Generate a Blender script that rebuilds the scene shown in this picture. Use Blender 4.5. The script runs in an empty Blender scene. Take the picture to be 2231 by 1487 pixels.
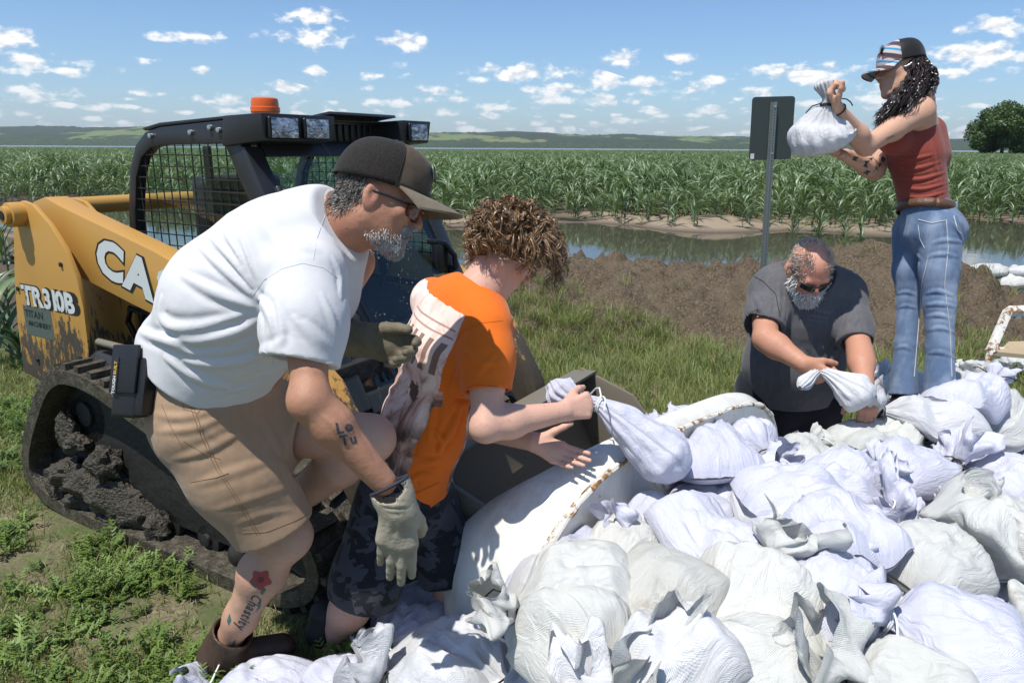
import bpy, bmesh, math, random
import numpy as np
from mathutils import Vector, Matrix
random.seed(7); RNG = np.random.default_rng(7)
S = bpy.context.scene
COL = S.collection
# ---------------------------------------------------------------- camera
FPX = 1611.0; CAMH = 1.6; PITCH = math.atan((743.5-322)/FPX); ROLL = .0055
cF = np.array([0, math.cos(PITCH), -math.sin(PITCH)]); _u = np.array([0, math.sin(PITCH), math.cos(PITCH)]); _r = np.array([1., 0, 0])
cR = _r*math.cos(ROLL)+_u*math.sin(ROLL); cU = _u*math.cos(ROLL)-_r*math.sin(ROLL); cC = np.array([0, 0, CAMH])
cam_data = bpy.data.cameras.new('camera'); cam_data.sensor_width = 36; cam_data.lens = 36*FPX/2231
cam_data.clip_start = .05; cam_data.clip_end = 30000
cam = bpy.data.objects.new('camera', cam_data); COL.objects.link(cam)
cam.matrix_world = Matrix(((cR[0], cU[0], -cF[0], 0), (cR[1], cU[1], -cF[1], 0), (cR[2], cU[2], -cF[2], CAMH), (0, 0, 0, 1)))
S.camera = cam
def P(px, py, d):
    "a point of the place, from where it is seen in the photograph and its depth in metres"
    return cC+d*(cF+cR*(px-1115.5)/FPX+cU*(743.5-py)/FPX)
def G(px, py, z=0.):
    v = cF+cR*(px-1115.5)/FPX+cU*(743.5-py)/FPX
    return cC+v*((z-CAMH)/v[2])
# ---------------------------------------------------------------- sun, sky, exposure
SUN_EL = math.radians(67); SUN_AZ = math.radians(-136)   # azimuth from +Y towards +X: behind the camera, to its left
sdir = np.array([math.sin(SUN_AZ)*math.cos(SUN_EL), math.cos(SUN_AZ)*math.cos(SUN_EL), math.sin(SUN_EL)])
sl = bpy.data.lights.new('sun', 'SUN'); sl.energy = 4.1; sl.angle = math.radians(.55); sl.color = (1, .96, .9)
sun = bpy.data.objects.new('sun', sl); COL.objects.link(sun); sun.location = (0, 0, 30)
sun.rotation_euler = Vector((-sdir).tolist()).to_track_quat('-Z', 'Y').to_euler()
S.view_settings.view_transform = 'Standard'; S.view_settings.look = 'None'; S.view_settings.gamma = 1
S.view_settings.exposure = 0.44
S.view_settings.use_curve_mapping = False
S.cycles.use_denoising = True
S.cycles.max_bounces = 6; S.cycles.transparent_max_bounces = 12
W = bpy.data.worlds.new('World'); S.world = W; W.use_nodes = True
class NT:
    "tiny node-tree writer"
    def __init__(s, tree): s.t = tree; s.n = tree.nodes; s.l = tree.links
    def __call__(s, kind, inp=None, **props):
        n = s.n.new(kind)
        for k, v in props.items(): setattr(n, k, v)
        for k, v in (inp or {}).items():
            sock = n.inputs[k]
            if isinstance(v, bpy.types.NodeSocket): s.l.new(v, sock)
            else: sock.default_value = v
        return n
    def math(s, op, a, b=0., c=0., clamp=False):
        n = s.n.new('ShaderNodeMath'); n.operation = op; n.use_clamp = clamp
        for i, v in enumerate((a, b, c)):
            if isinstance(v, bpy.types.NodeSocket): s.l.new(v, n.inputs[i])
            else: n.inputs[i].default_value = v
        return n.outputs[0]
    def ramp(s, fac, stops, interp='LINEAR'):
        n = s.n.new('ShaderNodeValToRGB'); n.color_ramp.interpolation = interp
        e = n.color_ramp.elements
        while len(e) < len(stops): e.new(.5)
        for el, (p, c) in zip(e, stops):
            el.position = p; el.color = (c[0], c[1], c[2], 1) if not isinstance(c, (int, float)) else (c, c, c, 1)
        s.l.new(fac, n.inputs[0]); return n.outputs[0]
    def mix(s, fac, a, b, mode='MIX'):
        n = s.n.new('ShaderNodeMix'); n.data_type = 'RGBA'; n.blend_type = mode
        for i, v in ((0, fac), (6, a), (7, b)):
            if isinstance(v, bpy.types.NodeSocket): s.l.new(v, n.inputs[i])
            else: n.inputs[i].default_value = (v[0], v[1], v[2], 1) if not isinstance(v, (int, float)) else v
        return n.outputs[2]
    def noise(s, vec, scale, detail=4., rough=.55, out=0, dist=0.):
        n = s('ShaderNodeTexNoise', {'Scale': scale, 'Detail': detail, 'Roughness': rough, 'Distortion': dist})
        if vec is not None: s.l.new(vec, n.inputs['Vector'])
        return n.outputs[out]
    def mapping(s, vec, scale=(1, 1, 1), loc=(0, 0, 0), rot=(0, 0, 0)):
        return s('ShaderNodeMapping', {'Vector': vec, 'Scale': scale, 'Location': loc, 'Rotation': rot}).outputs[0]
def build_world():
    t = W.node_tree; t.nodes.clear(); N = NT(t)
    sky = N('ShaderNodeTexSky', sky_type='NISHITA', sun_disc=False, sun_elevation=SUN_EL, sun_rotation=SUN_AZ,
            air_density=1.0, dust_density=.8, ozone_density=1.8, altitude=300)
    geo = N('ShaderNodeTexCoord').outputs['Generated']
    sep = N('ShaderNodeSeparateXYZ', {0: geo})
    az = N.math('ARCTAN2', sep.outputs[0], sep.outputs[1])
    el = N.math('ARCSINE', sep.outputs[2])
    # fair-weather cumulus: they shrink and crowd together towards the horizon
    vec = N('ShaderNodeCombineXYZ', {0: az, 1: N.math('MAXIMUM', el, .002), 2: 0.}).outputs[0]
    wn = N.noise(N.mapping(vec, (46, 80, 1)), 1., 5., .55)
    def crowd(us, vs, seed):
        vo = N('ShaderNodeTexVoronoi', {'Scale': 1., 'Randomness': .95, 'Vector': N.mapping(vec, (us, vs, 1), (seed, 0, 0))}, voronoi_dimensions='2D', feature='F1')
        return N.math('SUBTRACT', N.math('MULTIPLY', N('ShaderNodeSeparateColor', {0: vo.outputs['Color']}).outputs[0], .62), vo.outputs['Distance'])
    low = N.math('SUBTRACT', crowd(30., 105., 1.7), N('ShaderNodeMapRange', {'Value': el, 'From Min': .045, 'From Max': .085}).outputs[0])
    mid = N.math('SUBTRACT', crowd(15., 60., 5.1), N('ShaderNodeMapRange', {'Value': N.math('ABSOLUTE', N.math('SUBTRACT', el, .07)), 'From Min': .02, 'From Max': .05}).outputs[0])
    tot = N.math('MULTIPLY', N.math('MAXIMUM', low, mid), 1.5)
    # the bigger clouds, each at its own bearing
    big = [(675, 34, 88, 20), (680, 84, 98, 27), (425, 82, 100, 15), (15, 82, 58, 24), (62, 132, 56, 21),
           (150, 157, 60, 12), (885, 92, 62, 24), (690, 155, 44, 13), (1355, 130, 55, 20), (1480, 126, 42, 16),
           (1135, 158, 130, 24), (1212, 195, 76, 19), (1420, 177, 66, 17), (1745, 162, 125, 26), (2172, 55, 74, 24), (2140, 120, 120, 36),
           (1550, 174, 46, 13), (100, 203, 66, 16), (1000, 218, 38, 11), (500, 222, 60, 12)]
    bt = None
    for (px, py, w, h) in big:
        dv_ = cF+cR*(px-1115.5)/FPX+cU*(743.5-py)/FPX; dv_ = dv_/np.linalg.norm(dv_)
        a0 = math.atan2(dv_[0], dv_[1]); e0 = math.asin(dv_[2]); sx = FPX/w*.9; sy = FPX/h*.9
        q = N('ShaderNodeVectorMath', {0: vec, 1: (sx, sy, 1), 2: (-a0*sx, -e0*sy, 0)}, operation='MULTIPLY_ADD').outputs[0]
        q = N('ShaderNodeVectorMath', {0: q}, operation='LENGTH').outputs['Value']
        bt = q if bt is None else N.math('MINIMUM', bt, q)
    tot = N.math('MAXIMUM', tot, N.math('SUBTRACT', .75, bt))
    dens = N.math('ADD', N.math('MAXIMUM', tot, -.5), N.math('MULTIPLY', N.math('SUBTRACT', wn, .5), 2.3))
    cov = N('ShaderNodeMapRange', {'Value': dens, 'From Min': .0, 'From Max': .62, 'To Max': .97}, interpolation_type='SMOOTHSTEP').outputs[0]
    wl = N.noise(N.mapping(vec, (46, 80, 1), (-.12, .42, 0)), 1., 3., .5)
    lit = N('ShaderNodeMapRange', {'Value': N.math('SUBTRACT', wn, wl), 'From Min': -.22, 'From Max': .06}).outputs[0]
    ccol = N.mix(lit, (5.2, 5.5, 6.1), (8.8, 8.7, 8.4))
    up = N('ShaderNodeMapRange', {'Value': el, 'From Min': .0, 'From Max': .1}).outputs[0]
    fade = N('ShaderNodeMapRange', {'Value': el, 'From Min': 0., 'From Max': .09, 'To Min': .5, 'To Max': 1.}).outputs[0]
    skyc = N.mix(1., sky.outputs[0], (.70, .87, 1.06), 'MULTIPLY')
    col = N.mix(N.math('MULTIPLY', cov, fade), skyc, ccol)
    bg = N('ShaderNodeBackground', {'Color': col, 'Strength': .1})
    N('ShaderNodeOutputWorld', {'Surface': bg.outputs[0]})
    W.cycles.sampling_method = 'MANUAL'; W.cycles.sample_map_resolution = 512
build_world()
# ================================================================ helpers
MATS = {}
def mat(name, fn):
    if name in MATS: return MATS[name]
    m = bpy.data.materials.new(name); m.use_nodes = True; t = m.node_tree; t.nodes.clear(); N = NT(t)
    out = t.nodes.new('ShaderNodeOutputMaterial'); b = t.nodes.new('ShaderNodeBsdfPrincipled')
    t.links.new(b.outputs[0], out.inputs[0]); N.b = b; N.out = out
    N.co = t.nodes.new('ShaderNodeTexCoord').outputs['Object']
    fn(N, b); MATS[name] = m; return m
def put(N, sock, v):
    if isinstance(v, bpy.types.NodeSocket): N.l.new(v, sock)
    elif isinstance(v, (tuple, list)) and len(v) == 3: sock.default_value = (*v, 1) if sock.type == 'RGBA' else v
    else: sock.default_value = v
def bump(N, height, strength=.4, dist=.01, normal=None):
    n = N('ShaderNodeBump', {'Height': height, 'Strength': strength, 'Distance': dist})
    if normal is not None: N.l.new(normal, n.inputs['Normal'])
    return n.outputs[0]
def simple(name, col, rough=.6, metal=0., var=.15, vscale=12., bumps=None, spec=.5):
    def fn(N, b):
        n = N.noise(N.co, vscale, 5.)
        c = N.mix(n, tuple(x*(1-var) for x in col), tuple(min(1, x*(1+var)) for x in col))
        put(N, b.inputs['Base Color'], c); put(N, b.inputs['Roughness'], rough); put(N, b.inputs['Metallic'], metal)
        put(N, b.inputs['Specular IOR Level'], spec)
        if bumps: put(N, b.inputs['Normal'], bump(N, N.noise(N.co, bumps[0], 4.), bumps[1], bumps[2]))
    return mat(name, fn)
def tag(o, label=None, cat=None, group=None, kind=None):
    if label: o['label'] = label
    if cat: o['category'] = cat
    if group: o['group'] = group
    if kind: o['kind'] = kind
    return o
def empty(name, loc=(0, 0, 0), rot=(0, 0, 0)):
    o = bpy.data.objects.new(name, None); COL.objects.link(o); o.location = tuple(float(x) for x in loc); o.rotation_euler = rot
    o.empty_display_size = .1; return o
def link(name, me, parent=None, keep=True):
    o = bpy.data.objects.new(name, me); COL.objects.link(o)
    if parent is not None:
        o.parent = parent
        if keep:
            pm = Matrix.LocRotScale(parent.location, parent.rotation_euler, parent.scale)
            if parent.parent is not None:
                pp = parent.parent; pm = Matrix.LocRotScale(pp.location, pp.rotation_euler, pp.scale) @ parent.matrix_parent_inverse @ pm if False else PW[parent.name]
            else: pm = PW.get(parent.name, pm)
            o.matrix_parent_inverse = pm.inverted()
        PW[o.name] = Matrix.Identity(4) if keep else PW.get(parent.name, Matrix.Identity(4))
    else: PW[o.name] = Matrix.Identity(4)
    return o
PW = {}   # world matrix of each parent (meshes are written in world coordinates)
def mesh_np(name, V, Fq, m=None, smooth=True, mats=None, midx=None, uv=None, col=None):
    "mesh from numpy arrays; Fq is (n,3) or (n,4) or a list of index tuples"
    me = bpy.data.meshes.new(name)
    if isinstance(Fq, np.ndarray):
        n, k = Fq.shape
        me.vertices.add(len(V)); me.vertices.foreach_set('co', np.asarray(V, np.float32).ravel())
        me.loops.add(n*k); me.loops.foreach_set('vertex_index', Fq.astype(np.int32).ravel())
        me.polygons.add(n); me.polygons.foreach_set('loop_start', np.arange(0, n*k, k, dtype=np.int32))
        me.update(calc_edges=True)
    else:
        me.from_pydata([tuple(float(a) for a in v) for v in V], [], [tuple(int(i) for i in f) for f in Fq]); me.update()
    me.polygons.foreach_set('use_smooth', np.full(len(me.polygons), smooth))
    for mm in (mats or ([m] if m else [])): me.materials.append(mm)
    if midx is not None: me.polygons.foreach_set('material_index', np.asarray(midx, np.int32))
    if uv is not None:
        li = np.empty(len(me.loops), np.int32); me.loops.foreach_get('vertex_index', li)
        l = me.uv_layers.new(name='UVMap'); l.data.foreach_set('uv', np.asarray(uv, np.float32)[li].ravel())
    if col is not None:
        a = me.color_attributes.new('tint', 'FLOAT_COLOR', 'POINT'); c = np.ones((len(V), 4), np.float32); c[:, :3] = col
        a.data.foreach_set('color', c.ravel())
    return me
class MB:
    "collects boxes, tubes, prisms and grids and links them as ONE mesh object"
    def __init__(s): s.v = []; s.f = []
    def add(s, vs, fs):
        o = len(s.v); s.v += [tuple(float(a) for a in v) for v in vs]; s.f += [tuple(o+i for i in f) for f in fs]; return s
    def box(s, c, sx, sy, sz, ax=None):
        ax = np.eye(3) if ax is None else np.asarray(ax); c = np.asarray(c, float)
        vs = [c+ax[0]*sx*i/2+ax[1]*sy*j/2+ax[2]*sz*k/2 for k in (-1, 1) for j in (-1, 1) for i in (-1, 1)]
        return s.add(vs, [(0, 2, 3, 1), (4, 5, 7, 6), (0, 1, 5, 4), (2, 6, 7, 3), (0, 4, 6, 2), (1, 3, 7, 5)])
    def prism(s, pts, thick):
        "a closed outline (n points in space) thickened along the vector thick"
        n = len(pts); pts = [np.asarray(p, float) for p in pts]; th = np.asarray(thick, float)
        return s.add(pts+[p+th for p in pts], [tuple(range(n))[::-1], tuple(range(n, 2*n))]+[(i, (i+1) % n, n+(i+1) % n, n+i) for i in range(n)])
    def tube(s, pts, r, n=8, cap=True):
        pts = [np.asarray(p, float) for p in pts]; m = len(pts)
        rr = r if hasattr(r, '__len__') else [r]*m
        t0 = pts[1]-pts[0]; ref = np.array([0, 0, 1.]) if abs(t0[2]) < .8*np.linalg.norm(t0) else np.array([1., 0, 0])
        vs = []
        for i, p in enumerate(pts):
            t = pts[min(i+1, m-1)]-pts[max(i-1, 0)]; t = t/(np.linalg.norm(t)+1e-12)
            a = ref-t*(ref@t); a = a/(np.linalg.norm(a)+1e-12); b = np.cross(t, a); ref = a
            vs += [p+rr[i]*(a*math.cos(2*math.pi*k/n)+b*math.sin(2*math.pi*k/n)) for k in range(n)]
        fs = [(i*n+k, i*n+(k+1) % n, (i+1)*n+(k+1) % n, (i+1)*n+k) for i in range(m-1) for k in range(n)]
        if cap: fs += [tuple(range(n))[::-1], tuple((m-1)*n+k for k in range(n))]
        return s.add(vs, fs)
    def grid(s, A, closed_u=False):
        "A[i][j] points"
        A = np.asarray(A, float); m, n = A.shape[:2]
        fs = [(i*n+j, i*n+(j+1) % n, (i+1)*n+(j+1) % n, (i+1)*n+j) for i in range(m-1) for j in range(n if closed_u else n-1)]
        return s.add(list(A.reshape(-1, 3)), fs)
    def build(s, name, m, parent=None, smooth=False, bev=0., seg=2, wn=True):
        me = bpy.data.meshes.new(name); me.from_pydata(s.v, [], s.f); me.update()
        bm = bmesh.new(); bm.from_mesh(me); bmesh.ops.recalc_face_normals(bm, faces=bm.faces)
        if bev > 0:
            ed = [e for e in bm.edges if len(e.link_faces) == 2 and e.calc_face_angle(0) > .5]
            bmesh.ops.bevel(bm, geom=ed, offset=bev, segments=seg, affect='EDGES', profile=.6, clamp_overlap=True)
        bm.to_mesh(me); bm.free()
        if smooth or bev > 0:
            me.polygons.foreach_set('use_smooth', np.ones(len(me.polygons), bool))
            if hasattr(me, 'set_sharp_from_angle'): me.set_sharp_from_angle(angle=math.radians(42))
        me.materials.append(m)
        return link(name, me, parent)
# ---- lattice noise
_LT = RNG.random((64, 64, 64), dtype=np.float32)
def vnoise(p, f=1., seed=0):
    q = np.asarray(p, np.float32)*f+seed*7.31; i = np.floor(q).astype(np.int32); w = q-i; w = w*w*(3-2*w); i &= 63; j = (i+1) & 63
    x0, y0, z0 = i[..., 0], i[..., 1], i[..., 2]; x1, y1, z1 = j[..., 0], j[..., 1], j[..., 2]; a, b, c = w[..., 0], w[..., 1], w[..., 2]
    T = _LT
    return ((T[x0, y0, z0]*(1-a)+T[x1, y0, z0]*a)*(1-b)+(T[x0, y1, z0]*(1-a)+T[x1, y1, z0]*a)*b)*(1-c) + \
           ((T[x0, y0, z1]*(1-a)+T[x1, y0, z1]*a)*(1-b)+(T[x0, y1, z1]*(1-a)+T[x1, y1, z1]*a)*b)*c
def fbm(p, f=1., oct=4, seed=0, gain=.5):
    s = 0; a = 1.; t = 0
    for k in range(oct): s = s+a*vnoise(p, f*2.03**k, seed+k*3); t += a; a *= gain
    return s/t
def fbm2(x, y, f, oct=4, seed=0, gain=.5):
    return fbm(np.stack([x, y, np.zeros_like(x)+.37], -1), f, oct, seed, gain)
def sstep(a, b, x): t = np.clip((x-a)/(b-a), 0, 1); return t*t*(3-2*t)
def unit(v): v = np.asarray(v, float); return v/(np.linalg.norm(v)+1e-12)
# ---- instanced stuff: points with a size and a turn, each carrying one of a few plants
def scatter(name, pts, scale, rotz, tilt, sources, m_dummy=None):
    me = bpy.data.meshes.new(name); me.vertices.add(len(pts)); me.vertices.foreach_set('co', np.asarray(pts, np.float32).ravel())
    a = me.attributes.new('sc', 'FLOAT_VECTOR', 'POINT'); sc = np.asarray(scale, np.float32)
    if sc.ndim == 1: sc = np.repeat(sc[:, None], 3, 1)
    a.data.foreach_set('vector', sc.ravel())
    a = me.attributes.new('rt', 'FLOAT_VECTOR', 'POINT'); a.data.foreach_set('vector', np.stack([tilt[:, 0], tilt[:, 1], rotz], 1).astype(np.float32).ravel())
    a = me.attributes.new('ix', 'INT', 'POINT'); a.data.foreach_set('value', RNG.integers(0, len(sources), len(pts)).astype(np.int32))
    o = link(name, me); c = bpy.data.collections.new(name+'_sources')
    for s in sources: c.objects.link(s)
    g = bpy.data.node_groups.new(name+'_nodes', 'GeometryNodeTree')
    g.interface.new_socket('Geometry', in_out='INPUT', socket_type='NodeSocketGeometry'); g.interface.new_socket('Geometry', in_out='OUTPUT', socket_type='NodeSocketGeometry')
    N = NT(g); gi = N('NodeGroupInput'); go = N('NodeGroupOutput')
    ci = N('GeometryNodeCollectionInfo', {'Collection': c, 'Separate Children': True, 'Reset Children': True})
    def attr(nm, ty): return [x for x in N('GeometryNodeInputNamedAttribute', {'Name': nm}, data_type=ty).outputs if x.enabled and x.name == 'Attribute'][0]
    io = N('GeometryNodeInstanceOnPoints', {'Points': gi.outputs[0], 'Instance': ci.outputs[0], 'Pick Instance': True, 'Instance Index': attr('ix', 'INT'),
           'Rotation': attr('rt', 'FLOAT_VECTOR'), 'Scale': attr('sc', 'FLOAT_VECTOR')})
    g.links.new(io.outputs[0], go.inputs[0])
    md = o.modifiers.new('scatter', 'NODES'); md.node_group = g
    return o
# frames of the loader and of the trailer
R0 = np.array([-2.25, 3.14, 0.]); mF = unit([.86, -.51, 0]); mL = np.array([-mF[1], mF[0], 0]); mU = np.array([0, 0, 1.])
eA = unit([.743, .669, 0]); eN = np.array([eA[1], -eA[0], 0]); T0 = np.array([.10, 2.0, 0])
def clear_of(x, y):
    "False where the loader, its bucket or the trailer stand"
    q = np.stack([x-R0[0], y-R0[1]], -1); f = q@mF[:2]; l = q@mL[:2]; a = (f > 0) & (f < 2.7) & (l > -.02) & (l < 1.72)
    q = np.stack([x-T0[0], y-T0[1]], -1); t = q@eA[:2]; n = q@eN[:2]; b = (t > -.15) & (t < 2.4) & (n > -.1) & (n < 1.95)
    return ~(a | b)
# ================================================================ setting
def corn_edge(x):   # where the standing corn begins
    return 16.9+np.where(x < -3, (-3-x)*.6, 0)*1.0+1.3*np.sin(x*.55+1.)+.9*np.sin(x*1.3)
def near_shore(x):
    return 9.6+np.where(x < -3.5, (-3.5-x)*.9, 0)+.5*np.sin(x*.8+.4)+.25*np.sin(x*2.3)
def ground_h(x, y):
    x = np.asarray(x, float); y = np.asarray(y, float)
    s0 = near_shore(x); e0 = corn_edge(x)
    ch = sstep(s0-1.1, s0+.8, y)*(1-sstep(e0-2.0, e0+1.2, y))
    z = -.28*ch
    z = z+(fbm2(x, y, 1.7, 3, 3)-.5)*.05*sstep(2.5, 5, y)+(fbm2(x, y, .45, 2, 9)-.5)*.16*sstep(7, 11, y)
    # sand bars where the flood left silt
    z = z+.20*np.exp(-(((x-4.6)/1.6)**2+((y-16.6)/.8)**2))+.17*np.exp(-(((x-1.0)/2.6)**2+((y-17.6)/.5)**2))
    # clods of the torn-up field on the left
    lf = sstep(-2.0, -4.0, x)*sstep(4.6, 6, y)*(1-sstep(13, 18, y))
    z = z+lf*((fbm2(x, y, 2.2, 4, 21)-.45)*.30)
    far = sstep(60, 300, np.hypot(x, y)); z = z*(1-far)+far*-.06
    return z
def berm_h(x, y):
    "the bank of loose earth pushed up along the water"
    n = fbm2(x, y, .9, 3, 5)
    cx = 8.1+.3*np.sin(x*.7)
    b = np.exp(-((y-cx)/np.where(y > cx, .7, 1.75))**2)*(.24+.16*n)
    b = b+np.exp(-(((x-.75)/.5)**2+((y-8.9)/.6)**2))*.16+np.exp(-(((x-4.0)/.8)**2+((y-7.9)/.9)**2))*.24
    m = sstep(-1.6, -.4, x)*(1-sstep(4.6, 5.6, x+.2*np.sin(y*3)))
    b = b*m
    c = fbm2(x, y, 7., 4, 31, .6); cl = np.clip(c-.42, 0, 1)
    b = b+(cl*.42-.01+(fbm2(x, y, 20., 2, 44)-.5)*.07)*sstep(.0, .09, b)
    return b-.05
def axis(parts):
    out = []
    for a, b, st in parts: out += list(np.arange(a, b, st))
    return np.array(out+[parts[-1][1]])
gx = axis([(-9000, -1000, 1000), (-1000, -100, 75), (-100, -14, 6), (-14, -4, .25), (-4, 9, .14), (9, 20, .3), (20, 100, 6), (100, 1000, 75), (1000, 9000, 1000)])
gy = axis([(-60, -2, 6), (-2, .8, .4), (.8, 10, .12), (10, 20, .14), (20, 26, .3), (26, 120, 5), (120, 1000, 60), (1000, 9000, 1000)])
X, Y = np.meshgrid(gx, gy); Zg = ground_h(X, Y)
V = np.stack([X, Y, Zg], -1).reshape(-1, 3); n = len(gx); m_ = len(gy)
ii = (np.arange(m_-1)[:, None]*n+np.arange(n-1)[None]).ravel()
Fq = np.stack([ii, ii+1, ii+n+1, ii+n], 1)
def m_ground(N, b):
    geo = N('ShaderNodeNewGeometry'); po = geo.outputs['Position']
    sp = N('ShaderNodeSeparateXYZ', {0: po})
    big = N.noise(po, .8, 5.); med = N.noise(po, 5., 6.); fine = N.noise(po, 55., 5., .7)
    soil = N.ramp(fine, [(.25, (.09, .068, .045)), (.5, (.22, .17, .115)), (.75, (.40, .32, .23))])
    mud = N.ramp(fine, [(.3, (.05, .04, .03)), (.7, (.13, .10, .075))])
    sand = N.ramp(fine, [(.3, (.22, .175, .12)), (.7, (.31, .25, .18))])
    turf = N.ramp(med, [(.3, (.03, .05, .014)), (.7, (.075, .105, .03))])
    g = N('ShaderNodeMapRange', {'Value': N.math('ADD', big, N.math('MULTIPLY', med, .4)), 'From Min': .55, 'From Max': .78}).outputs[0]
    # bare soil patches near the feet on the left
    near = N.mix(g, soil, turf)
    mudk = N('ShaderNodeMapRange', {'Value': sp.outputs[1], 'From Min': 8.2, 'From Max': 9.6}).outputs[0]
    lf = N.math('MULTIPLY', N('ShaderNodeMapRange', {'Value': sp.outputs[0], 'From Min': -2.5, 'From Max': -3.6}).outputs[0],
                N('ShaderNodeMapRange', {'Value': sp.outputs[1], 'From Min': 5.0, 'From Max': 6.2}).outputs[0])
    c = N.mix(N.math('MAXIMUM', mudk, lf), near, mud)
    sandk = N.math('MULTIPLY', N('ShaderNodeMapRange', {'Value': sp.outputs[2], 'From Min': -.1, 'From Max': -.02}).outputs[0],
                   N.math('MULTIPLY', N('ShaderNodeMapRange', {'Value': sp.outputs[1], 'From Min': 13., 'From Max': 14.}).outputs[0],
                          N('ShaderNodeMapRange', {'Value': sp.outputs[1], 'From Min': 20., 'From Max': 19.}).outputs[0]))
    c = N.mix(sandk, c, sand)
    fark = N('ShaderNodeMapRange', {'Value': sp.outputs[1], 'From Min': 40., 'From Max': 120.}).outputs[0]
    c = N.mix(fark, c, N.mix(big, (.035, .06, .018), (.07, .095, .03)))
    put(N, b.inputs['Base Color'], c); put(N, b.inputs['Roughness'], .9); put(N, b.inputs['Specular IOR Level'], .2)
    put(N, b.inputs['Normal'], bump(N, N.math('ADD', N.math('MULTIPLY', fine, .5), med), .55, .02))
o = link('ground', mesh_np('ground', V, Fq, mat('ground', m_ground))); tag(o, kind='structure')
# ---- water
def m_water(N, b):
    po = N('ShaderNodeNewGeometry').outputs['Position']
    w = N.noise(N.mapping(po, (1., .45, 1.)), 5., 4., .55); w2 = N.noise(po, .5, 2.)
    put(N, b.inputs['Base Color'], N.mix(w2, (.05, .048, .036), (.08, .074, .055))); put(N, b.inputs['Roughness'], .04)
    put(N, b.inputs['IOR'], 1.33); put(N, b.inputs['Normal'], bump(N, w, .12, .012))
wx = np.linspace(-40, 70, 12); wy = np.linspace(7.6, 60, 10); X, Y = np.meshgrid(wx, wy)
def sheet(name, xs, ys, z, m):
    X, Y = np.meshgrid(xs, ys); n = len(xs); ii = (np.arange(len(ys)-1)[:, None]*n+np.arange(n-1)[None]).ravel()
    return link(name, mesh_np(name, np.stack([X, Y, X*0+z], -1).reshape(-1, 3), np.stack([ii, ii+1, ii+n+1, ii+n], 1), m))
tag(sheet('flood_water', wx, wy, -.10, mat('water', m_water)), kind='structure')
def m_lake(N, b):
    po = N('ShaderNodeNewGeometry').outputs['Position']
    put(N, b.inputs['Base Color'], (.16, .17, .17)); put(N, b.inputs['Roughness'], .25); put(N, b.inputs['IOR'], 1.33)
    put(N, b.inputs['Normal'], bump(N, N.noise(N.mapping(po, (.02, .05, .05)), 1., 3.), .25, 1.))
tag(sheet('lake', np.linspace(-6000, 7000, 14), np.linspace(330, 3950, 10), .10, mat('lake', m_lake)), kind='structure')
tag(sheet('sand_flat', np.linspace(90, 420, 8), np.linspace(300, 345, 4), .16, simple('sandflat', (.33, .26, .19), .9)), kind='structure')
tag(sheet('meadow', np.linspace(-420, -120, 8), np.linspace(290, 380, 4), .16, simple('meadow', (.26, .26, .075), .9, vscale=.3)), kind='structure')
# ---- loose earth bank
bx = np.arange(-1.8, 8.4, .045); by = np.arange(5.6, 10.2, .045); X, Y = np.meshgrid(bx, by)
Zb = berm_h(X, Y)
V = np.stack([X+(fbm2(X, Y, 9, 2, 50)-.5)*.05, Y+(fbm2(X, Y, 9, 2, 60)-.5)*.05, ground_h(X, Y)*0+Zb], -1).reshape(-1, 3); n = len(bx)
ii = (np.arange(len(by)-1)[:, None]*n+np.arange(n-1)[None]).ravel(); Fq = np.stack([ii, ii+1, ii+n+1, ii+n], 1)
Fq = Fq[(V[Fq][:, :, 2].max(1) > -.045)]
def m_dirt(N, b):
    po = N('ShaderNodeNewGeometry').outputs['Position']
    fine = N.noise(po, 45., 6., .7); med = N.noise(po, 4., 5.)
    c = N.ramp(fine, [(.28, (.035, .027, .018)), (.5, (.115, .087, .058)), (.72, (.25, .20, .14))])
    c = N.mix(N('ShaderNodeMapRange', {'Value': med, 'From Min': .48, 'From Max': .7}).outputs[0], c, N.mix(fine, (.08, .06, .04), (.21, .165, .115)))
    put(N, b.inputs['Base Color'], c); put(N, b.inputs['Roughness'], .95); put(N, b.inputs['Specular IOR Level'], .15)
    put(N, b.inputs['Normal'], bump(N, fine, .9, .03))
DIRT = mat('dirt', m_dirt)
o = link('earth_bank', mesh_np('earth_bank', V, Fq, DIRT)); tag(o, kind='structure')
# ---- far hills and the woods at their foot
def ridge(name, y0, y1, h0, seed, m, xs, bumpy, dip=None, ny=26):
    ys = np.linspace(y0, y1, ny); X, Y = np.meshgrid(xs, ys); t = (Y-y0)/(y1-y0)
    prof = np.sin(np.clip(t, 0, 1)*math.pi*.5)**.8
    big = fbm2(X, Y*0+seed*100, 1/1700., 3, seed)
    H_ = h0*(.55+.9*big)*prof
    H_ = H_*(.75+.5*fbm2(X, Y, 1/420., 3, seed+5))
    H_ = H_+(fbm2(X, Y, 1/34., 3, seed+9)-.5)*bumpy*np.clip(fbm2(X, Y, 1/260., 2, seed+13)*3-.9, .12, 1)
    if dip is not None: H_ = H_*dip(X)
    H_[0] = -4
    n = len(xs); ii = (np.arange(ny-1)[:, None]*n+np.arange(n-1)[None]).ravel()
    o = link(name, mesh_np(name, np.stack([X, Y, H_], -1).reshape(-1, 3), np.stack([ii, ii+1, ii+n+1, ii+n], 1), m)); return tag(o, kind='structure')
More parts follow.
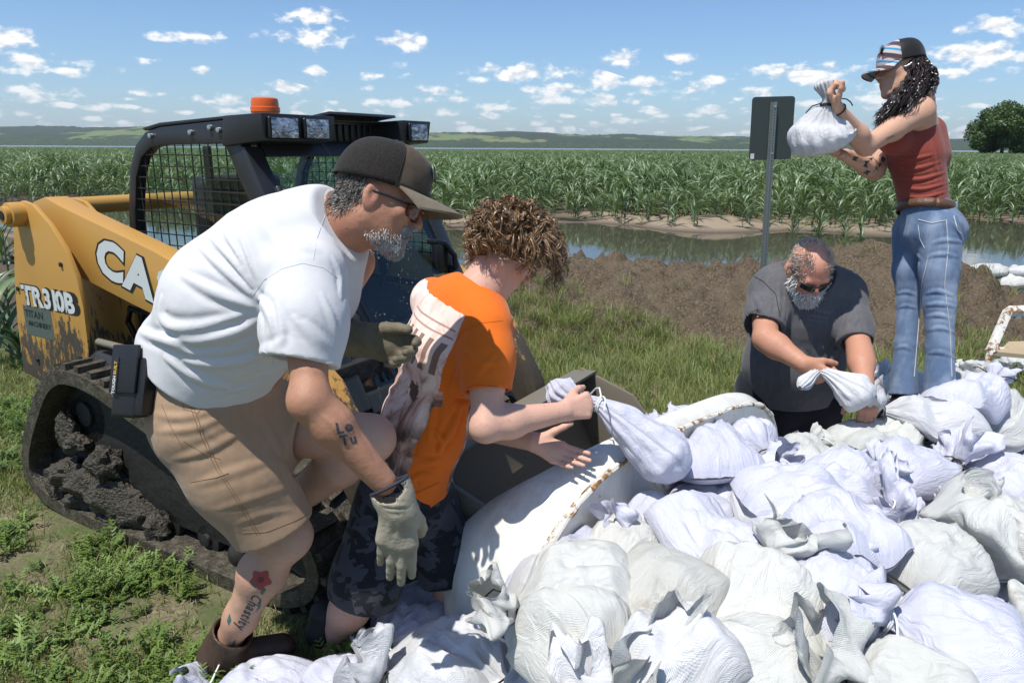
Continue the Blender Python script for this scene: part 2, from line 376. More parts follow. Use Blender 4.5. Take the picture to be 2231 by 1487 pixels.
def m_hill(N, b):
    po = N('ShaderNodeNewGeometry').outputs['Position']
    k = N.noise(N.mapping(po, (1/420., 1/700., 1/200.)), 1., 5., .6); f = N.noise(N.mapping(po, (1/38., 1/38., 1/20.)), 1., 4., .6)
    wood = N.ramp(f, [(.3, (.012, .026, .012)), (.7, (.04, .066, .026))])
    field = N.ramp(N.noise(N.mapping(po, (1/900., 1/900., 1/300.)), 1., 2.), [(.35, (.085, .135, .035)), (.5, (.12, .165, .05)), (.62, (.15, .165, .06))])
    c = N.mix(N('ShaderNodeMapRange', {'Value': k, 'From Min': .555, 'From Max': .59}).outputs[0], wood, field)
    put(N, b.inputs['Base Color'], c); put(N, b.inputs['Roughness'], 1.); put(N, b.inputs['Specular IOR Level'], .0)
HM = mat('hill', m_hill)
xs = np.linspace(-5200, 5600, 900)
ridge('hills', 4000, 5600, 108, 11, HM, xs, 26, dip=lambda X: np.where(X < -700, 1.12, .92)*(1-.22*sstep(1800, 4000, X)))
def m_wood(N, b):
    po = N('ShaderNodeNewGeometry').outputs['Position']
    f = N.noise(N.mapping(po, (1/9., 1/9., 1/7.)), 1., 5., .65)
    put(N, b.inputs['Base Color'], N.ramp(f, [(.3, (.014, .028, .010)), (.7, (.055, .085, .03))])); put(N, b.inputs['Roughness'], 1.); put(N, b.inputs['Specular IOR Level'], 0.)
def woods(name, y0, x0, x1, hmin, hmax, seed):
    xs = np.linspace(x0, x1, 1100); t = np.linspace(0, 1, 9); X, T = np.meshgrid(xs, t)
    hh = hmin+(hmax-hmin)*fbm2(X, X*0, 1/220., 3, seed)
    cr = hh*(.62+.55*fbm2(X, T*40, 1/16., 3, seed+4))
    Z = np.sin(np.minimum(T*1.25, 1)*math.pi/2)**.7*cr-1; Yy = y0+T*70+(fbm2(X, T*30, 1/25., 2, seed+8)-.5)*30
    n = len(xs); ii = (np.arange(8)[:, None]*n+np.arange(n-1)[None]).ravel()
    o = link(name, mesh_np(name, np.stack([X, Yy, Z], -1).reshape(-1, 3), np.stack([ii, ii+1, ii+n+1, ii+n], 1), mat('far_wood', m_wood)))
    return tag(o, 'dark green far wood along the foot of the hills beyond the lake', 'woods', kind='stuff')
woods('shoreline_wood', 3700, -4400, 5200, 16, 52, 3)
# ================================================================ corn, grass, trees
def m_leaf(name, dark, light, trans=.25, rough=.45, scale=3.):
    def fn(N, b):
        oi = N('ShaderNodeObjectInfo').outputs['Random']; po = N('ShaderNodeNewGeometry').outputs['Position']
        k = N.math('ADD', N.math('MULTIPLY', oi, .5), N.math('MULTIPLY', N.noise(po, scale, 3.), .6))
        c = N.ramp(k, [(.25, dark), (.8, light)])
        put(N, b.inputs['Base Color'], c); put(N, b.inputs['Roughness'], rough); put(N, b.inputs['Specular IOR Level'], .45)
        tr = N('ShaderNodeBsdfTranslucent', {'Color': N.mix(1., c, (1.2, 1.3, .6), 'MULTIPLY')})
        ms = N('ShaderNodeMixShader', {0: trans, 1: b.outputs[0], 2: tr.outputs[0]}); N.l.new(ms.outputs[0], N.out.inputs[0])
    return mat(name, fn)
CORN = m_leaf('corn_leaf', (.072, .118, .048), (.20, .27, .135), .22, .36)
STALK = simple('corn_stalk', (.10, .17, .055), .5)
def ribbon(base, yaw, length, width, up, droop, seg, twist=0., fold=.25):
    "one arching leaf: a folded strip that rises and then bends over"
    vs = []; fs = []; d = np.array([math.cos(yaw), math.sin(yaw), 0]); s = np.array([-d[1], d[0], 0]); p = np.array(base, float); a = up
    for i in range(seg+1):
        t = i/seg; w = width*(math.sin(math.pi*min(1, .18+.82*t**.8))**.75 if t < 1 else 0.02)*(1 if t > 0 else .8)
        nrm = np.array([0, 0, 1])*math.cos(a)-d*math.sin(a); tw = twist*t; ss = s*math.cos(tw)+nrm*math.sin(tw)
        vs += [p-ss*w/2+nrm*w*fold, p, p+ss*w/2+nrm*w*fold]
        p = p+(d*math.cos(a)+np.array([0, 0, 1])*math.sin(a))*length/seg; a -= droop/seg*(.5+1.2*t)
    for i in range(seg):
        for k in (0, 1): q = i*3+k; fs.append((q, q+1, q+4, q+3))
    return vs, fs
def corn_parts(rng, h=.95, leaves=11, seg=6):
    st = MB(); st.tube([(0, 0, -.05), (rng.uniform(-.01, .01), 0, h*.35), (rng.uniform(-.03, .03), rng.uniform(-.03, .03), h*.72)], [.013, .011, .005], 5, False)
    lv = []; pl = rng.uniform(0, 3.14)
    for i in range(leaves):
        t = i/(leaves-1); z = h*(.08+.62*t); yaw = pl+(math.pi if i % 2 else 0)+rng.uniform(-.55, .55)
        ln = h*(.52+.38*math.sin(math.pi*min(1, t*.9+.1)))*rng.uniform(.8, 1.15)
        lv.append(ribbon((0, 0, z), yaw, ln, .052*rng.uniform(.75, 1.1), rng.uniform(.85, 1.25)+.15*t, rng.uniform(1.5, 2.6)-.5*t, seg, rng.uniform(-.9, .9)))
    return st, lv
def join_plant(name, st, lv, m1, m2):
    vs = list(st.v); fs = list(st.f); mi = [0]*len(fs)
    for v, f in lv:
        o = len(vs); vs += [tuple(x) for x in v]; fs += [tuple(o+i for i in q) for q in f]; mi += [1]*len(f)
    return mesh_np(name, vs, fs, mats=[m1, m2], midx=mi)
rng = random.Random(3)
CORN_ME = [join_plant('corn_plant', *corn_parts(rng, rng.uniform(.88, 1.02), rng.randint(10, 13), 6), STALK, CORN) for _ in range(7)]
CORN_LO = []
for k in range(4):   # a tuft of several far plants
    stx = MB(); lvx = []
    for q in range(4):
        st, lv = corn_parts(rng, rng.uniform(.85, 1.0), 8, 4); ox = np.array([(q-1.5)*.24, rng.uniform(-.3, .3), 0])
        lvx += [([np.array(p)+ox for p in v], f) for v, f in lv]
    stx.tube([(0, 0, -.05), (0, 0, .5)], .01, 4, False)
    CORN_LO.append(bpy.data.objects.new('corn_tuft', join_plant('corn_tuft', stx, lvx, STALK, CORN)))
# rows run roughly away from the road
nr = np.random.default_rng(12)
def in_view(x, y, mar=8.): return np.abs(x) < (y*1.05+mar)
pts = []
for yv in np.arange(16.0, 52, .20):
    xs_ = np.arange(-64, 64, .50)+nr.uniform(-.14, .14, 256); ys_ = yv+nr.uniform(-.1, .1, len(xs_))
    k = in_view(xs_, ys_) & (ys_ > corn_edge(xs_)-.25+nr.uniform(-.7, .3, len(xs_))) & (nr.random(len(xs_)) < .93)
    pts.append(np.stack([xs_[k], ys_[k]], 1))
pts = np.concatenate(pts)
# plants standing apart in the wet strip in front of the field
strays = np.array([(5.4, 15.7), (5.8, 15.5), (6.2, 15.1), (6.6, 14.8), (7.1, 15.1), (7.7, 15.4), (5.6, 14.8), (6.8, 14.4), (-1.9, 11.6), (-8.3, 13.2), (-7.6, 12.8), (-6.2, 11.4),
                   (6.4, 14.3), (7.4, 14.5), (8.1, 14.8), (8.6, 15.4), (6.0, 14.5), (5.1, 16.3), (6.5, 15.8), (7.5, 16.0)])
pts = np.concatenate([strays, pts])
dist = np.hypot(pts[:, 0], pts[:, 1])
order = np.argsort(dist); near = order[:296]; rest = order[296:]
for j, i in enumerate(near):
    x, y = pts[i]; o = link('corn_plant', CORN_ME[j % 7]); o.location = (x, y, max(float(ground_h(x, y)), -.2)); s = nr.uniform(.82, 1.12)*(.56+.44*float(sstep(-.5, 3.5, y-corn_edge(x))))
    o.scale = (s, s, s*nr.uniform(.9, 1.08)); o.rotation_euler = (nr.uniform(-.2, .2), nr.uniform(-.2, .2), nr.uniform(0, 6.3))
    tag(o, 'young green corn plant at the flooded front edge of the field', 'corn plant', 'corn plants along the water')
p3 = np.column_stack([pts[rest], np.maximum(ground_h(pts[rest, 0], pts[rest, 1]), -.15)])
srcs = [bpy.data.objects.new('corn', m) for m in CORN_ME]
n_ = len(p3); o = scatter('corn_field', p3, nr.uniform(.72, 1.15, n_)*(.56+.44*sstep(-.5, 3.5, p3[:, 1]-corn_edge(p3[:, 0]))), nr.uniform(0, 6.3, n_), nr.uniform(-.17, .17, (n_, 2)), srcs)
tag(o, 'dense rows of green corn filling the field behind the water', 'corn', kind='stuff')
pts = []
y = 52.
while y < 330:
    st = .45+(y-52)*.006; xs_ = np.arange(-y*1.05-8, y*1.05+8, .8+(y-52)*.006); xs_ = xs_+nr.uniform(-.3, .3, len(xs_))
    pts.append(np.stack([xs_, y+nr.uniform(-.2, .2, len(xs_))], 1)); y += st
pts = np.concatenate(pts); n_ = len(pts); p3 = np.column_stack([pts, np.zeros(n_)-.05]); big = 1+(pts[:, 1]-52)*.0016
o = scatter('far_corn_field', p3, np.column_stack([big*1.1, big*1.1, nr.uniform(.88, 1.08, n_)]), nr.uniform(0, 6.3, n_), nr.uniform(-.06, .06, (n_, 2)), CORN_LO)
tag(o, 'far part of the green corn field reaching to the lake', 'corn', kind='stuff')
# nearer corn plants left standing in the mud behind the loader
def big_corn(x, y, s, seed, label):
    r = random.Random(seed); e = empty('corn_plant', (x, y, float(ground_h(x, y)))); PW[e.name] = Matrix.Identity(4)
    st, lv = corn_parts(r, .95*s, 11, 8); base = np.array([x, y, float(ground_h(x, y))])
    PW[e.name] = Matrix.Translation(tuple(base)); st.v = [tuple(np.array(v)+base) for v in st.v]
    st.build('stalk', STALK, e, True)
    for v, f in lv: link('leaf', mesh_np('leaf', [np.array(p)+base for p in v], f, CORN), e)
    return tag(e, label, 'corn plant', 'corn plants beside the loader')
for i, (px, py, s, lab) in enumerate([(20, 600, .8, 'corn plant in the mud beside the yellow tower'), (6, 570, .7, 'corn plant in the mud beside the yellow tower'), (28, 790, .62, 'corn plant at the edge of the lawn behind the muddy track'),
        (-2, 800, .7, 'corn plant at the edge of the lawn behind the muddy track'), (30, 740, .6, 'corn plant at the edge of the lawn behind the muddy track'), (48, 810, .35, 'corn plant at the edge of the lawn behind the muddy track'), (-12, 745, .75, 'corn plant at the edge of the lawn behind the muddy track'),
        (252, 560, .55, 'small corn plant in the mud behind the lift arm'), (225, 548, .4, 'small corn plant in the mud behind the lift arm'), (920, 560, .42, 'small corn plant on the earth bank beside the cab')]):
    g = G(px, py, 0); big_corn(g[0], g[1], s, 40+i, lab)
# ---- grass
GRASS = m_leaf('grass', (.085, .125, .028), (.25, .30, .095), .3, .5, 2.2)
DRY = m_leaf('dry_grass', (.16, .13, .045), (.30, .25, .10), .2, .6, 2.2)
WEED = m_leaf('weed', (.07, .12, .02), (.20, .29, .07), .3, .5, 3.)
def tuft(rng, n, h, spread, w, m, seg=3, dry=.12):
    vs = []; fs = []; mi = []
    for i in range(n):
        a = rng.uniform(0, 6.28); r = spread*math.sqrt(rng.random()); hh = h*rng.uniform(.45, 1.1)
        v, f = ribbon((r*math.cos(a), r*math.sin(a), -.01), rng.uniform(0, 6.28), hh, w*rng.uniform(.7, 1.2), rng.uniform(.9, 1.5), rng.uniform(.4, 2.2), seg, rng.uniform(-.5, .5), .1)
        o = len(vs); vs += v; fs += [tuple(o+k for k in q) for q in f]; mi += [1 if rng.random() < dry else 0]*len(f)
    return bpy.data.objects.new('tuft', mesh_np('tuft', vs, fs, mats=[m, DRY], midx=mi))
def weedy(rng, n, h, m):
    "a low feathery weed: stems with short side leaflets"
    vs = []; fs = []
    for i in range(n):
        yaw = rng.uniform(0, 6.28); up = rng.uniform(.35, 1.3); ln = h*rng.uniform(.5, 1.1)
        d = np.array([math.cos(yaw)*math.cos(up), math.sin(yaw)*math.cos(up), math.sin(up)])
        for k in range(7):
            t = .2+.8*k/6
            for s in (-1, 1):
                v, f = ribbon(d*ln*t, yaw+s*rng.uniform(.5, 1.1), ln*.34*(1.2-t*.6), .007, rng.uniform(-.1, .6), .8, 2, 0, .1)
                o = len(vs); vs += v; fs += [tuple(o+q for q in z) for z in f]
    return bpy.data.objects.new('weed', mesh_np('weed', vs, fs, WEED))
rng = random.Random(5)
T_LONG = [tuft(rng, 22, .30, .10, .0055, GRASS, 4, .22) for _ in range(5)]
T_SHORT = [tuft(rng, 26, .065, .07, .0035, GRASS, 3, .25) for _ in range(4)]
T_WEED = [weedy(rng, 9, .085, WEED) for _ in range(4)]
def field(name, n, x0, x1, y0, y1, dens, zfun, src, smin, smax, label, tilt=.25):
    x = nr.uniform(x0, x1, n); y = nr.uniform(y0, y1, n); k = (nr.random(n) < dens(x, y)) & clear_of(x, y); x, y = x[k], y[k]
    z = zfun(x, y); m = len(x)
    o = scatter(name, np.column_stack([x, y, z]), nr.uniform(smin, smax, m), nr.uniform(0, 6.3, m), nr.uniform(-tilt, tilt, (m, 2)), src)
    return tag(o, label, 'grass', kind='stuff')
def d_mid(x, y):   # tall grass between the trailer and the earth bank, thinning onto the bank
    lim = np.clip(7.2-.6*x, 5.1, 7.5)+.3*np.sin(x*2.2+.5)+.7*(fbm2(x, y, 1.2, 2, 71)-.5)+np.where(x > 3.6, .9, 0)
    d = 1-sstep(lim-.7, lim+.5, y)
    d = np.maximum(d, .015*(1-sstep(7.6, 8.4, y)))
    d = np.maximum(d, .5*sstep(5.2, 6.4, x)*(1-sstep(7.6, 8.2, y)))
    return d*sstep(2.2, 3.2, y+np.abs(x)*.2)
zmid = lambda x, y: np.maximum(ground_h(x, y), np.where((x > -1.7) & (x < 8.3) & (y > 5.7), berm_h(x, y), -1))
field('tall_grass', 19000, -1.6, 8.5, 2.9, 9.6, d_mid, zmid, T_LONG, .30, .75, 'tall seedy grass growing between the trailer and the earth bank')
field('shore_grass', 2500, 5.5, 16, 9.0, 16.5, lambda x, y: .75*sstep(.42, .62, fbm2(x, y, .5, 2, 91)), lambda x, y: np.maximum(ground_h(x, y), -.1), T_LONG, .6, 1.3, 'olive grass standing in the shallow water by the corn')
def d_lawn(x, y):
    g = fbm2(x, y, 1.3, 3, 81)*1.1+fbm2(x, y, 5., 2, 85)*.35
    d = sstep(.55, .82, g)*.95+.14
    d = np.maximum(d, .85*sstep(3.3, 4.0, y))                       # green again behind the machine
    bare = sstep(-1.55, -1.8, x)*(1-sstep(2.95, 3.3, y))*sstep(2.35, 2.6, y)
    return d*(1-.85*bare)*(1-.95*sstep(5.0, 6.2, y))
field('lawn_grass', 24000, -5.0, .6, 1.3, 6.2, d_lawn, ground_h, T_SHORT, .6, 1.35, 'short green lawn grass with bare patches beside the track')
field('lawn_weeds', 6500, -3.6, .4, 1.3, 4.4, lambda x, y: d_lawn(x, y)*sstep(.38, .6, fbm2(x, y, 2.1, 2, 88)), ground_h, T_WEED, .6, 1.3, 'low feathery green weeds in the lawn beside the muddy track')
# ---- the round tree at the end of the field
def leaf_tree(name, x, y, R, Hh, label, seed, nleaf=34000):
    r = np.random.default_rng(seed); e = empty(name, (x, y, 0)); PW[e.name] = Matrix.Translation((x, y, 0))
    tr = MB(); base = np.array([x, y, -.3]); top = base+np.array([0, 0, Hh*.55]); tr.tube([base, base+np.array([.1, 0, Hh*.25]), top], [.45, .36, .16], 9)
    for i in range(9):
        a = r.uniform(0, 6.28); q = base+np.array([0, 0, Hh*r.uniform(.18, .45)]); tp = q+np.array([math.cos(a)*R*.7, math.sin(a)*R*.7, Hh*.28]); tr.tube([q, (q+tp)/2+[0, 0, .3], tp], [.16, .11, .04], 6)
    tr.build('trunk', simple('bark', (.07, .05, .035), .9), e, True)
    nc = 64; a = r.uniform(0, 6.28, nc); ph = r.uniform(-1.0, 1.45, nc); rad = r.uniform(.55, .92, nc)
    cc = np.stack([np.cos(a)*np.cos(ph)*R*rad, np.sin(a)*np.cos(ph)*R*rad, Hh*.48+np.sin(ph)*Hh*.46*rad], 1); cr = r.uniform(.16, .30, nc)*R
    k = r.integers(0, nc, nleaf); d = r.normal(size=(nleaf, 3)); d /= np.linalg.norm(d, axis=1)[:, None]
    c = cc[k]+d*cr[k][:, None]*r.uniform(.55, 1.06, nleaf)[:, None]; c[:, 2] = np.maximum(c[:, 2], .5)
    u_ = r.normal(size=(nleaf, 3)); u_ /= np.linalg.norm(u_, axis=1)[:, None]; v_ = np.cross(u_, d+r.normal(size=(nleaf, 3))*.4); v_ /= np.linalg.norm(v_, axis=1)[:, None]; s = r.uniform(.20, .42, nleaf)[:, None]
    V = np.stack([c-u_*s, c-v_*s*.5, c+u_*s, c+v_*s*.5], 1).reshape(-1, 3)+np.array([x, y, 0]); Fq = np.arange(nleaf*4).reshape(-1, 4)
    link('crown', mesh_np('crown', V, Fq, m_leaf('tree_leaf', (.022, .05, .012), (.07, .12, .028), .2, .5, .5), False), e)
    tag(e, label, 'tree')
q = P(2182, 330, 180); leaf_tree('leafy_tree', q[0], q[1], 7.6, 12.5, 'round dark green leafy tree at the far end of the corn field', 4)
q = P(2262, 330, 190); leaf_tree('leafy_tree', q[0], q[1], 6.0, 11.0, 'lower leafy tree beside the round dark green tree', 9, 16000)
# ================================================================ the compact track loader
def M(f, l, z): return R0+mF*f+mL*l+mU*z
AX = np.array([mF, mL, mU])
def mud_paint(name, col, rough=.4, mud_lo=.55, mud_hi=1.35, amount=1., metal=0.):
    "paint spattered with mud, thicker low down where the tracks throw it"
    def fn(N, b):
        po = N('ShaderNodeNewGeometry').outputs['Position']; z = N('ShaderNodeSeparateXYZ', {0: po}).outputs[2]
        k = N('ShaderNodeMapRange', {'Value': z, 'From Min': mud_lo, 'From Max': mud_hi, 'To Min': .34*amount, 'To Max': -.22}).outputs[0]
        n1 = N.noise(N.mapping(po, (1, 1, .35)), 38., 6., .65); n2 = N.noise(po, 7., 4.)
        m = N('ShaderNodeMapRange', {'Value': N.math('ADD', N.math('ADD', N.math('MULTIPLY', n1, .65), N.math('MULTIPLY', n2, .5)), k), 'From Min': .74, 'From Max': .80}).outputs[0]
        dust = N.noise(po, 3., 5.)
        c = N.mix(N.math('MULTIPLY', dust, .35), col, tuple(x*.62+.05 for x in col))
        mudc = N.mix(n1, (.03, .024, .016), (.10, .08, .055))
        put(N, b.inputs['Base Color'], N.mix(m, c, mudc)); put(N, b.inputs['Roughness'], N.math('ADD', rough, N.math('MULTIPLY', m, .3)))
        put(N, b.inputs['Metallic'], metal); put(N, b.inputs['Normal'], bump(N, N.math('ADD', N.math('MULTIPLY', m, .6), N.math('MULTIPLY', n1, .15)), .5, .004))
    return mat(name, fn)
YEL = mud_paint('loader_yellow', (.50, .27, .055), .42)
BLK = mud_paint('loader_black', (.012, .013, .014), .34, .2, 1.2, .6)
DECAL = mud_paint('decal_white', (.60, .64, .62), .4, .7, 1.30, 1.0)
DECALK = simple('decal_black', (.012, .012, .012), .45)
def m_track(N, b):
    po = N('ShaderNodeNewGeometry').outputs['Position']; n1 = N.noise(po, 30., 6., .65); n2 = N.noise(po, 120., 3., .6)
    c = N.ramp(n1, [(.3, (.022, .019, .013)), (.5, (.06, .052, .036)), (.72, (.13, .112, .08))])
    put(N, b.inputs['Base Color'], c); put(N, b.inputs['Roughness'], N.ramp(n2, [(.35, .22), (.65, .62)]))
    put(N, b.inputs['Normal'], bump(N, N.math('ADD', n1, N.math('MULTIPLY', n2, .4)), .8, .012))
TRACK = mat('muddy_rubber', m_track)
MUD = simple('mud_clod', (.05, .042, .028), .5, 0, .6, 50., (70., 1., .02))
STEELD = simple('dark_steel', (.012, .011, .009), .65, 0., .5, 20., (30., .7, .01))
GLOSS = simple('black_plastic', (.008, .008, .009), .35)
CHROME = simple('bolt_steel', (.55, .55, .53), .3, .9)
def m_glass(N, b):
    "tinted cab glass with dried mud specks"
    t = N.t; po = N('ShaderNodeNewGeometry').outputs['Position']
    tr = N('ShaderNodeBsdfTransparent', {'Color': (.74, .82, .80, 1)}); gl = N('ShaderNodeBsdfGlossy', {'Color': (1, 1, 1, 1), 'Roughness': .03})
    fa_ = N.math('ADD', N.math('MULTIPLY', N.math('POWER', N('ShaderNodeLayerWeight', {'Blend': .5}).outputs['Facing'], 4.), .7), .03); mx = N('ShaderNodeMixShader', {0: fa_, 1: tr.outputs[0], 2: gl.outputs[0]})
    vo = N('ShaderNodeTexVoronoi', {'Scale': 42., 'Vector': po}); big = N.noise(po, 6., 3.)
    sp = N.math('LESS_THAN', vo.outputs['Distance'], N.math('MULTIPLY', N.math('SUBTRACT', big, .40), .8))
    df = N('ShaderNodeBsdfDiffuse', {'Color': (.22, .20, .16, 1)})
    m2 = N('ShaderNodeMixShader', {0: sp, 1: mx.outputs[0], 2: df.outputs[0]}); N.l.new(m2.outputs[0], N.out.inputs[0])
GLASS = mat('cab_glass', m_glass)
def m_glass2(N, b):
    tr = N('ShaderNodeBsdfTransparent', {'Color': (.86, .93, .9, 1)}); gl = N('ShaderNodeBsdfGlossy', {'Color': (1, 1, 1, 1), 'Roughness': .03})
    fa_ = N.math('ADD', N.math('MULTIPLY', N.math('POWER', N('ShaderNodeLayerWeight', {'Blend': .5}).outputs['Facing'], 4.), .7), .03); mx = N('ShaderNodeMixShader', {0: fa_, 1: tr.outputs[0], 2: gl.outputs[0]}); N.l.new(mx.outputs[0], N.out.inputs[0])
GLASS2 = mat('side_glass', m_glass2)
LO = empty('track_loader', M(.9, .8, 0)); PW[LO.name] = Matrix.Translation(tuple(M(.9, .8, 0)))
tag(LO, 'mud-spattered yellow and black compact track loader with caged cab', 'loader')
# ---- lettering
def text_mesh(s, size, bold=.0, res=3):
    cu = bpy.data.curves.new('lettering', 'FONT'); cu.body = s; cu.size = size; cu.offset = bold; cu.resolution_u = res
    ob = bpy.data.objects.new('lettering', cu); COL.objects.link(ob); bpy.context.view_layer.update()
    me = bpy.data.meshes.new_from_object(ob.evaluated_get(bpy.context.evaluated_depsgraph_get()))
    bpy.data.objects.remove(ob); return me
def letters(name, s, org, ax, up, size, m, parent, bold=0., lift=.001, xs=1., space=0.):
    "flat print: letters laid on a flat face, lifted a millimetre off it"
    ax = unit(ax); up = np.asarray(up, float); nr_ = unit(np.cross(ax, up)); x = 0.; vs = []; fs = []
    for ch in s:
        if ch == ' ': x += size*.3; continue
        me = text_mesh(ch, size, bold); n = len(me.vertices); co = np.empty(n*3, np.float32); me.vertices.foreach_get('co', co); co = co.reshape(-1, 3)
        w = co[:, 0].max(); o = len(vs)
        vs += list(np.asarray(org)+(co[:, :1]*xs+x)*ax+co[:, 1:2]*up+nr_*lift); fs += [tuple(o+i for i in p.vertices) for p in me.polygons]
        x += (w+space)*xs+size*.02; bpy.data.meshes.remove(me)
    return link(name, mesh_np(name, vs, fs, m, False), parent)
# ---- tracks
prof = [(.30, .0), (.12, .03), (.02, .10), (.0, .20), (.06, .34), (.22, .56), (.31, .65), (.42, .705), (.56, .71), (.70, .69), (1.0, .60), (1.27, .52), (1.55, .44), (1.74, .385), (1.85, .30), (1.88, .20), (1.82, .09), (1.70, .03), (1.50, .0), (1.1, -.005), (.7, -.005)]
def loop_curve(pr, n):
    p = np.array(pr+[pr[0]]); s = np.r_[0, np.cumsum(np.hypot(*np.diff(p, axis=0).T))]; t = np.linspace(0, s[-1], n, endpoint=False)
    q = np.stack([np.interp(t, s, p[:, 0]), np.interp(t, s, p[:, 1])], 1)
    for _ in range(3): q = (np.roll(q, 1, 0)+2*q+np.roll(q, -1, 0))/4
    return q
def track(l0, l1, fine):
    q = loop_curve(prof, 150); tg = np.roll(q, -1, 0)-np.roll(q, 1, 0); tg /= np.linalg.norm(tg, axis=1)[:, None]; nrm = np.stack([-tg[:, 1], tg[:, 0]], 1)
    if ((q-q.mean(0))*nrm).sum() < 0: nrm = -nrm
    th = .058; mb = MB(); A = []
    for (dl, dn) in ((l0, 0), (l0, -th), (l1, -th), (l1, 0), (l0, 0)):
        A.append([M(*((q[i]+nrm[i]*dn)[0], dl, (q[i]+nrm[i]*dn)[1])) for i in range(150)])
    mb.grid(np.array(A), True)
    tr = mb.build('track', TRACK, LO, True)
    lug = None
    for k in range(0, 150, 3):
        c = q[k]+nrm[k]*.011; ax = np.array([mF*tg[k][0]+mU*tg[k][1], mL, mF*nrm[k][0]+mU*nrm[k][1]])
        o_ = M(c[0], (l0+l1)/2, c[1])
        if lug is None:
            b_ = MB(); w = l1-l0
            for s, ph in ((-1, 0), (1, .35)):
                b_.prism([(-.020+ph*.05, s*w*.04, -.02), (.020+ph*.05, s*w*.04, -.02), (.014, s*w*.47, -.02), (-.014, s*w*.47, -.02)], (0, 0, .036))
            lo_ = b_.build('track_lug', TRACK, None); lug = lo_.data; bpy.data.objects.remove(lo_)
        o = bpy.data.objects.new('track_lug', lug); COL.objects.link(o); o.parent = tr
        o.matrix_parent_inverse = Matrix.Identity(4)
        mw = Matrix(((ax[0][0], ax[1][0], ax[2][0], o_[0]), (ax[0][1], ax[1][1], ax[2][1], o_[1]), (ax[0][2], ax[1][2], ax[2][2], o_[2]), (0, 0, 0, 1)))
        o.matrix_local = Matrix.Translation(tuple(M(.9, .8, 0))).inverted().inverted().inverted() @ Matrix.Translation(tuple(M(.9, .8, 0))) @ mw
    return tr
track(0., .32, True); track(1.28, 1.60, True)
fr = MB(); fr.prism([M(a, .10, b) for a, b in [(.16, .22), (.30, .52), (.5, .62), (1.3, .44), (1.66, .34), (1.72, .16), (1.5, .10), (.4, .10)]], mL*.14); fr.build('track_frame', STEELD, LO, bev=.01)
for k, (a, z, r) in enumerate([(.42, .48, .16), (.45, .10, .075), (.68, .095, .075), (.92, .095, .075), (1.16, .095, .075), (1.40, .1, .075), (1.68, .21, .13), (.16, .17, .11)]):
    w = MB(); w.tube([M(a, .10, z), M(a, .27, z)], r*.86, 22); w.tube([M(a, .085, z), M(a, .11, z)], r*.35, 12)
    w.build('idler_wheel' if r > .1 else 'roller', STEELD, LO, bev=.006)
# mud packed into the undercarriage
r_ = np.random.default_rng(8)
def clod(c, r, seed, parent, n=14, name='mud_clod'):
    u = np.linspace(0, 2*math.pi, n*2, endpoint=False); v = np.linspace(0, math.pi, n); U, Vv = np.meshgrid(u, v)
    d = np.stack([np.cos(U)*np.sin(Vv), np.sin(U)*np.sin(Vv), np.cos(Vv)], -1); k = .30+1.4*fbm(d*2.8+seed, 1., 4, seed, .65)
    mb = MB(); mb.grid(np.asarray(c)+d*k[..., None]*np.asarray(r), True); return mb.build(name, MUD, parent, True)
for i, (px, py, rr, ll) in enumerate([(150, 940, (.05, .04, .09), .06), (165, 965, (.06, .04, .05), .05), (225, 1010, (.07, .05, .07), .04), (150, 1030, (.09, .05, .06), .05), (200, 1055, (.12, .05, .06), .05), (135, 1060, (.06, .05, .07), .05), (255, 1090, (.13, .05, .09), .06),
        (300, 1120, (.10, .05, .07), .07), (345, 1150, (.05, .05, .07), .06), (240, 1130, (.05, .05, .04), .05), (190, 1085, (.09, .05, .05), .06), (270, 1135, (.03, .03, .03), .04)]):
    v = cF+cR*(px-1115.5)/FPX+cU*(743.5-py)/FPX; t = ((R0+mL*ll-cC)@mL)/(v@mL); clod(cC+v*t, rr, i+1, LO)
# ---- rear tower, lift arm and links (near side and far side)
def tower(l, th):
    o = [(-.10, .58), (-.085, .80), (-.05, 1.0), (.01, 1.22), (.03, 1.30), (.07, 1.355), (.12, 1.372), (.20, 1.36), (.31, 1.285), (.40, 1.19), (.455, 1.08), (.475, .95), (.47, .80), (.46, .70), (.40, .60), (.34, .55), (.2, .53)]
    mb = MB(); mb.prism([M(a, l, b) for a, b in o], mL*th); return mb.build('rear_tower', YEL, LO, bev=.006)
tw = tower(.12, .022); tower(.34, .02); tower(1.28, .02); tower(1.50, .02)
def pin(f, z, l0, l1, r, nm='pivot_pin'):
    mb = MB(); mb.tube([M(f, l0, z), M(f, l1, z)], r, 20); mb.tube([M(f, l0-.022, z), M(f, l0+.002, z)], r*.72, 20); p_ = mb.build(nm, YEL, LO, bev=.004)
    h = MB(); h.tube([M(f, l0-.026, z), M(f, l0-.021, z)], r*.38, 14); h.build('grease_hole', GLOSS, p_)
pin(.105, 1.315, .065, .14, .052)
def arm(l, th):
    o = [(.06, 1.36), (.16, 1.385), (.30, 1.345), (.887, 1.205), (1.45, 1.03), (1.75, .80), (1.92, .52), (1.96, .36), (1.88, .33), (1.80, .45), (1.62, .68), (1.35, .84), (.70, .975), (.30, 1.065), (.12, 1.12), (.04, 1.22)]
    mb = MB(); mb.prism([M(a, l, b) for a, b in o], mL*th); return mb.build('lift_arm', YEL, LO, bev=.006)
ar = arm(.195, .10); arm(1.38, .10)
rr = MB(); rr.tube([M(.05, .33, 1.33), M(.05, 1.30, 1.33)], .04, 12); rr.build('cross_tube', YEL, LO, True)
sd = unit(M(.887, .19, 1.205)-M(.30, .19, 1.345)); su = unit(np.cross(-mL, sd)); su = su if su[2] > 0 else -su
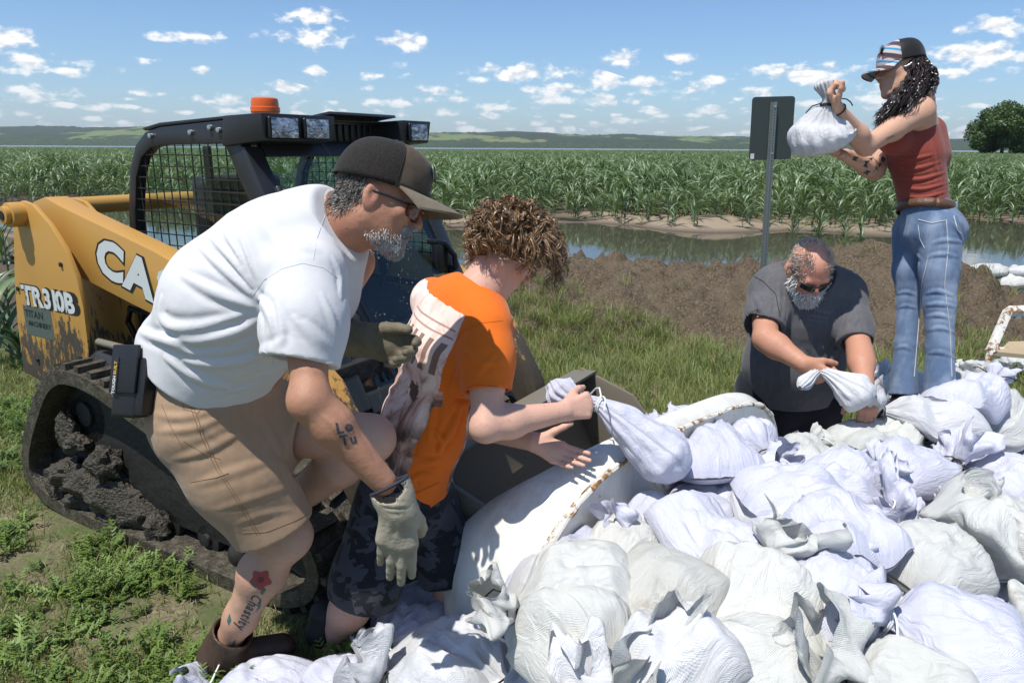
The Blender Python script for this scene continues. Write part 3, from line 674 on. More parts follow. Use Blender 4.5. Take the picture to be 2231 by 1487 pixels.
def arm_text(px, py, l):
    v = cF+cR*(px-1115.5)/FPX+cU*(743.5-py)/FPX; t = ((R0+mL*l-cC)@mL)/(v@mL); return cC+v*t
og = arm_text(212, 586, .195)
sd2 = unit(mF*1.0+mU*-.26); su2 = unit(mU*1.0+mF*.26)
letters('brand_lettering_edge', 'CASE', og+mF*-.004, sd2, su2, .205, DECALK, ar, .019, .0015, 1.22, .008)
letters('brand_lettering', 'CASE', og, sd2, su2, .205, DECAL, ar, .011, .003, 1.22, .008)
og = arm_text(53, 660, .12)
letters('model_lettering_edge', 'TR310B', og+mF*-.002, mF, mU, .118, DECALK, tw, .010, .0015, 1.1, -.004)
letters('model_lettering', 'TR310B', og, mF, mU, .118, DECAL, tw, .005, .003, 1.1, -.004)
og = arm_text(60, 727, .12); STK = mud_paint('sticker_green', (.075, .105, .088), .5, .5, 1.1, .9); INK = simple('sticker_ink', (.012, .014, .013), .6)
mb = MB(); mb.prism([og+mF*a+mU*b for a, b in ((0, 0), (.225, 0), (.225, .135), (0, .135))], -mL*.0012); st_ = mb.build('dealer_sticker', STK, tw)
letters('sticker_lettering', 'TITAN', og+mF*.012+mU*.085-mL*.0012, mF, mU, .046, INK, st_, .0008, .001, 1.1); letters('sticker_lettering', 'MACHINERY', og+mF*.03+mU*.045-mL*.0012, mF, mU, .034, INK, st_, .0006, .001, .95)
for (a, b) in ((-.02, .98), (-.03, 1.12), (.36, 1.12), (.40, .72), (.05, .66), (.30, .62)):
    bo = MB(); bo.tube([M(a, .112, b), M(a, .122, b)], .010, 6); bo.build('bolt', STEELD, tw)
# lift cylinder and the dark machinery bay under the arm
cy = MB(); cy.tube([M(.46, .17, .70), M(1.15, .17, .66)], .058, 18); cy.build('lift_cylinder', mud_paint('cyl_black', (.02, .019, .016), .4, .3, 1.2, 1.), LO, bev=.004)
cy = MB(); cy.tube([M(.50, .15, .80), M(1.05, .15, .79)], .016, 10); cy.build('hydraulic_pipe', mud_paint('pipe', (.18, .16, .12), .4, .3, 1.2, .8), LO, True)
by = MB(); by.box(M(.95, .80, .52), 1.35, .90, .55, AX); by.build('chassis', STEELD, LO, bev=.02)
by = MB(); by.prism([M(a, .36, b) for a, b in [(.02, .55), (.02, 1.0), (.35, 1.12), (1.3, .92), (1.45, .55)]], mL*.90); by.build('engine_cover', simple('bay_dark', (.018, .016, .013), .6), LO, bev=.02)
for q in range(3):
    hs = MB(); hs.tube([M(.52+q*.10, .33, .72), M(.50+q*.10, .29, .86), M(.56+q*.1, .27, .93), M(.66+q*.1, .29, .90), M(.70+q*.1, .33, .80)], .013, 8); hs.build('hydraulic_hose', GLOSS, LO, True)
# ---- cab
def frontf(z): return 1.12+(1.66-z)*.52
ca, cb = .42, 1.43
def side_frame(l, th):
    out = [(.36, .95), (.365, 1.12), (.40, 1.34), (.44, 1.50), (.50, 1.60), (.58, 1.655), (.68, 1.675), (1.12, 1.70), (1.20, 1.52), (frontf(1.30), 1.30), (frontf(.90), .90)]
    inn = [(.41, .98), (.415, 1.12), (.445, 1.33), (.48, 1.47), (.53, 1.55), (.60, 1.592), (.70, 1.605), (1.07, 1.61), (1.13, 1.49), (frontf(1.29)-.07, 1.29), (frontf(.93)-.07, .95)]
    n = len(out); vs = [M(a, l, b) for a, b in out]+[M(a, l, b) for a, b in inn]; vs += [v+mL*th for v in vs]; fs = []; k = 2*n
    for i in range(n):
        j = (i+1) % n; fs += [(i, j, n+j, n+i), (k+i, k+n+i, k+n+j, k+j), (i, k+i, k+j, j), (n+i, n+j, k+n+j, k+n+i)]
    mb = MB(); mb.add(vs, fs); f_ = mb.build('cab_side_frame', BLK, LO, bev=.006)
    sc_ = MB()
    def zt(f): return float(np.interp(f, [a for a, b in inn[:8]], [b for a, b in inn[:8]]))+.012
    for f in np.arange(.43, 1.40, .052):
        top = zt(f) if f < 1.07 else 1.66-(f+.06-1.12)/.52
        if top > .99: sc_.tube([M(f, l+th*.35, .96), M(f, l+th*.35, top)], .0028, 5)
    for z in np.arange(1.0, 1.60, .047):
        f0 = float(np.interp(z, [b for a, b in inn[:7]], [a for a, b in inn[:7]]))-.01; sc_.tube([M(f0, l+th*.2, z), M(frontf(z)-.05, l+th*.2, z)], .0028, 5)
    sc_.build('wire_screen', BLK, f_, True)
    g = MB(); g.prism([M(a, l+th+.012, b) for a, b in inn], mL*.006); g.build('side_window', GLASS2, f_)
    g = MB(); g.box(M(.86, l+th+.03, 1.28), .03, .02, .64, AX); g.build('window_post', BLK, f_)
    for (a, b) in ((.62, 1.640), (.88, 1.652), (1.05, 1.66), (1.0, 1.67)):
        g = MB(); g.tube([M(a, l-.012, b), M(a, l+.004, b)], .011, 10); g.build('bolt', CHROME, f_, bev=.003)
    return f_
side_frame(ca, .05); side_frame(cb-.05, .05)
rf = MB(); rf.prism([M(a, ca, b) for a, b in [(.56, 1.672), (.68, 1.692), (1.16, 1.716), (1.16, 1.704), (.68, 1.678), (.58, 1.66)]], mL*(cb-ca)); roof = rf.build('roof', BLK, LO, bev=.004)
# visor with the lamp pods
def pod(l0, l1, lamps):
    mb = MB(); mb.add([M(1.10, l0, 1.712), M(1.30, l0+.01, 1.720), M(1.29, l0+.02, 1.62), M(1.08, l0, 1.60), M(1.10, l1, 1.712), M(1.30, l1-.01, 1.720), M(1.29, l1-.02, 1.62), M(1.08, l1, 1.60)],
                       [(0, 1, 2, 3), (4, 7, 6, 5), (0, 4, 5, 1), (1, 5, 6, 2), (2, 6, 7, 3), (3, 7, 4, 0)]); pd = mb.build('lamp_pod', BLK, LO, bev=.006)
    for lc, w in lamps:
        fr_ = MB(); fr_.box(M(1.302, lc, 1.668), .022, w+.014, .082, AX); h = fr_.build('headlight', GLOSS, pd, bev=.010, seg=3)
        ls = MB(); A = []
        for i in range(9):
            A.append([M(1.3145+.006*math.cos((i-4)/4*1.2)*math.cos((j-6)/6*1.2), lc+w/2*(j-6)/6, 1.668+.036*(i-4)/4) for j in range(13)])
        ls.grid(np.array(A)); ls.build('lens', LENS, h, True)
def m_lens(N, b):
    w = N.noise(N.mapping(N.co, (1, 1, 2.2)), 26., 3., .5, dist=1.2)
    put(N, b.inputs['Base Color'], N.ramp(w, [(.35, (.16, .17, .19)), (.55, (.55, .58, .62)), (.7, (.85, .87, .9))])); put(N, b.inputs['Roughness'], .08); put(N, b.inputs['Metallic'], .6); put(N, b.inputs['Normal'], bump(N, w, .8, .01))
LENS = mat('headlight_lens', m_lens)
pod(.40, .80, [(.505, .13), (.675, .12)]); pod(1.22, 1.45, [(1.33, .12)])
vz = MB(); vz.prism([M(a, .80, b) for a, b in [(1.05, 1.712), (1.26, 1.742), (1.27, 1.730), (1.05, 1.70)]], mL*.42); vz.build('visor', BLK, LO, bev=.004)
for i in range(9):
    g = MB(); g.box(M(1.13, .86+i*.042, 1.655), .02, .030, .085, AX); g.build('vent_slat', GLOSS, LO, bev=.006)
bc = MB(); bp = M(.95, .74, 1.71)
bc.tube([bp+mU*z for z in (0, .012, .014, .03, .032, .05, .052, .07, .085, .09)], [.062, .062, .058, .058, .061, .061, .057, .057, .054, .046], 26)
bc.build('beacon', simple('beacon_orange', (.72, .12, .012), .3, 0, .08), LO, True)
# front door: frame, glass, handle, wiper
dz0, dz1 = .62, 1.60
def fp(l, z, o=0.): return M(frontf(z)+o, l, z)
df = MB()
for (l0, l1) in ((ca, ca+.085), (cb-.085, cb)): df.prism([fp(l0, dz0), fp(l1, dz0), fp(l1, dz1), fp(l0, dz1)], mF*.03)
for (z0, z1) in ((dz0-.02, dz0+.05), (dz1-.04, dz1+.02)): df.prism([fp(ca+.085, z0), fp(cb-.085, z0), fp(cb-.085, z1), fp(ca+.085, z1)], mF*.03)
door = df.build('front_door', BLK, LO, bev=.008)
g = MB(); g.prism([fp(ca+.085, dz0+.05, .01), fp(cb-.085, dz0+.05, .01), fp(cb-.085, dz1-.04, .01), fp(ca+.085, dz1-.04, .01)], mF*.006); g.build('windshield', GLASS, door)
g = MB(); g.tube([fp(1.26, 1.17, .03), fp(1.26, 1.17, .075), fp(1.31, 1.16, .085), fp(1.35, 1.10, .08), fp(1.36, 1.04, .05), fp(1.36, 1.03, .02)], .014, 8); g.build('door_handle', GLOSS, door, True)
g = MB(); g.box(fp(1.30, 1.09, .03), .04, .10, .15, AX); g.build('door_latch', GLOSS, door, bev=.015)
g = MB(); g.tube([fp(.66, .70, .05), fp(.60, 1.08, .05)], .009, 6); g.tube([fp(.70, .70, .05), fp(.64, 1.06, .05)], .007, 6); g.build('wiper', GLOSS, door, True)
g = MB(); g.tube([fp(.58, .93, .02), fp(.58, .93, .05)], .034, 16); g.build('wiper_motor', simple('grey_plastic', (.10, .11, .10), .5), door, bev=.006)
br = MB(); br.box(fp(.56, 1.38, .05), .05, .26, .05, AX); br.tube([fp(.47, 1.45, .06), fp(.47, 1.22, .06)], .018, 8); br.tube([fp(.68, 1.45, .06), fp(.70, 1.25, .06)], .012, 8); br.build('door_bracket', BLK, door, bev=.006)
# inside: seat, lever, rear wall, floor
se = MB(); se.box(M(.75, .92, .98), .50, .50, .14, AX); se.box(M(.52, .92, 1.22), .13, .46, .50, AX); se.build('seat', simple('seat_vinyl', (.015, .016, .017), .55), LO, bev=.05, seg=3)
fl = MB(); fl.box(M(1.0, .92, .80), 1.0, .94, .05, AX); fl.build('cab_floor', STEELD, LO)
for l in (.66, 1.16):
    jo = MB(); jo.tube([M(1.20, l, .85), M(1.20, l, .92)], [.055, .03], 12); jo.tube([M(1.20, l, .92), M(1.21, l, 1.03)], .013, 8); jo.tube([M(1.21, l, 1.02), M(1.22, l, 1.07), M(1.21, l, 1.12)], [.02, .034, .026], 12); jo.build('control_lever', GLOSS, LO, True)
# ---- bucket
BK = mud_paint('bucket_steel', (.17, .145, .105), .6, -.2, .75, .55)
b0, b1 = .34, 1.70
bp_ = [(2.02, .50), (2.02, .46), (2.04, .24), (2.12, .10), (2.28, .045), (2.62, .03)]
bk = MB()
bk.prism([M(a, b0, b) for a, b in bp_]+[M(a, b0, b) for a, b in [(2.62, .012), (2.27, .020), (2.10, .08), (2.015, .235), (1.99, .46), (1.99, .50)]], mL*(b1-b0)); bucket = bk.build('bucket', BK, LO, bev=.004)
tp = MB(); tp.prism([M(1.975, b0, .50), M(2.10, b0, .515), M(2.10, b0, .53), M(1.975, b0, .515)], mL*(b1-b0)); tp.build('bucket_lip', BK, bucket, bev=.003)
for l in (b0-.001, b1-.019):
    sp = MB(); sp.prism([M(a, l, b) for a, b in [(1.99, .50), (2.02, .535), (2.30, .44), (2.50, .22), (2.64, .03), (2.28, .03), (2.11, .09), (2.02, .24)]], mL*.02); sp.build('bucket_side', BK, bucket, bev=.004)
ed = MB(); ed.box(M(2.66, (b0+b1)/2, .022), .13, b1-b0+.02, .018, AX); ed.build('cutting_edge', STEELD, bucket)
# ================================================================ trailer, fender and rack
def T(a, n, z): return T0+eA*a+eN*n+np.array([0, 0, z])
def m_wpaint(N, b):
    po = N('ShaderNodeNewGeometry').outputs['Position']; n1 = N.noise(po, 14., 6., .65); n2 = N.noise(po, 70., 3.)
    rust = N('ShaderNodeMapRange', {'Value': N.math('ADD', n1, N.math('MULTIPLY', n2, .25)), 'From Min': .77, 'From Max': .84}).outputs[0]
    grime = N.noise(N.mapping(po, (1, 1, .35)), 9., 6., .7)
    c = N.mix(N('ShaderNodeMapRange', {'Value': grime, 'From Min': .42, 'From Max': .72}).outputs[0], (.70, .70, .655), (.50, .475, .40))
    c = N.mix(N('ShaderNodeMapRange', {'Value': N.noise(N.mapping(po, (1, 1, .2)), 30., 4., .7), 'From Min': .60, 'From Max': .75, 'To Max': .5}).outputs[0], c, (.42, .33, .22))
    put(N, b.inputs['Base Color'], N.mix(rust, c, N.mix(n2, (.10, .035, .012), (.36, .16, .05)))); put(N, b.inputs['Roughness'], N.math('ADD', .3, N.math('MULTIPLY', rust, .5)))
    put(N, b.inputs['Normal'], bump(N, N.math('ADD', n1, N.math('MULTIPLY', rust, -.4)), .15, .004))
WPAINT = mat('white_paint', m_wpaint)
def m_rust(N, b):
    po = N('ShaderNodeNewGeometry').outputs['Position']; n1 = N.noise(po, 24., 6., .7); n2 = N.noise(po, 90., 3.)
    k = N('ShaderNodeMapRange', {'Value': n1, 'From Min': .50, 'From Max': .58}).outputs[0]
    put(N, b.inputs['Base Color'], N.mix(k, (.66, .65, .58), N.ramp(n2, [(.3, (.05, .02, .01)), (.55, (.30, .14, .04)), (.75, (.50, .30, .10))]))); put(N, b.inputs['Roughness'], .7)
    put(N, b.inputs['Normal'], bump(N, n1, .8, .008))
RUST = mat('rusty_edge', m_rust)
TR = empty('flatbed_trailer', T(1.1, .9, 0)); PW[TR.name] = Matrix.Translation(tuple(T(1.1, .9, 0)))
tag(TR, 'old white trailer with rusty flared fender, buried under sandbags', 'trailer')
TAX = np.array([eA, eN, [0, 0, 1.]])
PLANK = simple('deck_wood', (.20, .16, .11), .85, 0, .35, 9.)
for i in range(11):
    d_ = MB(); d_.box(T(1.58, .10+i*.165, .235), 3.4, .155, .04, TAX); d_.build('deck_plank', PLANK, TR, bev=.004)
fr = MB(); fr.box(T(1.58, .03, .165), 3.4, .06, .13, TAX); fr.build('frame_rail', WPAINT, TR, bev=.006)
fr = MB(); fr.box(T(1.58, 1.88, .165), 3.4, .06, .13, TAX); fr.build('frame_rail', WPAINT, TR, bev=.006)
# fender: a flared wheel arch; stations from the low front end over the top to the rear
st = [(-.14, .14, .10, .20), (-.12, .15, .26, .24), (-.05, .14, .40, .26), (.06, .10, .51, .23), (.19, .04, .59, .18), (.36, .01, .635, .14), (.58, .0, .655, .125), (.82, .0, .66, .12), (1.02, .0, .655, .12), (1.16, .0, .625, .12), (1.26, .0, .56, .12), (1.31, .0, .45, .12), (1.33, .0, .25, .12)]
sa = np.array(st); tt = np.linspace(0, len(st)-1, 60)
def cint(k):
    y = sa[:, k]; xx = np.arange(len(st)); v = np.interp(tt, xx, y); ker = np.array([1, 2, 3, 2, 1])/9.; vp = np.pad(v, 2, mode='edge'); return np.convolve(vp, ker, 'valid')
fa, fi, fz, fw = [cint(k) for k in range(4)]
A = []
for i in range(60):
    row = []
    for j in range(13):
        w = j/12; n = .02-fi[i]*0-(fw[i]+.0)*w-fi[i]*.9*w; z = fz[i]+.035*math.sin(w*math.pi)*(1 if w < .5 else 1)-.05*max(0, w-.6)**1.2*2.2; row.append(T(fa[i]-.03*math.sin(math.pi*w)*(1 if i < 18 else 0), n, z))
    A.append(row)
A = np.array(A); lip = [A[i][-1] for i in range(60)]
fe = MB(); fe.grid(A); fb = A.copy(); fb[:, :, 2] -= .006; fe.grid(fb[:, ::-1]); fender = fe.build('fender', WPAINT, TR, True)
sk = MB(); sk.grid(np.array([[A[i][-1], A[i][-1]+np.array([0, 0, -.035])-eN*.004] for i in range(60)])); sk.build('fender_lip', WPAINT, fender, True)
wl = MB(); wl.grid(np.array([[A[i][0]+eN*.004+np.array([0, 0, .004]), np.array([A[i][0][0], A[i][0][1], max(.12, A[i][0][2]-.12)])+eN*.004, np.array([A[i][0][0], A[i][0][1], .12])+eN*.004] for i in range(60)])); wl.build('fender_inner_wall', WPAINT, fender, True)
sm = MB(); r1 = np.random.default_rng(2); sp_ = [A[i][0]+eN*.008+np.array([0, 0, .004+r1.uniform(-.003, .003)]) for i in range(0, 60)]
sm.tube(sp_, [.008+r1.uniform(-.002, .005) for _ in sp_], 7); sm.build('rusty_seam', RUST, fender, True)
bd = MB(); bd.grid(np.array([[A[i][0]-eN*.004+np.array([0, 0, .002]), A[i][1]*.45+A[i][0]*.55+np.array([0, 0, .003])] for i in range(8, 52)])); bd.build('rusty_band', RUST, fender, True)
wh = MB(); wc = T(.45, -.10, .29); wh.tube([wc+eN*.085, wc+eN*.075, wc-eN*.075, wc-eN*.085], [.25, .29, .29, .25], 36); w_ = wh.build('wheel', simple('tyre', (.02, .02, .02), .8), TR, bev=.01)
wh = MB(); wh.tube([wc+eN*.09, wc-eN*.09], .16, 24); wh.build('rim', WPAINT, w_, bev=.008)
# the rack at the far right end of the trailer
rk = MB(); a_, b_ = P(2196, 676, 3.75), P(2158, 764, 3.55); c_, d_ = P(2330, 672, 3.9), P(2330, 770, 3.7)
rk.tube([a_, b_], .024, 4); rk.tube([a_, c_], .026, 4); rk.tube([b_, d_], .022, 4); rk.tube([a_-np.array([0, 0, .035]), c_-np.array([0, 0, .035])], .014, 4); rk.tube([c_, d_], .024, 4)
g_ = np.array([b_[0], b_[1], .14]); rk.tube([b_, g_], .02, 4); rk.tube([d_, [d_[0], d_[1], .14]], .02, 4); rk.build('rack_frame', RUST, TR, bev=.004)
pl = MB(); pl.prism([P(2172, 775, 3.5), P(2330, 790, 3.6), P(2330, 748, 3.75), P(2196, 752, 3.7)], (0, 0, .02)); pl.build('rack_board', simple('plywood', (.40, .31, .19), .8, 0, .2, 6.), TR)
# ================================================================ sandbags
def m_bag(name, c1, c2, dirt):
    def fn(N, b):
        uv = N('ShaderNodeTexCoord').outputs['UV']; su = N('ShaderNodeSeparateXYZ', {0: uv})
        po = N('ShaderNodeNewGeometry').outputs['Position']; oi = N('ShaderNodeObjectInfo').outputs['Random']
        wv = N.math('MULTIPLY', N.math('SINE', N.math('MULTIPLY', su.outputs[0], 1150.)), N.math('SINE', N.math('MULTIPLY', su.outputs[1], 1150.)))
        th = N.noise(N.mapping(uv, (14, 260, 1)), 1., 2.); th2 = N.noise(N.mapping(uv, (260, 14, 1)), 1., 2.)
        cr = N.noise(N.mapping(uv, (16, 11, 1)), 1., 5., .62, dist=.7); big = N.noise(po, 7., 4.)
        c = N.mix(N.math('ADD', N.math('MULTIPLY', oi, .5), N.math('MULTIPLY', cr, .5)), c1, c2)
        c = N.mix(N.math('MULTIPLY', N('ShaderNodeMapRange', {'Value': N.math('ADD', th, th2), 'From Min': .75, 'From Max': 1.3}).outputs[0], .22), c, tuple(x*.82 for x in c1))
        c = N.mix(N.math('MULTIPLY', N.math('LESS_THAN', wv, -.25), .09), c, tuple(x*.6 for x in c1))
        dk = N('ShaderNodeMapRange', {'Value': N.math('ADD', big, N.math('MULTIPLY', N.noise(po, 60., 4., .7), .4)), 'From Min': .92-dirt, 'From Max': 1.05-dirt, 'To Max': .6}).outputs[0]
        c = N.mix(dk, c, (.30, .24, .16))
        put(N, b.inputs['Base Color'], c); put(N, b.inputs['Roughness'], .42); put(N, b.inputs['Specular IOR Level'], .4)
        h = N.math('ADD', N.math('SUBTRACT', N.math('MULTIPLY', wv, .09), N.math('MULTIPLY', N.math('ABSOLUTE', N.math('SUBTRACT', N.noise(N.mapping(uv, (9, 16, 1)), 1., 3., .55, dist=.9), .5)), 3.2)), N.math('ADD', N.math('MULTIPLY', cr, .9), N.math('MULTIPLY', N.math('ADD', th, th2), .18)))
        put(N, b.inputs['Normal'], bump(N, h, .55, .012))
        tr = N('ShaderNodeBsdfTranslucent', {'Color': N.mix(1., c, (.9, .9, .95), 'MULTIPLY')}); ms = N('ShaderNodeMixShader', {0: .16, 1: b.outputs[0], 2: tr.outputs[0]}); N.l.new(ms.outputs[0], N.out.inputs[0])
    return mat(name, fn)
BAGL = m_bag('bag_lavender', (.64, .65, .76), (.70, .71, .79), 0.)
BAGG = m_bag('bag_grey', (.63, .64, .60), (.70, .70, .66), .05)
BAGW = m_bag('bag_white', (.68, .69, .70), (.74, .74, .75), .02)
BAGD = m_bag('bag_dirty', (.56, .56, .51), (.64, .64, .59), .13)
TIE = simple('tie_string', (.022, .017, .014), .8); TIEW = simple('tie_white', (.7, .7, .7), .6)
HS = .01; HX0, HY0 = -1.6, .6; HM_ = np.zeros((460, 560))      # height of the pile, every centimetre (y, x)
for iy in range(460):
    xs_ = HX0+HS*np.arange(560); ys_ = HY0+HS*iy; q = np.stack([xs_-T0[0], ys_-T0[1]+xs_*0], 1); a_ = q@eA[:2]; n_ = q@eN[:2]
    HM_[iy] = np.where((a_ > -.12) & (a_ < 3.25) & (n_ > .02) & (n_ < 1.9), .256, 0)
def blur(h, r):
    k = np.exp(-np.linspace(-2, 2, 2*r+1)**2); k /= k.sum()
    hp = np.pad(h, r, mode='edge'); hp = np.apply_along_axis(lambda v: np.convolve(v, k, 'valid'), 0, hp); return np.apply_along_axis(lambda v: np.convolve(v, k, 'valid'), 1, hp)
def hsample(h, x, y):
    fx = np.clip((x-HX0)/HS, 0, 558.9); fy = np.clip((y-HY0)/HS, 0, 458.9); ix = fx.astype(int); iy = fy.astype(int); a = fx-ix; b = fy-iy
    return (h[iy, ix]*(1-a)+h[iy, ix+1]*a)*(1-b)+(h[iy+1, ix]*(1-a)+h[iy+1, ix+1]*a)*b
def bag_shape(Lb, Wd, Tk, seed, tuft=1., nu=60, nv=60, open_end=False, ptuft=.13):
    "vertices (nu, nv, 3) of one filled bag: stitched flat end, full belly, gathered neck, ruffled tuft"
    r = np.random.default_rng(seed); nb = int(nu*.70); s = np.linspace(0, 1, nb); v = np.linspace(0, 2*math.pi, nv, endpoint=False)
    g = sstep(.60, 1., s)**1.25; a = Wd*(.90+.10*np.sin(math.pi*s))*(1-g)+.026*g
    b = Tk*np.sin(np.clip(s/.30, 0, 1)*math.pi/2)**.62*(1-g)+.024*g; b = np.maximum(b, .0035); x = (s-.5)*Lb+.012*np.sin(s*3)
    ex = .72+.28*sstep(0, .25, s)   # corners of the stitched end
    V = np.zeros((nu, nv, 3)); c, sn = np.cos(v), np.sin(v); p1, p2, p3 = r.uniform(0, 6.28, 3)
    for i in range(nb):
        e = ex[i]; cy = np.sign(c)*np.abs(c)**e; cz = np.sign(sn)*np.abs(sn)**e
        pl = (.5+.5*np.sin(9*v+p1+2*math.sin(s[i]*3)))*.010*sstep(.5, .86, s[i])*(1-.3*g[i])+.006*np.sin(17*v+p2)*sstep(.62, .9, s[i])*(1-.55*g[i])
        V[i, :, 0] = x[i]-(0.018*np.abs(cy)**3*(1-sstep(0, .12, s[i]))*-1 if i < nb*.15 else 0); V[i, :, 1] = cy*(a[i]-pl); V[i, :, 2] = cz*(b[i]-pl*.9)
    wr = fbm(V[:nb]*np.array([1., 1., 1.])+seed*.37, 5.5, 3, seed % 11)-.5; V[:nb, :, 2] += wr*.055*np.sin(np.clip(s, .05, .95)*math.pi)[:, None]*np.sign(sn)[None]*.9
    wr2 = np.abs(fbm(V[:nb]*np.array([3.0, 8., 4.])+seed, 3.2, 3, (seed+3) % 11)-.5); V[:nb, :, 2] += (.014-wr2*.15)*np.maximum(sn, 0)[None]*np.sin(np.clip(s, .06, .94)*math.pi)[:, None]*.9
    nt = nu-nb; t = np.linspace(0, 1, nt+1)[1:]; R = .026+(.062*tuft)*sstep(.0, .55, t)*(1-.30*sstep(.6, 1., t))
    fl = r.uniform(.45, .9); bend = r.uniform(-.05, .05, 2); vv = np.stack([c*1.4, sn*1.4, np.full_like(c, seed*.61)], -1)
    for j in range(nt):
        i = nb+j; q = vv+np.array([0, 0, 1.1*t[j]]); rf = 1+((fbm(q, 1.25, 2, 3, .45)-.5)*2.6)*sstep(.05, .7, t[j]); rf = np.clip(rf, .25, 2.2)
        tw = 1.2*t[j]*(fbm(q, 1.1, 2, 7)-.5); V[i, :, 1] = np.cos(v+tw)*R[j]*rf+bend[0]*t[j]; V[i, :, 2] = np.sin(v+tw)*R[j]*rf*fl+bend[1]*t[j]
        V[i, :, 0] = x[-1]+ptuft*tuft*(t[j]-.10*t[j]**2)+(fbm(vv, 1.2, 2, 9)-.5)*.12*t[j]*tuft
    cr = (np.abs(fbm(V[nb:]+seed*.7, 13., 2, 5, .5)-.5)-.12)*.07; V[nb:] += cr[..., None]*np.stack([np.full_like(cr, .7), np.ones_like(cr)*c, np.ones_like(cr)*sn], -1)*sstep(0, .3, t)[:, None, None]
    return V, nb
def bag_faces(nu, nv):
    i = np.arange(nu-1)[:, None]*nv; j = np.arange(nv)[None]; j2 = (j+1) % nv
    return np.stack([i+j, i+j2, i+nv+j2, i+nv+j], -1).reshape(-1, 4)
def tie_mesh(c, ax, r, seed, m, parent, ends=True):
    r_ = np.random.default_rng(seed); ax = unit(ax); u = unit(np.cross(ax, [0, 0, 1.])+1e-6); w = np.cross(ax, u); mb = MB()
    for q in range(2): mb.tube([c+ax*(.006*q-.003+.003*math.sin(3*a))+(u*math.cos(a)+w*math.sin(a))*(r+.003) for a in np.linspace(0, 6.28, 15)], .0028, 6)
    if ends:
        up = w if w[2] > 0 else -w
        for s in (-1, 1):
            p = c+up*(r+.004); pts = [p]; d = u*s*.8+up*.5+ax*r_.uniform(-.6, .2)
            for k in range(5): pts.append(pts[-1]+unit(d)*r_.uniform(.016, .03)); d = d+np.array([0, 0, -.35])+r_.normal(size=3)*.22
            mb.tube(pts, .0027, 5)
    mb.build('tie', m, parent, True)
UVs = np.stack(np.meshgrid(np.linspace(0, .8, 60), np.linspace(0, .75, 60), indexing='ij'), -1)
def uv_for(V):
    du = np.linalg.norm(np.diff(V, axis=0), axis=2).mean(1); dv = np.linalg.norm(np.roll(V, -1, 1)-V, axis=2)
    uu = np.r_[0, np.cumsum(du)]; vv = np.minimum(np.cumsum(dv.max(0)), 9); return np.stack(np.broadcast_arrays(uu[:, None], vv[None]), -1).reshape(-1, 2)
def place_bag(c, yaw, Lb, Wd, Tk, m, seed, label, tuft=1., pitch=0., cap=.30, lift=0., tie=TIE, res=60, sink=.035, group='sandbags in the pile', tuft_up=.75, ptuft=.12):
    global HM_
    V, nb = bag_shape(Lb, Wd, Tk, seed, tuft, res, res, ptuft=ptuft)
    low = V[..., 2] < 0; V[..., 2] = np.where(low, V[..., 2]*.62, V[..., 2])
    c0 = V[nb-1].mean(0); q = V[nb:]-c0; cu, su = math.cos(tuft_up), math.sin(tuft_up)
    V[nb:, :, 0] = c0[0]+q[..., 0]*cu-q[..., 2]*su; V[nb:, :, 2] = c0[2]+q[..., 0]*su+q[..., 2]*cu
    if pitch:
        cp, sp = math.cos(pitch), math.sin(pitch); x_, z_ = V[..., 0].copy(), V[..., 2].copy(); V[..., 0] = x_*cp+z_*sp; V[..., 2] = z_*cp-x_*sp
    ca, sa_ = math.cos(yaw), math.sin(yaw); wx = c[0]+V[..., 0]*ca-V[..., 1]*sa_; wy = c[1]+V[..., 0]*sa_+V[..., 1]*ca
    hb = blur(HM_, 7); base = hsample(hb, wx, wy); lim = hsample(hb, np.array([c[0]]), np.array([c[1]]))[0]
    hmean = np.median(base[:nb]); hmean = min(hmean, cap); base = hmean+np.clip(base-hmean, -.10, .05)*.6
    wz = base+V[..., 2]+Tk*.62-sink+lift
    Wv = np.stack([wx, wy, wz], -1); Wv[..., 2] = np.maximum(Wv[..., 2], .006)
    o = link('sandbag', mesh_np('sandbag', Wv.reshape(-1, 3), bag_faces(res, res), m, uv=uv_for(V)))
    tag(o, label, 'sandbag', group)
    cen = Wv[nb-1].mean(0); ax = Wv[nb].mean(0)-Wv[nb-3].mean(0)
    if tie is not None: tie_mesh(cen, ax, .025, seed, tie, o)
    # raise the height map under the belly
    ix = np.round((Wv[:nb, :, 0]-HX0)/HS).astype(int); iy = np.round((Wv[:nb, :, 1]-HY0)/HS).astype(int); k = (ix > 1) & (ix < 558) & (iy > 1) & (iy < 458)
    for dx in (-1, 0, 1):
        for dy in (-1, 0, 1): np.maximum.at(HM_, (iy[k]+dy, ix[k]+dx), Wv[:nb, :, 2][k]-.004)
    return o
def top_at(px, py, z0=.35):
    z = z0
    for _ in range(4): g = G(px, py, z); z = .5*z+.5*(float(hsample(HM_, np.array([g[0]]), np.array([g[1]]))[0])+.06)
    return G(px, py, z)
rb = np.random.default_rng(21); sd_ = 100
TINT = {'L': BAGL, 'G': BAGG, 'W': BAGW, 'D': BAGD}; TNAME = {'L': 'bluish white', 'G': 'greyish white', 'W': 'plain white', 'D': 'soiled grey'}
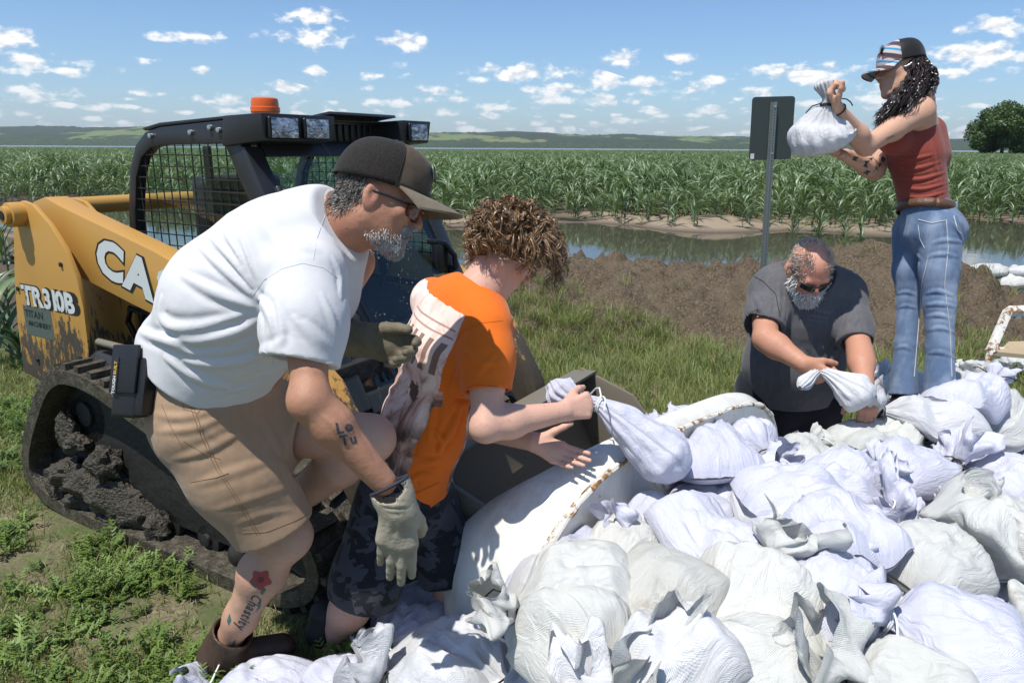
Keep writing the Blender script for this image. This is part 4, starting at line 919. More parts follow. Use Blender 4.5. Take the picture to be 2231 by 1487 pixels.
# lower layer: bags that fill the deck and the ground before it
k_ = 0
for a in np.arange(.15, 3.1, .50):
    for n in np.arange(.22, 1.85, .31):
        c = T(a+rb.uniform(-.06, .06), n+rb.uniform(-.03, .03), 0); sd_ += 1
        if c[1] < .75: continue
        place_bag(c, math.atan2(eA[1], eA[0])+rb.choice([0, math.pi])+rb.uniform(-.25, .25), .50, .155, .07, TINT[rb.choice(list('LGW'))], sd_, 'filled sandbag in the bottom layer on the trailer deck', .7, res=30, tie=None, group='bottom layer of bags on the trailer')
for (px, py) in [(1180, 1440), (1420, 1440), (960, 1440), (1300, 1330), (1130, 1310), (1500, 1520), (1290, 1540), (1070, 1540), (1750, 1540), (1980, 1540), (1700, 1420), (1950, 1440), (2150, 1500), (1550, 1400)]:
    c = G(px, py, .08); sd_ += 1
    place_bag(c, rb.uniform(0, 6.28), .46, .16, .07, TINT[rb.choice(list('LGW'))], sd_, 'filled sandbag in the bottom layer on the grass before the trailer', .7, res=30, tie=None, group='bottom layer of bags on the grass')
for (px, py) in [(1180, 1400), (1400, 1400), (1560, 1500), (1330, 1480), (1720, 1480), (1900, 1440), (2120, 1440), (1650, 1330), (1250, 1330), (1060, 1430)]:
    c = top_at(px, py, .2); sd_ += 1
    place_bag(c, rb.uniform(0, 6.28), .46, .16, .07, TINT[rb.choice(list('LGW'))], sd_, 'filled sandbag wedged in the middle of the heap before the trailer', .7, res=30, tie=None, group='middle layer of the heap')
for a in np.arange(.30, 3.1, .36):     # second layer on the deck, tufts showing between the bags on top
    for n in np.arange(.16, 1.75, .34):
        c = T(a+rb.uniform(-.08, .08), n+rb.uniform(-.06, .06), 0); sd_ += 1
        if c[1] < 1.0: continue
        tn = str(rb.choice(list('LLGW'))); bt_ = bool(rb.integers(2))
        place_bag(c, rb.uniform(0, 6.28), .46, .15, .075, TINT[tn], sd_, TNAME[tn]+' sandbag with frilled neck and '+('black' if bt_ else 'white')+' tie in the second layer on the trailer', rb.uniform(.8, 1.2), res=44, tie=TIE if bt_ else TIEW, cap=.42, group='second layer of bags on the trailer')
# bags heaped along the inside of the fender
for i, (a, n, da, tn, lab) in enumerate([(.16, .17, .3, 'G', 'greyish white sandbag wedged at the low front of the fender wall'), (.42, .16, -.2, 'L', 'bluish white sandbag pressed to the fender wall near its front'), (.70, .16, .15, 'L', 'bluish white sandbag pressed to the middle of the fender wall'), (.98, .17, -.25, 'W', 'plain white sandbag pressed to the fender wall near the kneeling man'), (1.22, .22, .4, 'G', 'greyish white sandbag at the rear end of the fender wall'),
        (-.02, .06, .5, 'L', 'bluish white sandbag slumped over the low front of the fender'), (-.10, .26, -.7, 'W', 'plain white sandbag resting before the low front of the fender'),
        (.30, .40, 1.2, 'L', 'bluish white sandbag lying crosswise behind the wall row, low end'), (.62, .42, .9, 'W', 'plain white sandbag lying crosswise behind the wall row'), (.95, .44, 1.4, 'L', 'bluish white sandbag lying crosswise behind the wall row, far end')]):
    place_bag(T(a, n, 0), math.atan2(eA[1], eA[0])+da+(math.pi if i % 2 else 0), .44, .14, .10, TINT[tn], 700+i*3, lab, .9, cap=.36 if i == 0 else .40 if a < .1 else .47, lift=.0, tie=TIE if i % 2 else TIEW)
# the bags one can see: stitched end, neck end, width, tint, tuft, what sets it apart
B = [
 (1545, 985, 1700, 965, .155, 'L', .8, 'bluish white sandbag lying against the rusty fender wall', {'cap': .52}),
 (1900, 925, 1760, 905, .15, 'G', .9, 'greyish white sandbag just in front of the kneeling man', {}),
 (2050, 885, 1890, 880, .15, 'L', .7, 'bluish white sandbag in front of the woman by her boots', {}),
 (2010, 872, 1905, 868, .15, 'W', 1., 'white sandbag with crumpled neck against the jeans hem', {'cap': .54, 'lift': .05}),
 (2020, 862, 2130, 855, .15, 'G', 1., 'greyish white sandbag behind the jeans, neck to the rack', {'cap': .54, 'lift': .05}),
 (2190, 905, 2050, 880, .15, 'W', 1., 'plain white sandbag with crumpled tuft behind the woman', {}),
 (2085, 805, 2170, 800, .14, 'L', .8, 'bluish white rolled sandbag beside the rusty rack', {'lift': .0}),
 (2290, 760, 2165, 830, .17, 'G', .7, 'big grey sandbag leaning against the rusty rack', {'lift': .06}),
 (2240, 905, 2120, 950, .15, 'G', 1., 'greyish white sandbag below the bag that leans on the rack', {}),
 (1860, 965, 1720, 960, .15, 'L', .8, 'bluish white sandbag between fender and heap with black tie', {'lift': .03}),
 (1790, 1010, 1940, 975, .15, 'G', .9, 'greyish white flat sandbag with a ruffled white neck', {}),
 (2200, 980, 2060, 950, .15, 'L', .9, 'bluish white sandbag with wide crumpled neck', {}),
 (1545, 1035, 1680, 1010, .15, 'L', .8, 'smooth bluish white sandbag under the bag the boy lifts', {'cap': .52, 'lift': .03}),
 (1780, 1060, 1930, 1040, .15, 'L', .8, 'bluish white sandbag half hidden in the middle of the heap', {}),
 (2290, 1085, 2090, 1005, .17, 'L', .9, 'large bluish white sandbag at the right of the heap', {}),
 (1895, 1010, 2095, 1000, .16, 'L', 1.2, 'bluish white sandbag with a broad folded neck shading it', {'lift': .03}),
 (1600, 1062, 1935, 1110, .17, 'L', 1., 'long bluish white sandbag with twisted pointed stitched end', {'lift': .02}),
 (2180, 1260, 2080, 1120, .16, 'G', .6, 'greyish white sandbag under the big fanned tuft', {}),
 (2280, 1230, 2180, 1120, .16, 'G', .9, 'greyish white sandbag beside the big fanned tuft', {}),
 (1050, 1235, 1215, 1150, .16, 'L', .9, 'bluish white sandbag at the foot of the white fender', {}),
 (1330, 1150, 1235, 1165, .13, 'G', 1.2, 'small greyish white sandbag with black-tied crumpled neck', {}),
 (1790, 1330, 1830, 1240, .15, 'L', .9, 'bluish white sandbag squeezed under the tall white tuft', {}),
 (1960, 1245, 2130, 1195, .16, 'G', 1.9, 'greyish white sandbag with a big fanned white tuft', {'tuft_up': 1.25, 'ptuft': .10}),
 (1365, 1235, 1160, 1275, .17, 'G', 1.1, 'greyish white sandbag with ruffled neck toward the bent boy', {}),
 (1735, 1150, 1370, 1090, .185, 'L', 1.2, 'huge smooth bluish white sandbag with knotted neck near the fender', {'lift': .05}),
 (1850, 1220, 1800, 1085, .175, 'L', .5, 'plump bluish sandbag with its stitched edge facing out', {'lift': .03, 'pitch': .12}),
 (1620, 1345, 1655, 1240, .20, 'G', 1.15, 'greyish white sandbag cinched by a crossed black cord', {'tuft_up': 1.2}),
 (1520, 1175, 1310, 1345, .175, 'D', .5, 'soiled grey pleated sandbag standing on end with stained hem', {'lift': .0, 'pitch': .55, 'cap': .40}),
 (2260, 1440, 1945, 1295, .20, 'L', 1.0, 'large creased bluish white sandbag at the right of the heap front', {'lift': .03}),
 (2110, 1475, 1885, 1400, .19, 'G', 1.6, 'round greyish white sandbag with tall white upright tuft', {'tuft_up': 1.4, 'ptuft': .11}),
 (1800, 1440, 1480, 1490, .20, 'G', 1., 'big smooth greyish white sandbag with soft pale folds at the heap front', {'lift': .02}),
 (890, 1385, 1120, 1410, .18, 'W', 1.2, 'plain white sandbag with black tie and a rosette tuft', {}),
 (1200, 1360, 1330, 1480, .15, 'G', 1.5, 'greyish white sandbag with a tall cone-shaped neck', {'tuft_up': 1.2, 'ptuft': .12}),
 (1500, 1420, 1430, 1500, .13, 'W', 1., 'small white crumpled sandbag wedged at the heap front', {}),
 (1000, 1245, 800, 1385, .17, 'L', .5, 'bluish white sandbag on the grass under the hanging glove', {}),
 (705, 1490, 445, 1475, .15, 'L', .9, 'bluish white sandbag on the grass beside the brown boot', {}),
 (710, 1445, 850, 1450, .13, 'L', 1.2, 'small bluish white sandbag with pointed tuft by the bare leg', {}),
 (1000, 1500, 880, 1480, .14, 'W', 1., 'white sandbag with crumpled tuft lying lowest before the rosette one', {}),
]
for i, (x1, y1, x2, y2, wd, tn, tf, lab, kw) in enumerate(B):
    a = top_at(x1, y1); b = top_at(x2, y2); d = b-a; Lb = float(np.clip(np.hypot(d[0], d[1])*.96, .32, .48)); wd *= .86; c = (a+b)/2
    place_bag(c, math.atan2(d[1], d[0]), Lb, wd, .098+rb.uniform(-.008, .012), TINT[tn], 300+i*7, lab, tf, tie=TIEW if (tn == 'L' and i % 3) else TIE, **{'cap': .47, **kw})
for px, py, yaw, tn, lab in ((1925, 905, .2, 'G', 'greyish white sandbag close in front of the standing woman'), (2035, 898, 2.9, 'W', 'plain white sandbag at the near foot of the standing woman'), (2110, 880, .6, 'L', 'bluish white sandbag heaped behind the standing woman')):
    g = G(px, py, .54); place_bag(g, yaw, .42, .14, .10, TINT[tn], 860+px, lab, 1., cap=.52, lift=.02)
# low sandbag wall along the water's edge
wv = [bag_shape(.50, .15, .075, 900+k, .6, 26, 26)[0] for k in range(3)]
wm = [mesh_np('sandbag', v.reshape(-1, 3), bag_faces(26, 26), m, uv=uv_for(v)) for v, m in zip(wv, (BAGW, BAGL, BAGG))]
q0 = G(2088, 640, 0); q1 = G(2290, 648, 0); wd_ = unit(q1-q0)
for row in range(3):
    for k in range(6-row):
        p = q0+wd_*(k*.40+row*.16+rb.uniform(-.03, .03)); o = link('sandbag', wm[(row+k) % 3]); o.location = (p[0], p[1]+rb.uniform(-.05, .05)+row*.03, .06+row*.105)
        o.rotation_euler = (rb.uniform(-.12, .12), rb.uniform(-.15, .15), math.atan2(wd_[1], wd_[0])+rb.uniform(-.35, .35)+(math.pi if rb.random() < .5 else 0))
        tag(o, ['white sandbag in the bottom row of the low wall by the water', 'white sandbag in the middle row of the low wall by the water', 'white sandbag in the top row of the low wall by the water'][row], 'sandbag', 'sandbags of the low wall')
# ================================================================ the sign seen from behind
sg = empty('road_sign', (0, 0, 0)); q = P(1690, 345, 7.0); bx_, by_ = q[0], q[1]; sg.location = (bx_, by_, 0); sg.rotation_euler = (0, math.radians(-1.6), 0); PW[sg.name] = Matrix.Translation((bx_, by_, 0))
tag(sg, 'back of a dark metal road sign on a perforated steel post', 'sign')
zt_ = P(1690, 212, 7.0)[2]; zb_ = P(1690, 348, 7.0)[2]; w_ = .40
SGM = simple('sign_back', (.055, .068, .062), .45, .3, .12, 30.)
mb = MB(); R_ = .03; oc = []
for cx, cz, a0 in ((w_/2-R_, zt_-R_, 0), (-w_/2+R_, zt_-R_, 90), (-w_/2+R_, zb_+R_, 180), (w_/2-R_, zb_+R_, 270)):
    for k in range(5): a = math.radians(a0+k*22.5); oc.append((bx_+cx+R_*math.cos(a), by_+.035, cz+R_*math.sin(a)))
mb.prism(oc, (0, .004, 0)); mb.build('sign_plate', SGM, sg)
mb = MB(); PST = simple('galvanised', (.24, .26, .25), .45, .6, .2, 40.)
for (x0, x1, y0, y1) in ((-.031, -.018, .018, .030), (-.018, -.012, -.012, .022), (-.012, .012, -.014, -.006), (.012, .018, -.012, .022), (.018, .031, .018, .030)):
    mb.box((bx_+(x0+x1)/2, by_+(y0+y1)/2, (zt_-.05)/2), x1-x0, y1-y0, zt_-.05)
po_ = mb.build('post', PST, sg)
hl = MB()
for z in np.arange(.1, zt_-.08, .0254): hl.tube([(bx_, by_-.0155, z), (bx_, by_-.0135, z)], .0055, 6)
hl.build('post_holes', DECALK, po_); mb = MB(); mb.box((bx_-.17, by_+.034, zb_+.035), .035, .002, .05); mb.build('sticker', simple('sticker_white', (.6, .6, .6), .6), sg)
for z in (zt_-.09, zb_+.06): mb = MB(); mb.tube([(bx_, by_-.02, z), (bx_, by_-.008, z)], .010, 6); mb.build('bolt', CHROME, sg)
# ================================================================ sculpting: smooth unions of limbs, skinned into one surface
f32 = np.float32
class Sculpt:
    def __init__(s): s.ops = []; s.disp = None
    def add(s, fn, c, R, k=.02, mode='add'): s.ops.append((fn, np.asarray(c, f32), float(R), k, mode)); return s
    def cone(s, a, b, r1, r2, k=.02, mode='add', flat=None, ratio=1.):
        a = np.asarray(a, f32); b = np.asarray(b, f32); ba = b-a; L2 = float(ba@ba)+1e-9
        if flat is not None:
            fl = np.asarray(flat, float)-unit(ba)*(np.asarray(flat, float)@unit(ba)); fl = unit(fl).astype(f32)
        def fn(p):
            q = p-a; t = np.clip(q@ba/L2, 0, 1); q = q-t[..., None]*ba
            if flat is not None: q = q+fl*((q@fl)*(1/ratio-1))[..., None]
            d = np.sqrt((q*q).sum(-1))-(r1+(r2-r1)*t)
            return d*min(1., ratio) if flat is not None else d
        return s.add(fn, (a+b)/2, math.sqrt(L2)/2+max(r1, r2)*max(1, ratio), k, mode)
    def chain(s, pts, rad, k=.02, **kw):
        for i in range(len(pts)-1): s.cone(pts[i], pts[i+1], rad[i], rad[i+1], k, **kw)
        return s
    def ball(s, c, r, ax=None, k=.02, mode='add'):
        c = np.asarray(c, f32); r = np.asarray(r, f32)*np.ones(3, f32); A = (np.eye(3) if ax is None else np.asarray(ax)).astype(f32)
        def fn(p):
            q = (p-c)@A.T; k0 = np.sqrt(((q/r)**2).sum(-1)); k1 = np.sqrt(((q/(r*r))**2).sum(-1))+1e-9; return k0*(k0-1)/k1
        return s.add(fn, c, float(r.max()), k, mode)
    def cut(s, c, n, k=.006, R=9., lim=None):
        "keeps the side the normal points away from, inside a ball of radius R round c"
        c = np.asarray(c, f32); n = unit(n).astype(f32)
        def fn(p):
            d = (p-c)@n
            if R < 5: d = np.minimum(d, R-np.sqrt(((p-c)**2).sum(-1)))
            return d
        return s.add(fn, c, R, k, 'cut')
    def run(s, p, bc=None, hd=0.):
        "p (B, n, 3) blocks with centres bc"
        d = np.full(p.shape[:-1], 1., f32)
        for fn, c, R, k, mode in s.ops:
            if bc is not None:
                sel = np.nonzero(((bc-c)**2).sum(-1) < (R+hd+k*1.5+.03)**2)[0]
                if len(sel) == 0: continue
                pp = p[sel]; dd = d[sel]
            else: pp = p; dd = d
            e = fn(pp).astype(f32)
            if mode == 'add': h = np.maximum(k-np.abs(dd-e), 0)/k; r = np.minimum(dd, e)-h*h*k*.25
            else:
                e = -e if mode == 'sub' else e
                h = np.maximum(k-np.abs(dd-e), 0)/k; r = np.maximum(dd, e)+h*h*k*.25
            if bc is not None: d[sel] = r
            else: d = r
        if s.disp is not None:
            nr_ = np.abs(d) < .05
            if nr_.any(): d[nr_] += s.disp(p[nr_]).astype(f32)
        return d
    def hit(s, px, py, near=.8):
        "where the line of sight through a spot of the photograph meets the surface (for laying folds, seams, print)"
        px = np.atleast_1d(np.asarray(px, float)); py = np.atleast_1d(np.asarray(py, float))
        v = cF+cR*((px-1115.5)/FPX)[:, None]+cU*((743.5-py)/FPX)[:, None]; v /= np.linalg.norm(v, axis=1)[:, None]; t = np.full(len(px), near)
        for _ in range(70): t = t+np.clip(s.run((cC+v*t[:, None]).astype(f32)), -.02, .08)*.8
        return cC+v*t[:, None]
    def mesh(s, h=.004, pad=.01):
        lo = np.min([c-R for _, c, R, k, m in s.ops if m == 'add'], 0)-pad; hi = np.max([c+R for _, c, R, k, m in s.ops if m == 'add'], 0)+pad
        bs = 8*h; nb = np.ceil((hi-lo)/bs).astype(int); g = np.stack(np.meshgrid(*[np.arange(n) for n in nb], indexing='ij'), -1).reshape(-1, 3)
        bc = (lo+(g+.5)*bs).astype(f32); near = np.zeros(len(g), bool)
        for fn, c, R, k, m in s.ops:
            if m == 'add': near |= ((bc-c)**2).sum(-1) < (R+bs)**2
        g = g[near]; bc = bc[near]; d0 = s.run(bc[:, None, :], bc, bs)[:, 0]; keep = np.abs(d0) < bs*.87+.016; g = g[keep]; bc = bc[keep]
        o = np.stack(np.meshgrid(*[np.arange(9)]*3, indexing='ij'), -1).reshape(-1, 3); D = np.empty((len(g), 9, 9, 9), f32)
        for i in range(0, len(g), 700):
            gg = g[i:i+700]; p = (lo+((gg*8)[:, None, :]+o[None])*h).astype(f32); D[i:i+700] = s.run(p, bc[i:i+700], bs).reshape(-1, 9, 9, 9)
        N = nb*8+2
        def gid(ix): return (ix[..., 0]*N[1]+ix[..., 1])*N[2]+ix[..., 2]
        ins = D < 0; c8 = [ins[:, a:a+8, b:b+8, c:c+8] for a in (0, 1) for b in (0, 1) for c in (0, 1)]
        cnt = sum(x.astype(np.int8) for x in c8); act = (cnt > 0) & (cnt < 8); B, I, J, K = np.nonzero(act)
        pos = np.zeros((len(B), 3), f32); w = np.zeros(len(B), f32)
        for ax in range(3):
            for u in (0, 1):
                for v in (0, 1):
                    o0 = [0, 0, 0]; oth = [a for a in range(3) if a != ax]; o0[oth[0]] = u; o0[oth[1]] = v; o1 = list(o0); o1[ax] = 1
                    a = D[B, I+o0[0], J+o0[1], K+o0[2]]; b = D[B, I+o1[0], J+o1[1], K+o1[2]]; x = (a < 0) != (b < 0); t = np.where(x, a/np.where(x, a-b, 1), 0)
                    q = np.tile(np.array(o0, f32), (len(B), 1)); q[:, ax] += t; pos += np.where(x[:, None], q, 0); w += x
        cell = np.stack([I, J, K], 1)+g[B]*8; V = lo+(cell+pos/w[:, None])*h; ids = gid(cell); so = np.argsort(ids); ids_s = ids[so]; F_ = []
        for ax in range(3):
            sl0 = [slice(0, 8)]*3; sl1 = list(sl0); sl1[ax] = slice(1, 9); a = ins[(slice(None), *sl0)]; b = ins[(slice(None), *sl1)]
            Bq, I, J, K = np.nonzero(a != b); base = np.stack([I, J, K], 1)+g[Bq]*8; fl = a[Bq, I, J, K]; o1, o2 = [(1, 2), (2, 0), (0, 1)][ax]
            e1 = np.zeros(3, int); e1[o1] = 1; e2 = np.zeros(3, int); e2[o2] = 1; qs = []
            ok = np.ones(len(base), bool)
            for c in (base-e1-e2, base-e2, base, base-e1):
                k = gid(c); j = np.searchsorted(ids_s, k); j = np.minimum(j, len(ids_s)-1); ok &= ids_s[j] == k; qs.append(so[j])
            q = np.stack(qs, 1)[ok]; fl = fl[ok]; q[~fl] = q[~fl][:, ::-1]; F_.append(q)
        return V, np.concatenate(F_)
def seg_dist(p, a, b):
    a = a.astype(f32); ba = (b-a).astype(f32); L2 = float(ba@ba)+1e-9; q = p-a; t = np.clip(q@ba/L2, 0, 1); q = q-t[:, None]*ba; return np.sqrt((q*q).sum(-1)), t
def folds(sc, lines, noise=None, hems=()):
    "cloth folds: (photo polyline, half width, height); each a ridge that fades at its ends"
    L_ = []
    for pts, w, h in lines:   # smooth the polyline, then lay it on the cloth
        k = np.linspace(0, len(pts)-1, 4*(len(pts)-1)+1); xs_ = np.interp(k, np.arange(len(pts)), [a for a, b in pts]); ys_ = np.interp(k, np.arange(len(pts)), [b for a, b in pts])
        for _ in range(3): xs_[1:-1] = (xs_[:-2]+2*xs_[1:-1]+xs_[2:])/4; ys_[1:-1] = (ys_[:-2]+2*ys_[1:-1]+ys_[2:])/4
        q = sc.hit(xs_, ys_); L_.append((q, w*.85, h*1.05, q.mean(0), np.linalg.norm(q-q.mean(0), axis=1).max()))
    def disp(p):
        d = np.zeros(len(p), f32)
        for q, w, h, c, R in L_:
            m = ((p-c.astype(f32))**2).sum(-1) < (R+3*w)**2
            if not m.any(): continue
            pm = p[m]; best = np.full(len(pm), 9., f32); bt = np.zeros(len(pm), f32); n = len(q)-1
            for i in range(n):
                e, t = seg_dist(pm, q[i], q[i+1]); k = e < best; best[k] = e[k]; bt[k] = (i+t[k])/n
            fade = np.sin(np.clip(.05+bt*.9, 0, 1)*math.pi)**.8; ww = w*(.55+.6*fade); pr = np.exp(-(best/ww)**1.5)-.5*np.exp(-((best-2.*ww)/(.95*ww))**2)
            d[m] -= (h*pr*fade).astype(f32)
        if noise: 
            for f, amp, sd, an in noise: d += ((fbm(p*np.asarray(an, f32), f, 3, sd)-.5)*1.3*amp).astype(f32)
        for c, n, R in hems:   # cloth lies plain at its hems
            q = p-np.asarray(c, f32); k = sstep(.006, .05, np.abs(q@unit(n).astype(f32))); k = np.where((q*q).sum(-1) < R*R, k, 1); d *= k.astype(f32)
        return d
    return disp
# ---- hands, heads
FING = [((.030), (.043, .027, .021), .0092), ((.010), (.047, .030, .022), .0094), ((-.0105), (.043, .028, .021), .0090), ((-.030), (.034, .021, .018), .0080)]
def hand(sc, wrist, d, t, left, curls, scale=1., fat=1., thumb=(.6, .7, .3), tcurl=(.3, .5), spread=.05, k=.009, palm=.094):
    "a palm, four fingers that bend at three knuckles, and a thumb from the side of the palm"
    d = unit(d); t = unit(np.asarray(t)-d*(np.asarray(t)@d)); n = np.cross(d, t) if left else np.cross(t, d); w = np.asarray(wrist, float); tips = []
    for i, (off, sg, r) in enumerate(FING):
        kn = w+(d*(palm-.004*abs(i-1)-.006*(i == 3))+t*off)*scale; sc.cone(w+t*off*.55*scale+d*.008, kn, .0135*scale*fat, .0118*scale*fat, .014*scale)
        cu = curls[i]; a = 0.; p = kn; dir0 = unit(d+t*off*spread*30); sc_r = r*scale*fat
        for j in range(3):
            a += cu[j]; dd = dir0*math.cos(a)+n*math.sin(a); q = p+dd*sg[j]*scale; sc.cone(p, q, sc_r*(1-.09*j), sc_r*(.93-.09*j), k*.55 if j else k); p = q
        tips.append(p)
    sc.cone(w+d*.03*scale+n*.006, w+d*.075*scale+n*.006*scale, .016*scale*fat, .012*scale*fat, .02, flat=n, ratio=.8)
    b = w+(d*.022+t*.024+n*.004)*scale; u = unit(d*thumb[0]+t*thumb[1]+n*thumb[2]); p = b; r = .0135*scale*fat
    q = p+u*.044*scale; sc.cone(p, q, .0155*scale*fat, r*.92, .014); p = q
    for j, (L_, rr) in enumerate(((.033, .95), (.027, .80))):
        u = unit(u+(d*.6+n*.6-t*.5)*tcurl[j]); q = p+u*L_*scale; sc.cone(p, q, r*rr*.95, r*rr*.82, k*.6); p = q
    return n
def frame(fwd, up): f = unit(fwd); u = unit(np.asarray(up)-f*(np.asarray(up)@f)); return np.array([np.cross(f, u), f, u])   # rows: right, forward, up
def head(sc, c, A, s=1., neck=None, nr=(.058, .066), jaw=1., nose=1., ears=True):
    A = np.asarray(A); L = lambda x, y, z: np.asarray(c)+(A[0]*x+A[1]*y+A[2]*z)*s
    sc.ball(L(0, -.014, .034), np.array([.076, .100, .084])*s, A); sc.ball(L(0, .028, -.030), np.array([.062, .064, .086])*s, A, .03)
    for q in (-1, 1):
        sc.cone(L(q*.054, -.002, -.048), L(q*.020, .070, -.101), .022*s*jaw, .017*s*jaw, .03); sc.ball(L(q*.044, .064, -.014), np.array([.022, .020, .019])*s, A, .022)
    sc.ball(L(0, .076, -.101), np.array([.024*jaw, .018, .018])*s, A, .02)
    sc.cone(L(-.036, .080, .020), L(.036, .080, .020), .013*s, .013*s, .02)
    sc.ball(L(0, .074, -.060), np.array([.030, .026, .026])*s, A, .02)
    for q in (-1, 1): sc.ball(L(q*.031, .100, .002), np.array([.017, .013, .011])*s, A, .012, 'sub'); sc.ball(L(q*.031, .081, .002), .0135*s, A, .004)
    sc.cone(L(0, .090, .016), L(0, .112*nose, -.022), .0075*s, .0105*s, .010); 
    for q in (-1, 1): sc.ball(L(q*.0115, .102, -.026), np.array([.0085, .011, .0075])*s, A, .006)
    for z, y, r in ((-.0515, .0985, .0052), (-.0640, .0960, .0062)):
        sc.cone(L(-.020, y-.010, z), L(0, y, z+.001), r*.7*s, r*s, .004); sc.cone(L(0, y, z+.001), L(.020, y-.010, z), r*s, r*.7*s, .004)
    sc.cone(L(-.02, .101, -.0577), L(.02, .101, -.0577), .0022*s, .0022*s, .003, 'sub')
    if ears:
        for q in (-1, 1):
            E = frame(A[1]*.9+A[0]*q*-.35, A[2]-A[1]*.2); sc.ball(L(q*.078, -.010, -.004), np.array([.0095, .022, .036])*s, E, .006); sc.ball(L(q*.091, -.005, .003), np.array([.011, .011, .021])*s, E, .005, 'sub')
            sc.ball(L(q*.078, -.004, -.028), np.array([.006, .009, .010])*s, E, .006)
    if neck is not None: sc.cone(L(0, -.025, -.06), neck, nr[0], nr[1], .03)
    return L
def skin_mat():
    def fn(N, b):
        a = N('ShaderNodeAttribute', attribute_name='tint').outputs['Color']; n1 = N.noise(N.co, 60., 5., .6); n2 = N.noise(N.co, 9., 4.); n3 = N.noise(N.co, 320., 2.)
        c = N.mix(N.math('MULTIPLY', n1, .30), a, (.36, .13, .085), 'MIX'); c = N.mix(N('ShaderNodeMapRange', {'Value': n2, 'From Min': .35, 'From Max': .65, 'To Max': .55}).outputs[0], a, c)
        fr = N('ShaderNodeMapRange', {'Value': n1, 'From Min': .63, 'From Max': .73, 'To Max': .30}).outputs[0]; c = N.mix(fr, c, (.14, .06, .035))
        put(N, b.inputs['Base Color'], c); put(N, b.inputs['Roughness'], N.ramp(n1, [(.3, .42), (.7, .68)])); put(N, b.inputs['Specular IOR Level'], .32); put(N, b.inputs['Subsurface Weight'], .12); put(N, b.inputs['Subsurface Radius'], (.012, .004, .002)); put(N, b.inputs['Subsurface Scale'], .6)
        put(N, b.inputs['Normal'], bump(N, N.math('ADD', N.math('MULTIPLY', n1, .7), N.math('MULTIPLY', n3, .3)), .5, .004))
    return mat('skin', fn)
SKIN = skin_mat()
def cloth_mat(name, c1, c2, scale=7., rough=.85, weave=.25, print_fn=None, streak=0.):
    def fn(N, b):
        n1 = N.noise(N.co, scale, 5., .6); n2 = N.noise(N.co, 420., 2.); n3 = N.noise(N.mapping(N.co, (1, 1, .25)), 60., 3.)
        c = N.mix(n1, c1, c2)
        if streak: c = N.mix(N.math('MULTIPLY', N('ShaderNodeMapRange', {'Value': n3, 'From Min': .3, 'From Max': .7}).outputs[0], streak), c, tuple(min(1, x*1.6+.03) for x in c2))
        if print_fn: c = print_fn(N, c)
        put(N, b.inputs['Base Color'], c); put(N, b.inputs['Roughness'], rough); put(N, b.inputs['Specular IOR Level'], .15); put(N, b.inputs['Sheen Weight'], .12)
        put(N, b.inputs['Normal'], bump(N, N.math('ADD', N.math('MULTIPLY', n2, weave), N.noise(N.co, 26., 4.)), .22, .006))
    return mat(name, fn)
def sculpt_obj(name, sc, m, parent, h=.004, colfn=None, cull=None):
    V, Fq = sc.mesh(h)
    col = None if colfn is None else colfn(V)
    o = link(name, mesh_np(name, V, Fq, m, col=col), parent)
    o['_v'] = 0; del o['_v']; return o
def tint(V, base, spots):
    "skin colour per point: base plus soft-edged regions (centre, radius, colour, strength)"
    c = np.tile(np.array(base, f32), (len(V), 1))
    for ce, r, col, st_ in spots:
        k = (np.exp(-(((V-np.asarray(ce))**2).sum(-1)/r**2))*st_)[:, None]; c = c*(1-k)+np.array(col, f32)*k
    return c
def strands(name, paths, r, m, parent, sides=3):
    "many fine locks joined into one part; paths (n, seg, 3)"
    n, sg, _ = paths.shape; t = np.gradient(paths, axis=1); t /= np.linalg.norm(t, axis=2, keepdims=True)+1e-9
    ref = np.array([.31, .2, .93]) if sides > 2 else np.random.default_rng(n).normal(size=(n, 1, 3)); a = np.cross(t, ref); a /= np.linalg.norm(a, axis=2, keepdims=True)+1e-9; b = np.cross(t, a)
    prof = np.sin(np.linspace(.35, 1., sg)*math.pi)**.6+.12; R_ = (np.asarray(r)*np.ones(n))[:, None]*prof[None]
    V = np.stack([paths+R_[..., None]*(a*math.cos(2*math.pi*k/sides)+b*math.sin(2*math.pi*k/sides)) for k in range(sides)], 2)   # n, sg, sides, 3
    idx = np.arange(n*sg*sides).reshape(n, sg, sides); F_ = np.stack([idx[:, :-1, 0], idx[:, :-1, 1], idx[:, 1:, 1], idx[:, 1:, 0]], -1).reshape(-1, 4) if sides == 2 else np.stack([idx[:, :-1], np.roll(idx, -1, 2)[:, :-1], np.roll(idx, -1, 2)[:, 1:], idx[:, 1:]], -1).reshape(-1, 4)
    return link(name, mesh_np(name, V.reshape(-1, 3), F_, m), parent)
def hair_mat(name, c1, c2, c3, rough=.4):
    def fn(N, b):
        n1 = N.noise(N.co, 160., 3.); n2 = N.noise(N.co, 38., 4.); c = N.ramp(N.math('ADD', N.math('MULTIPLY', n1, .5), N.math('MULTIPLY', n2, .5)), [(.36, c1), (.5, c2), (.64, c3)])
        put(N, b.inputs['Base Color'], c); put(N, b.inputs['Roughness'], rough); put(N, b.inputs['Specular IOR Level'], .6)
    return mat(name, fn)
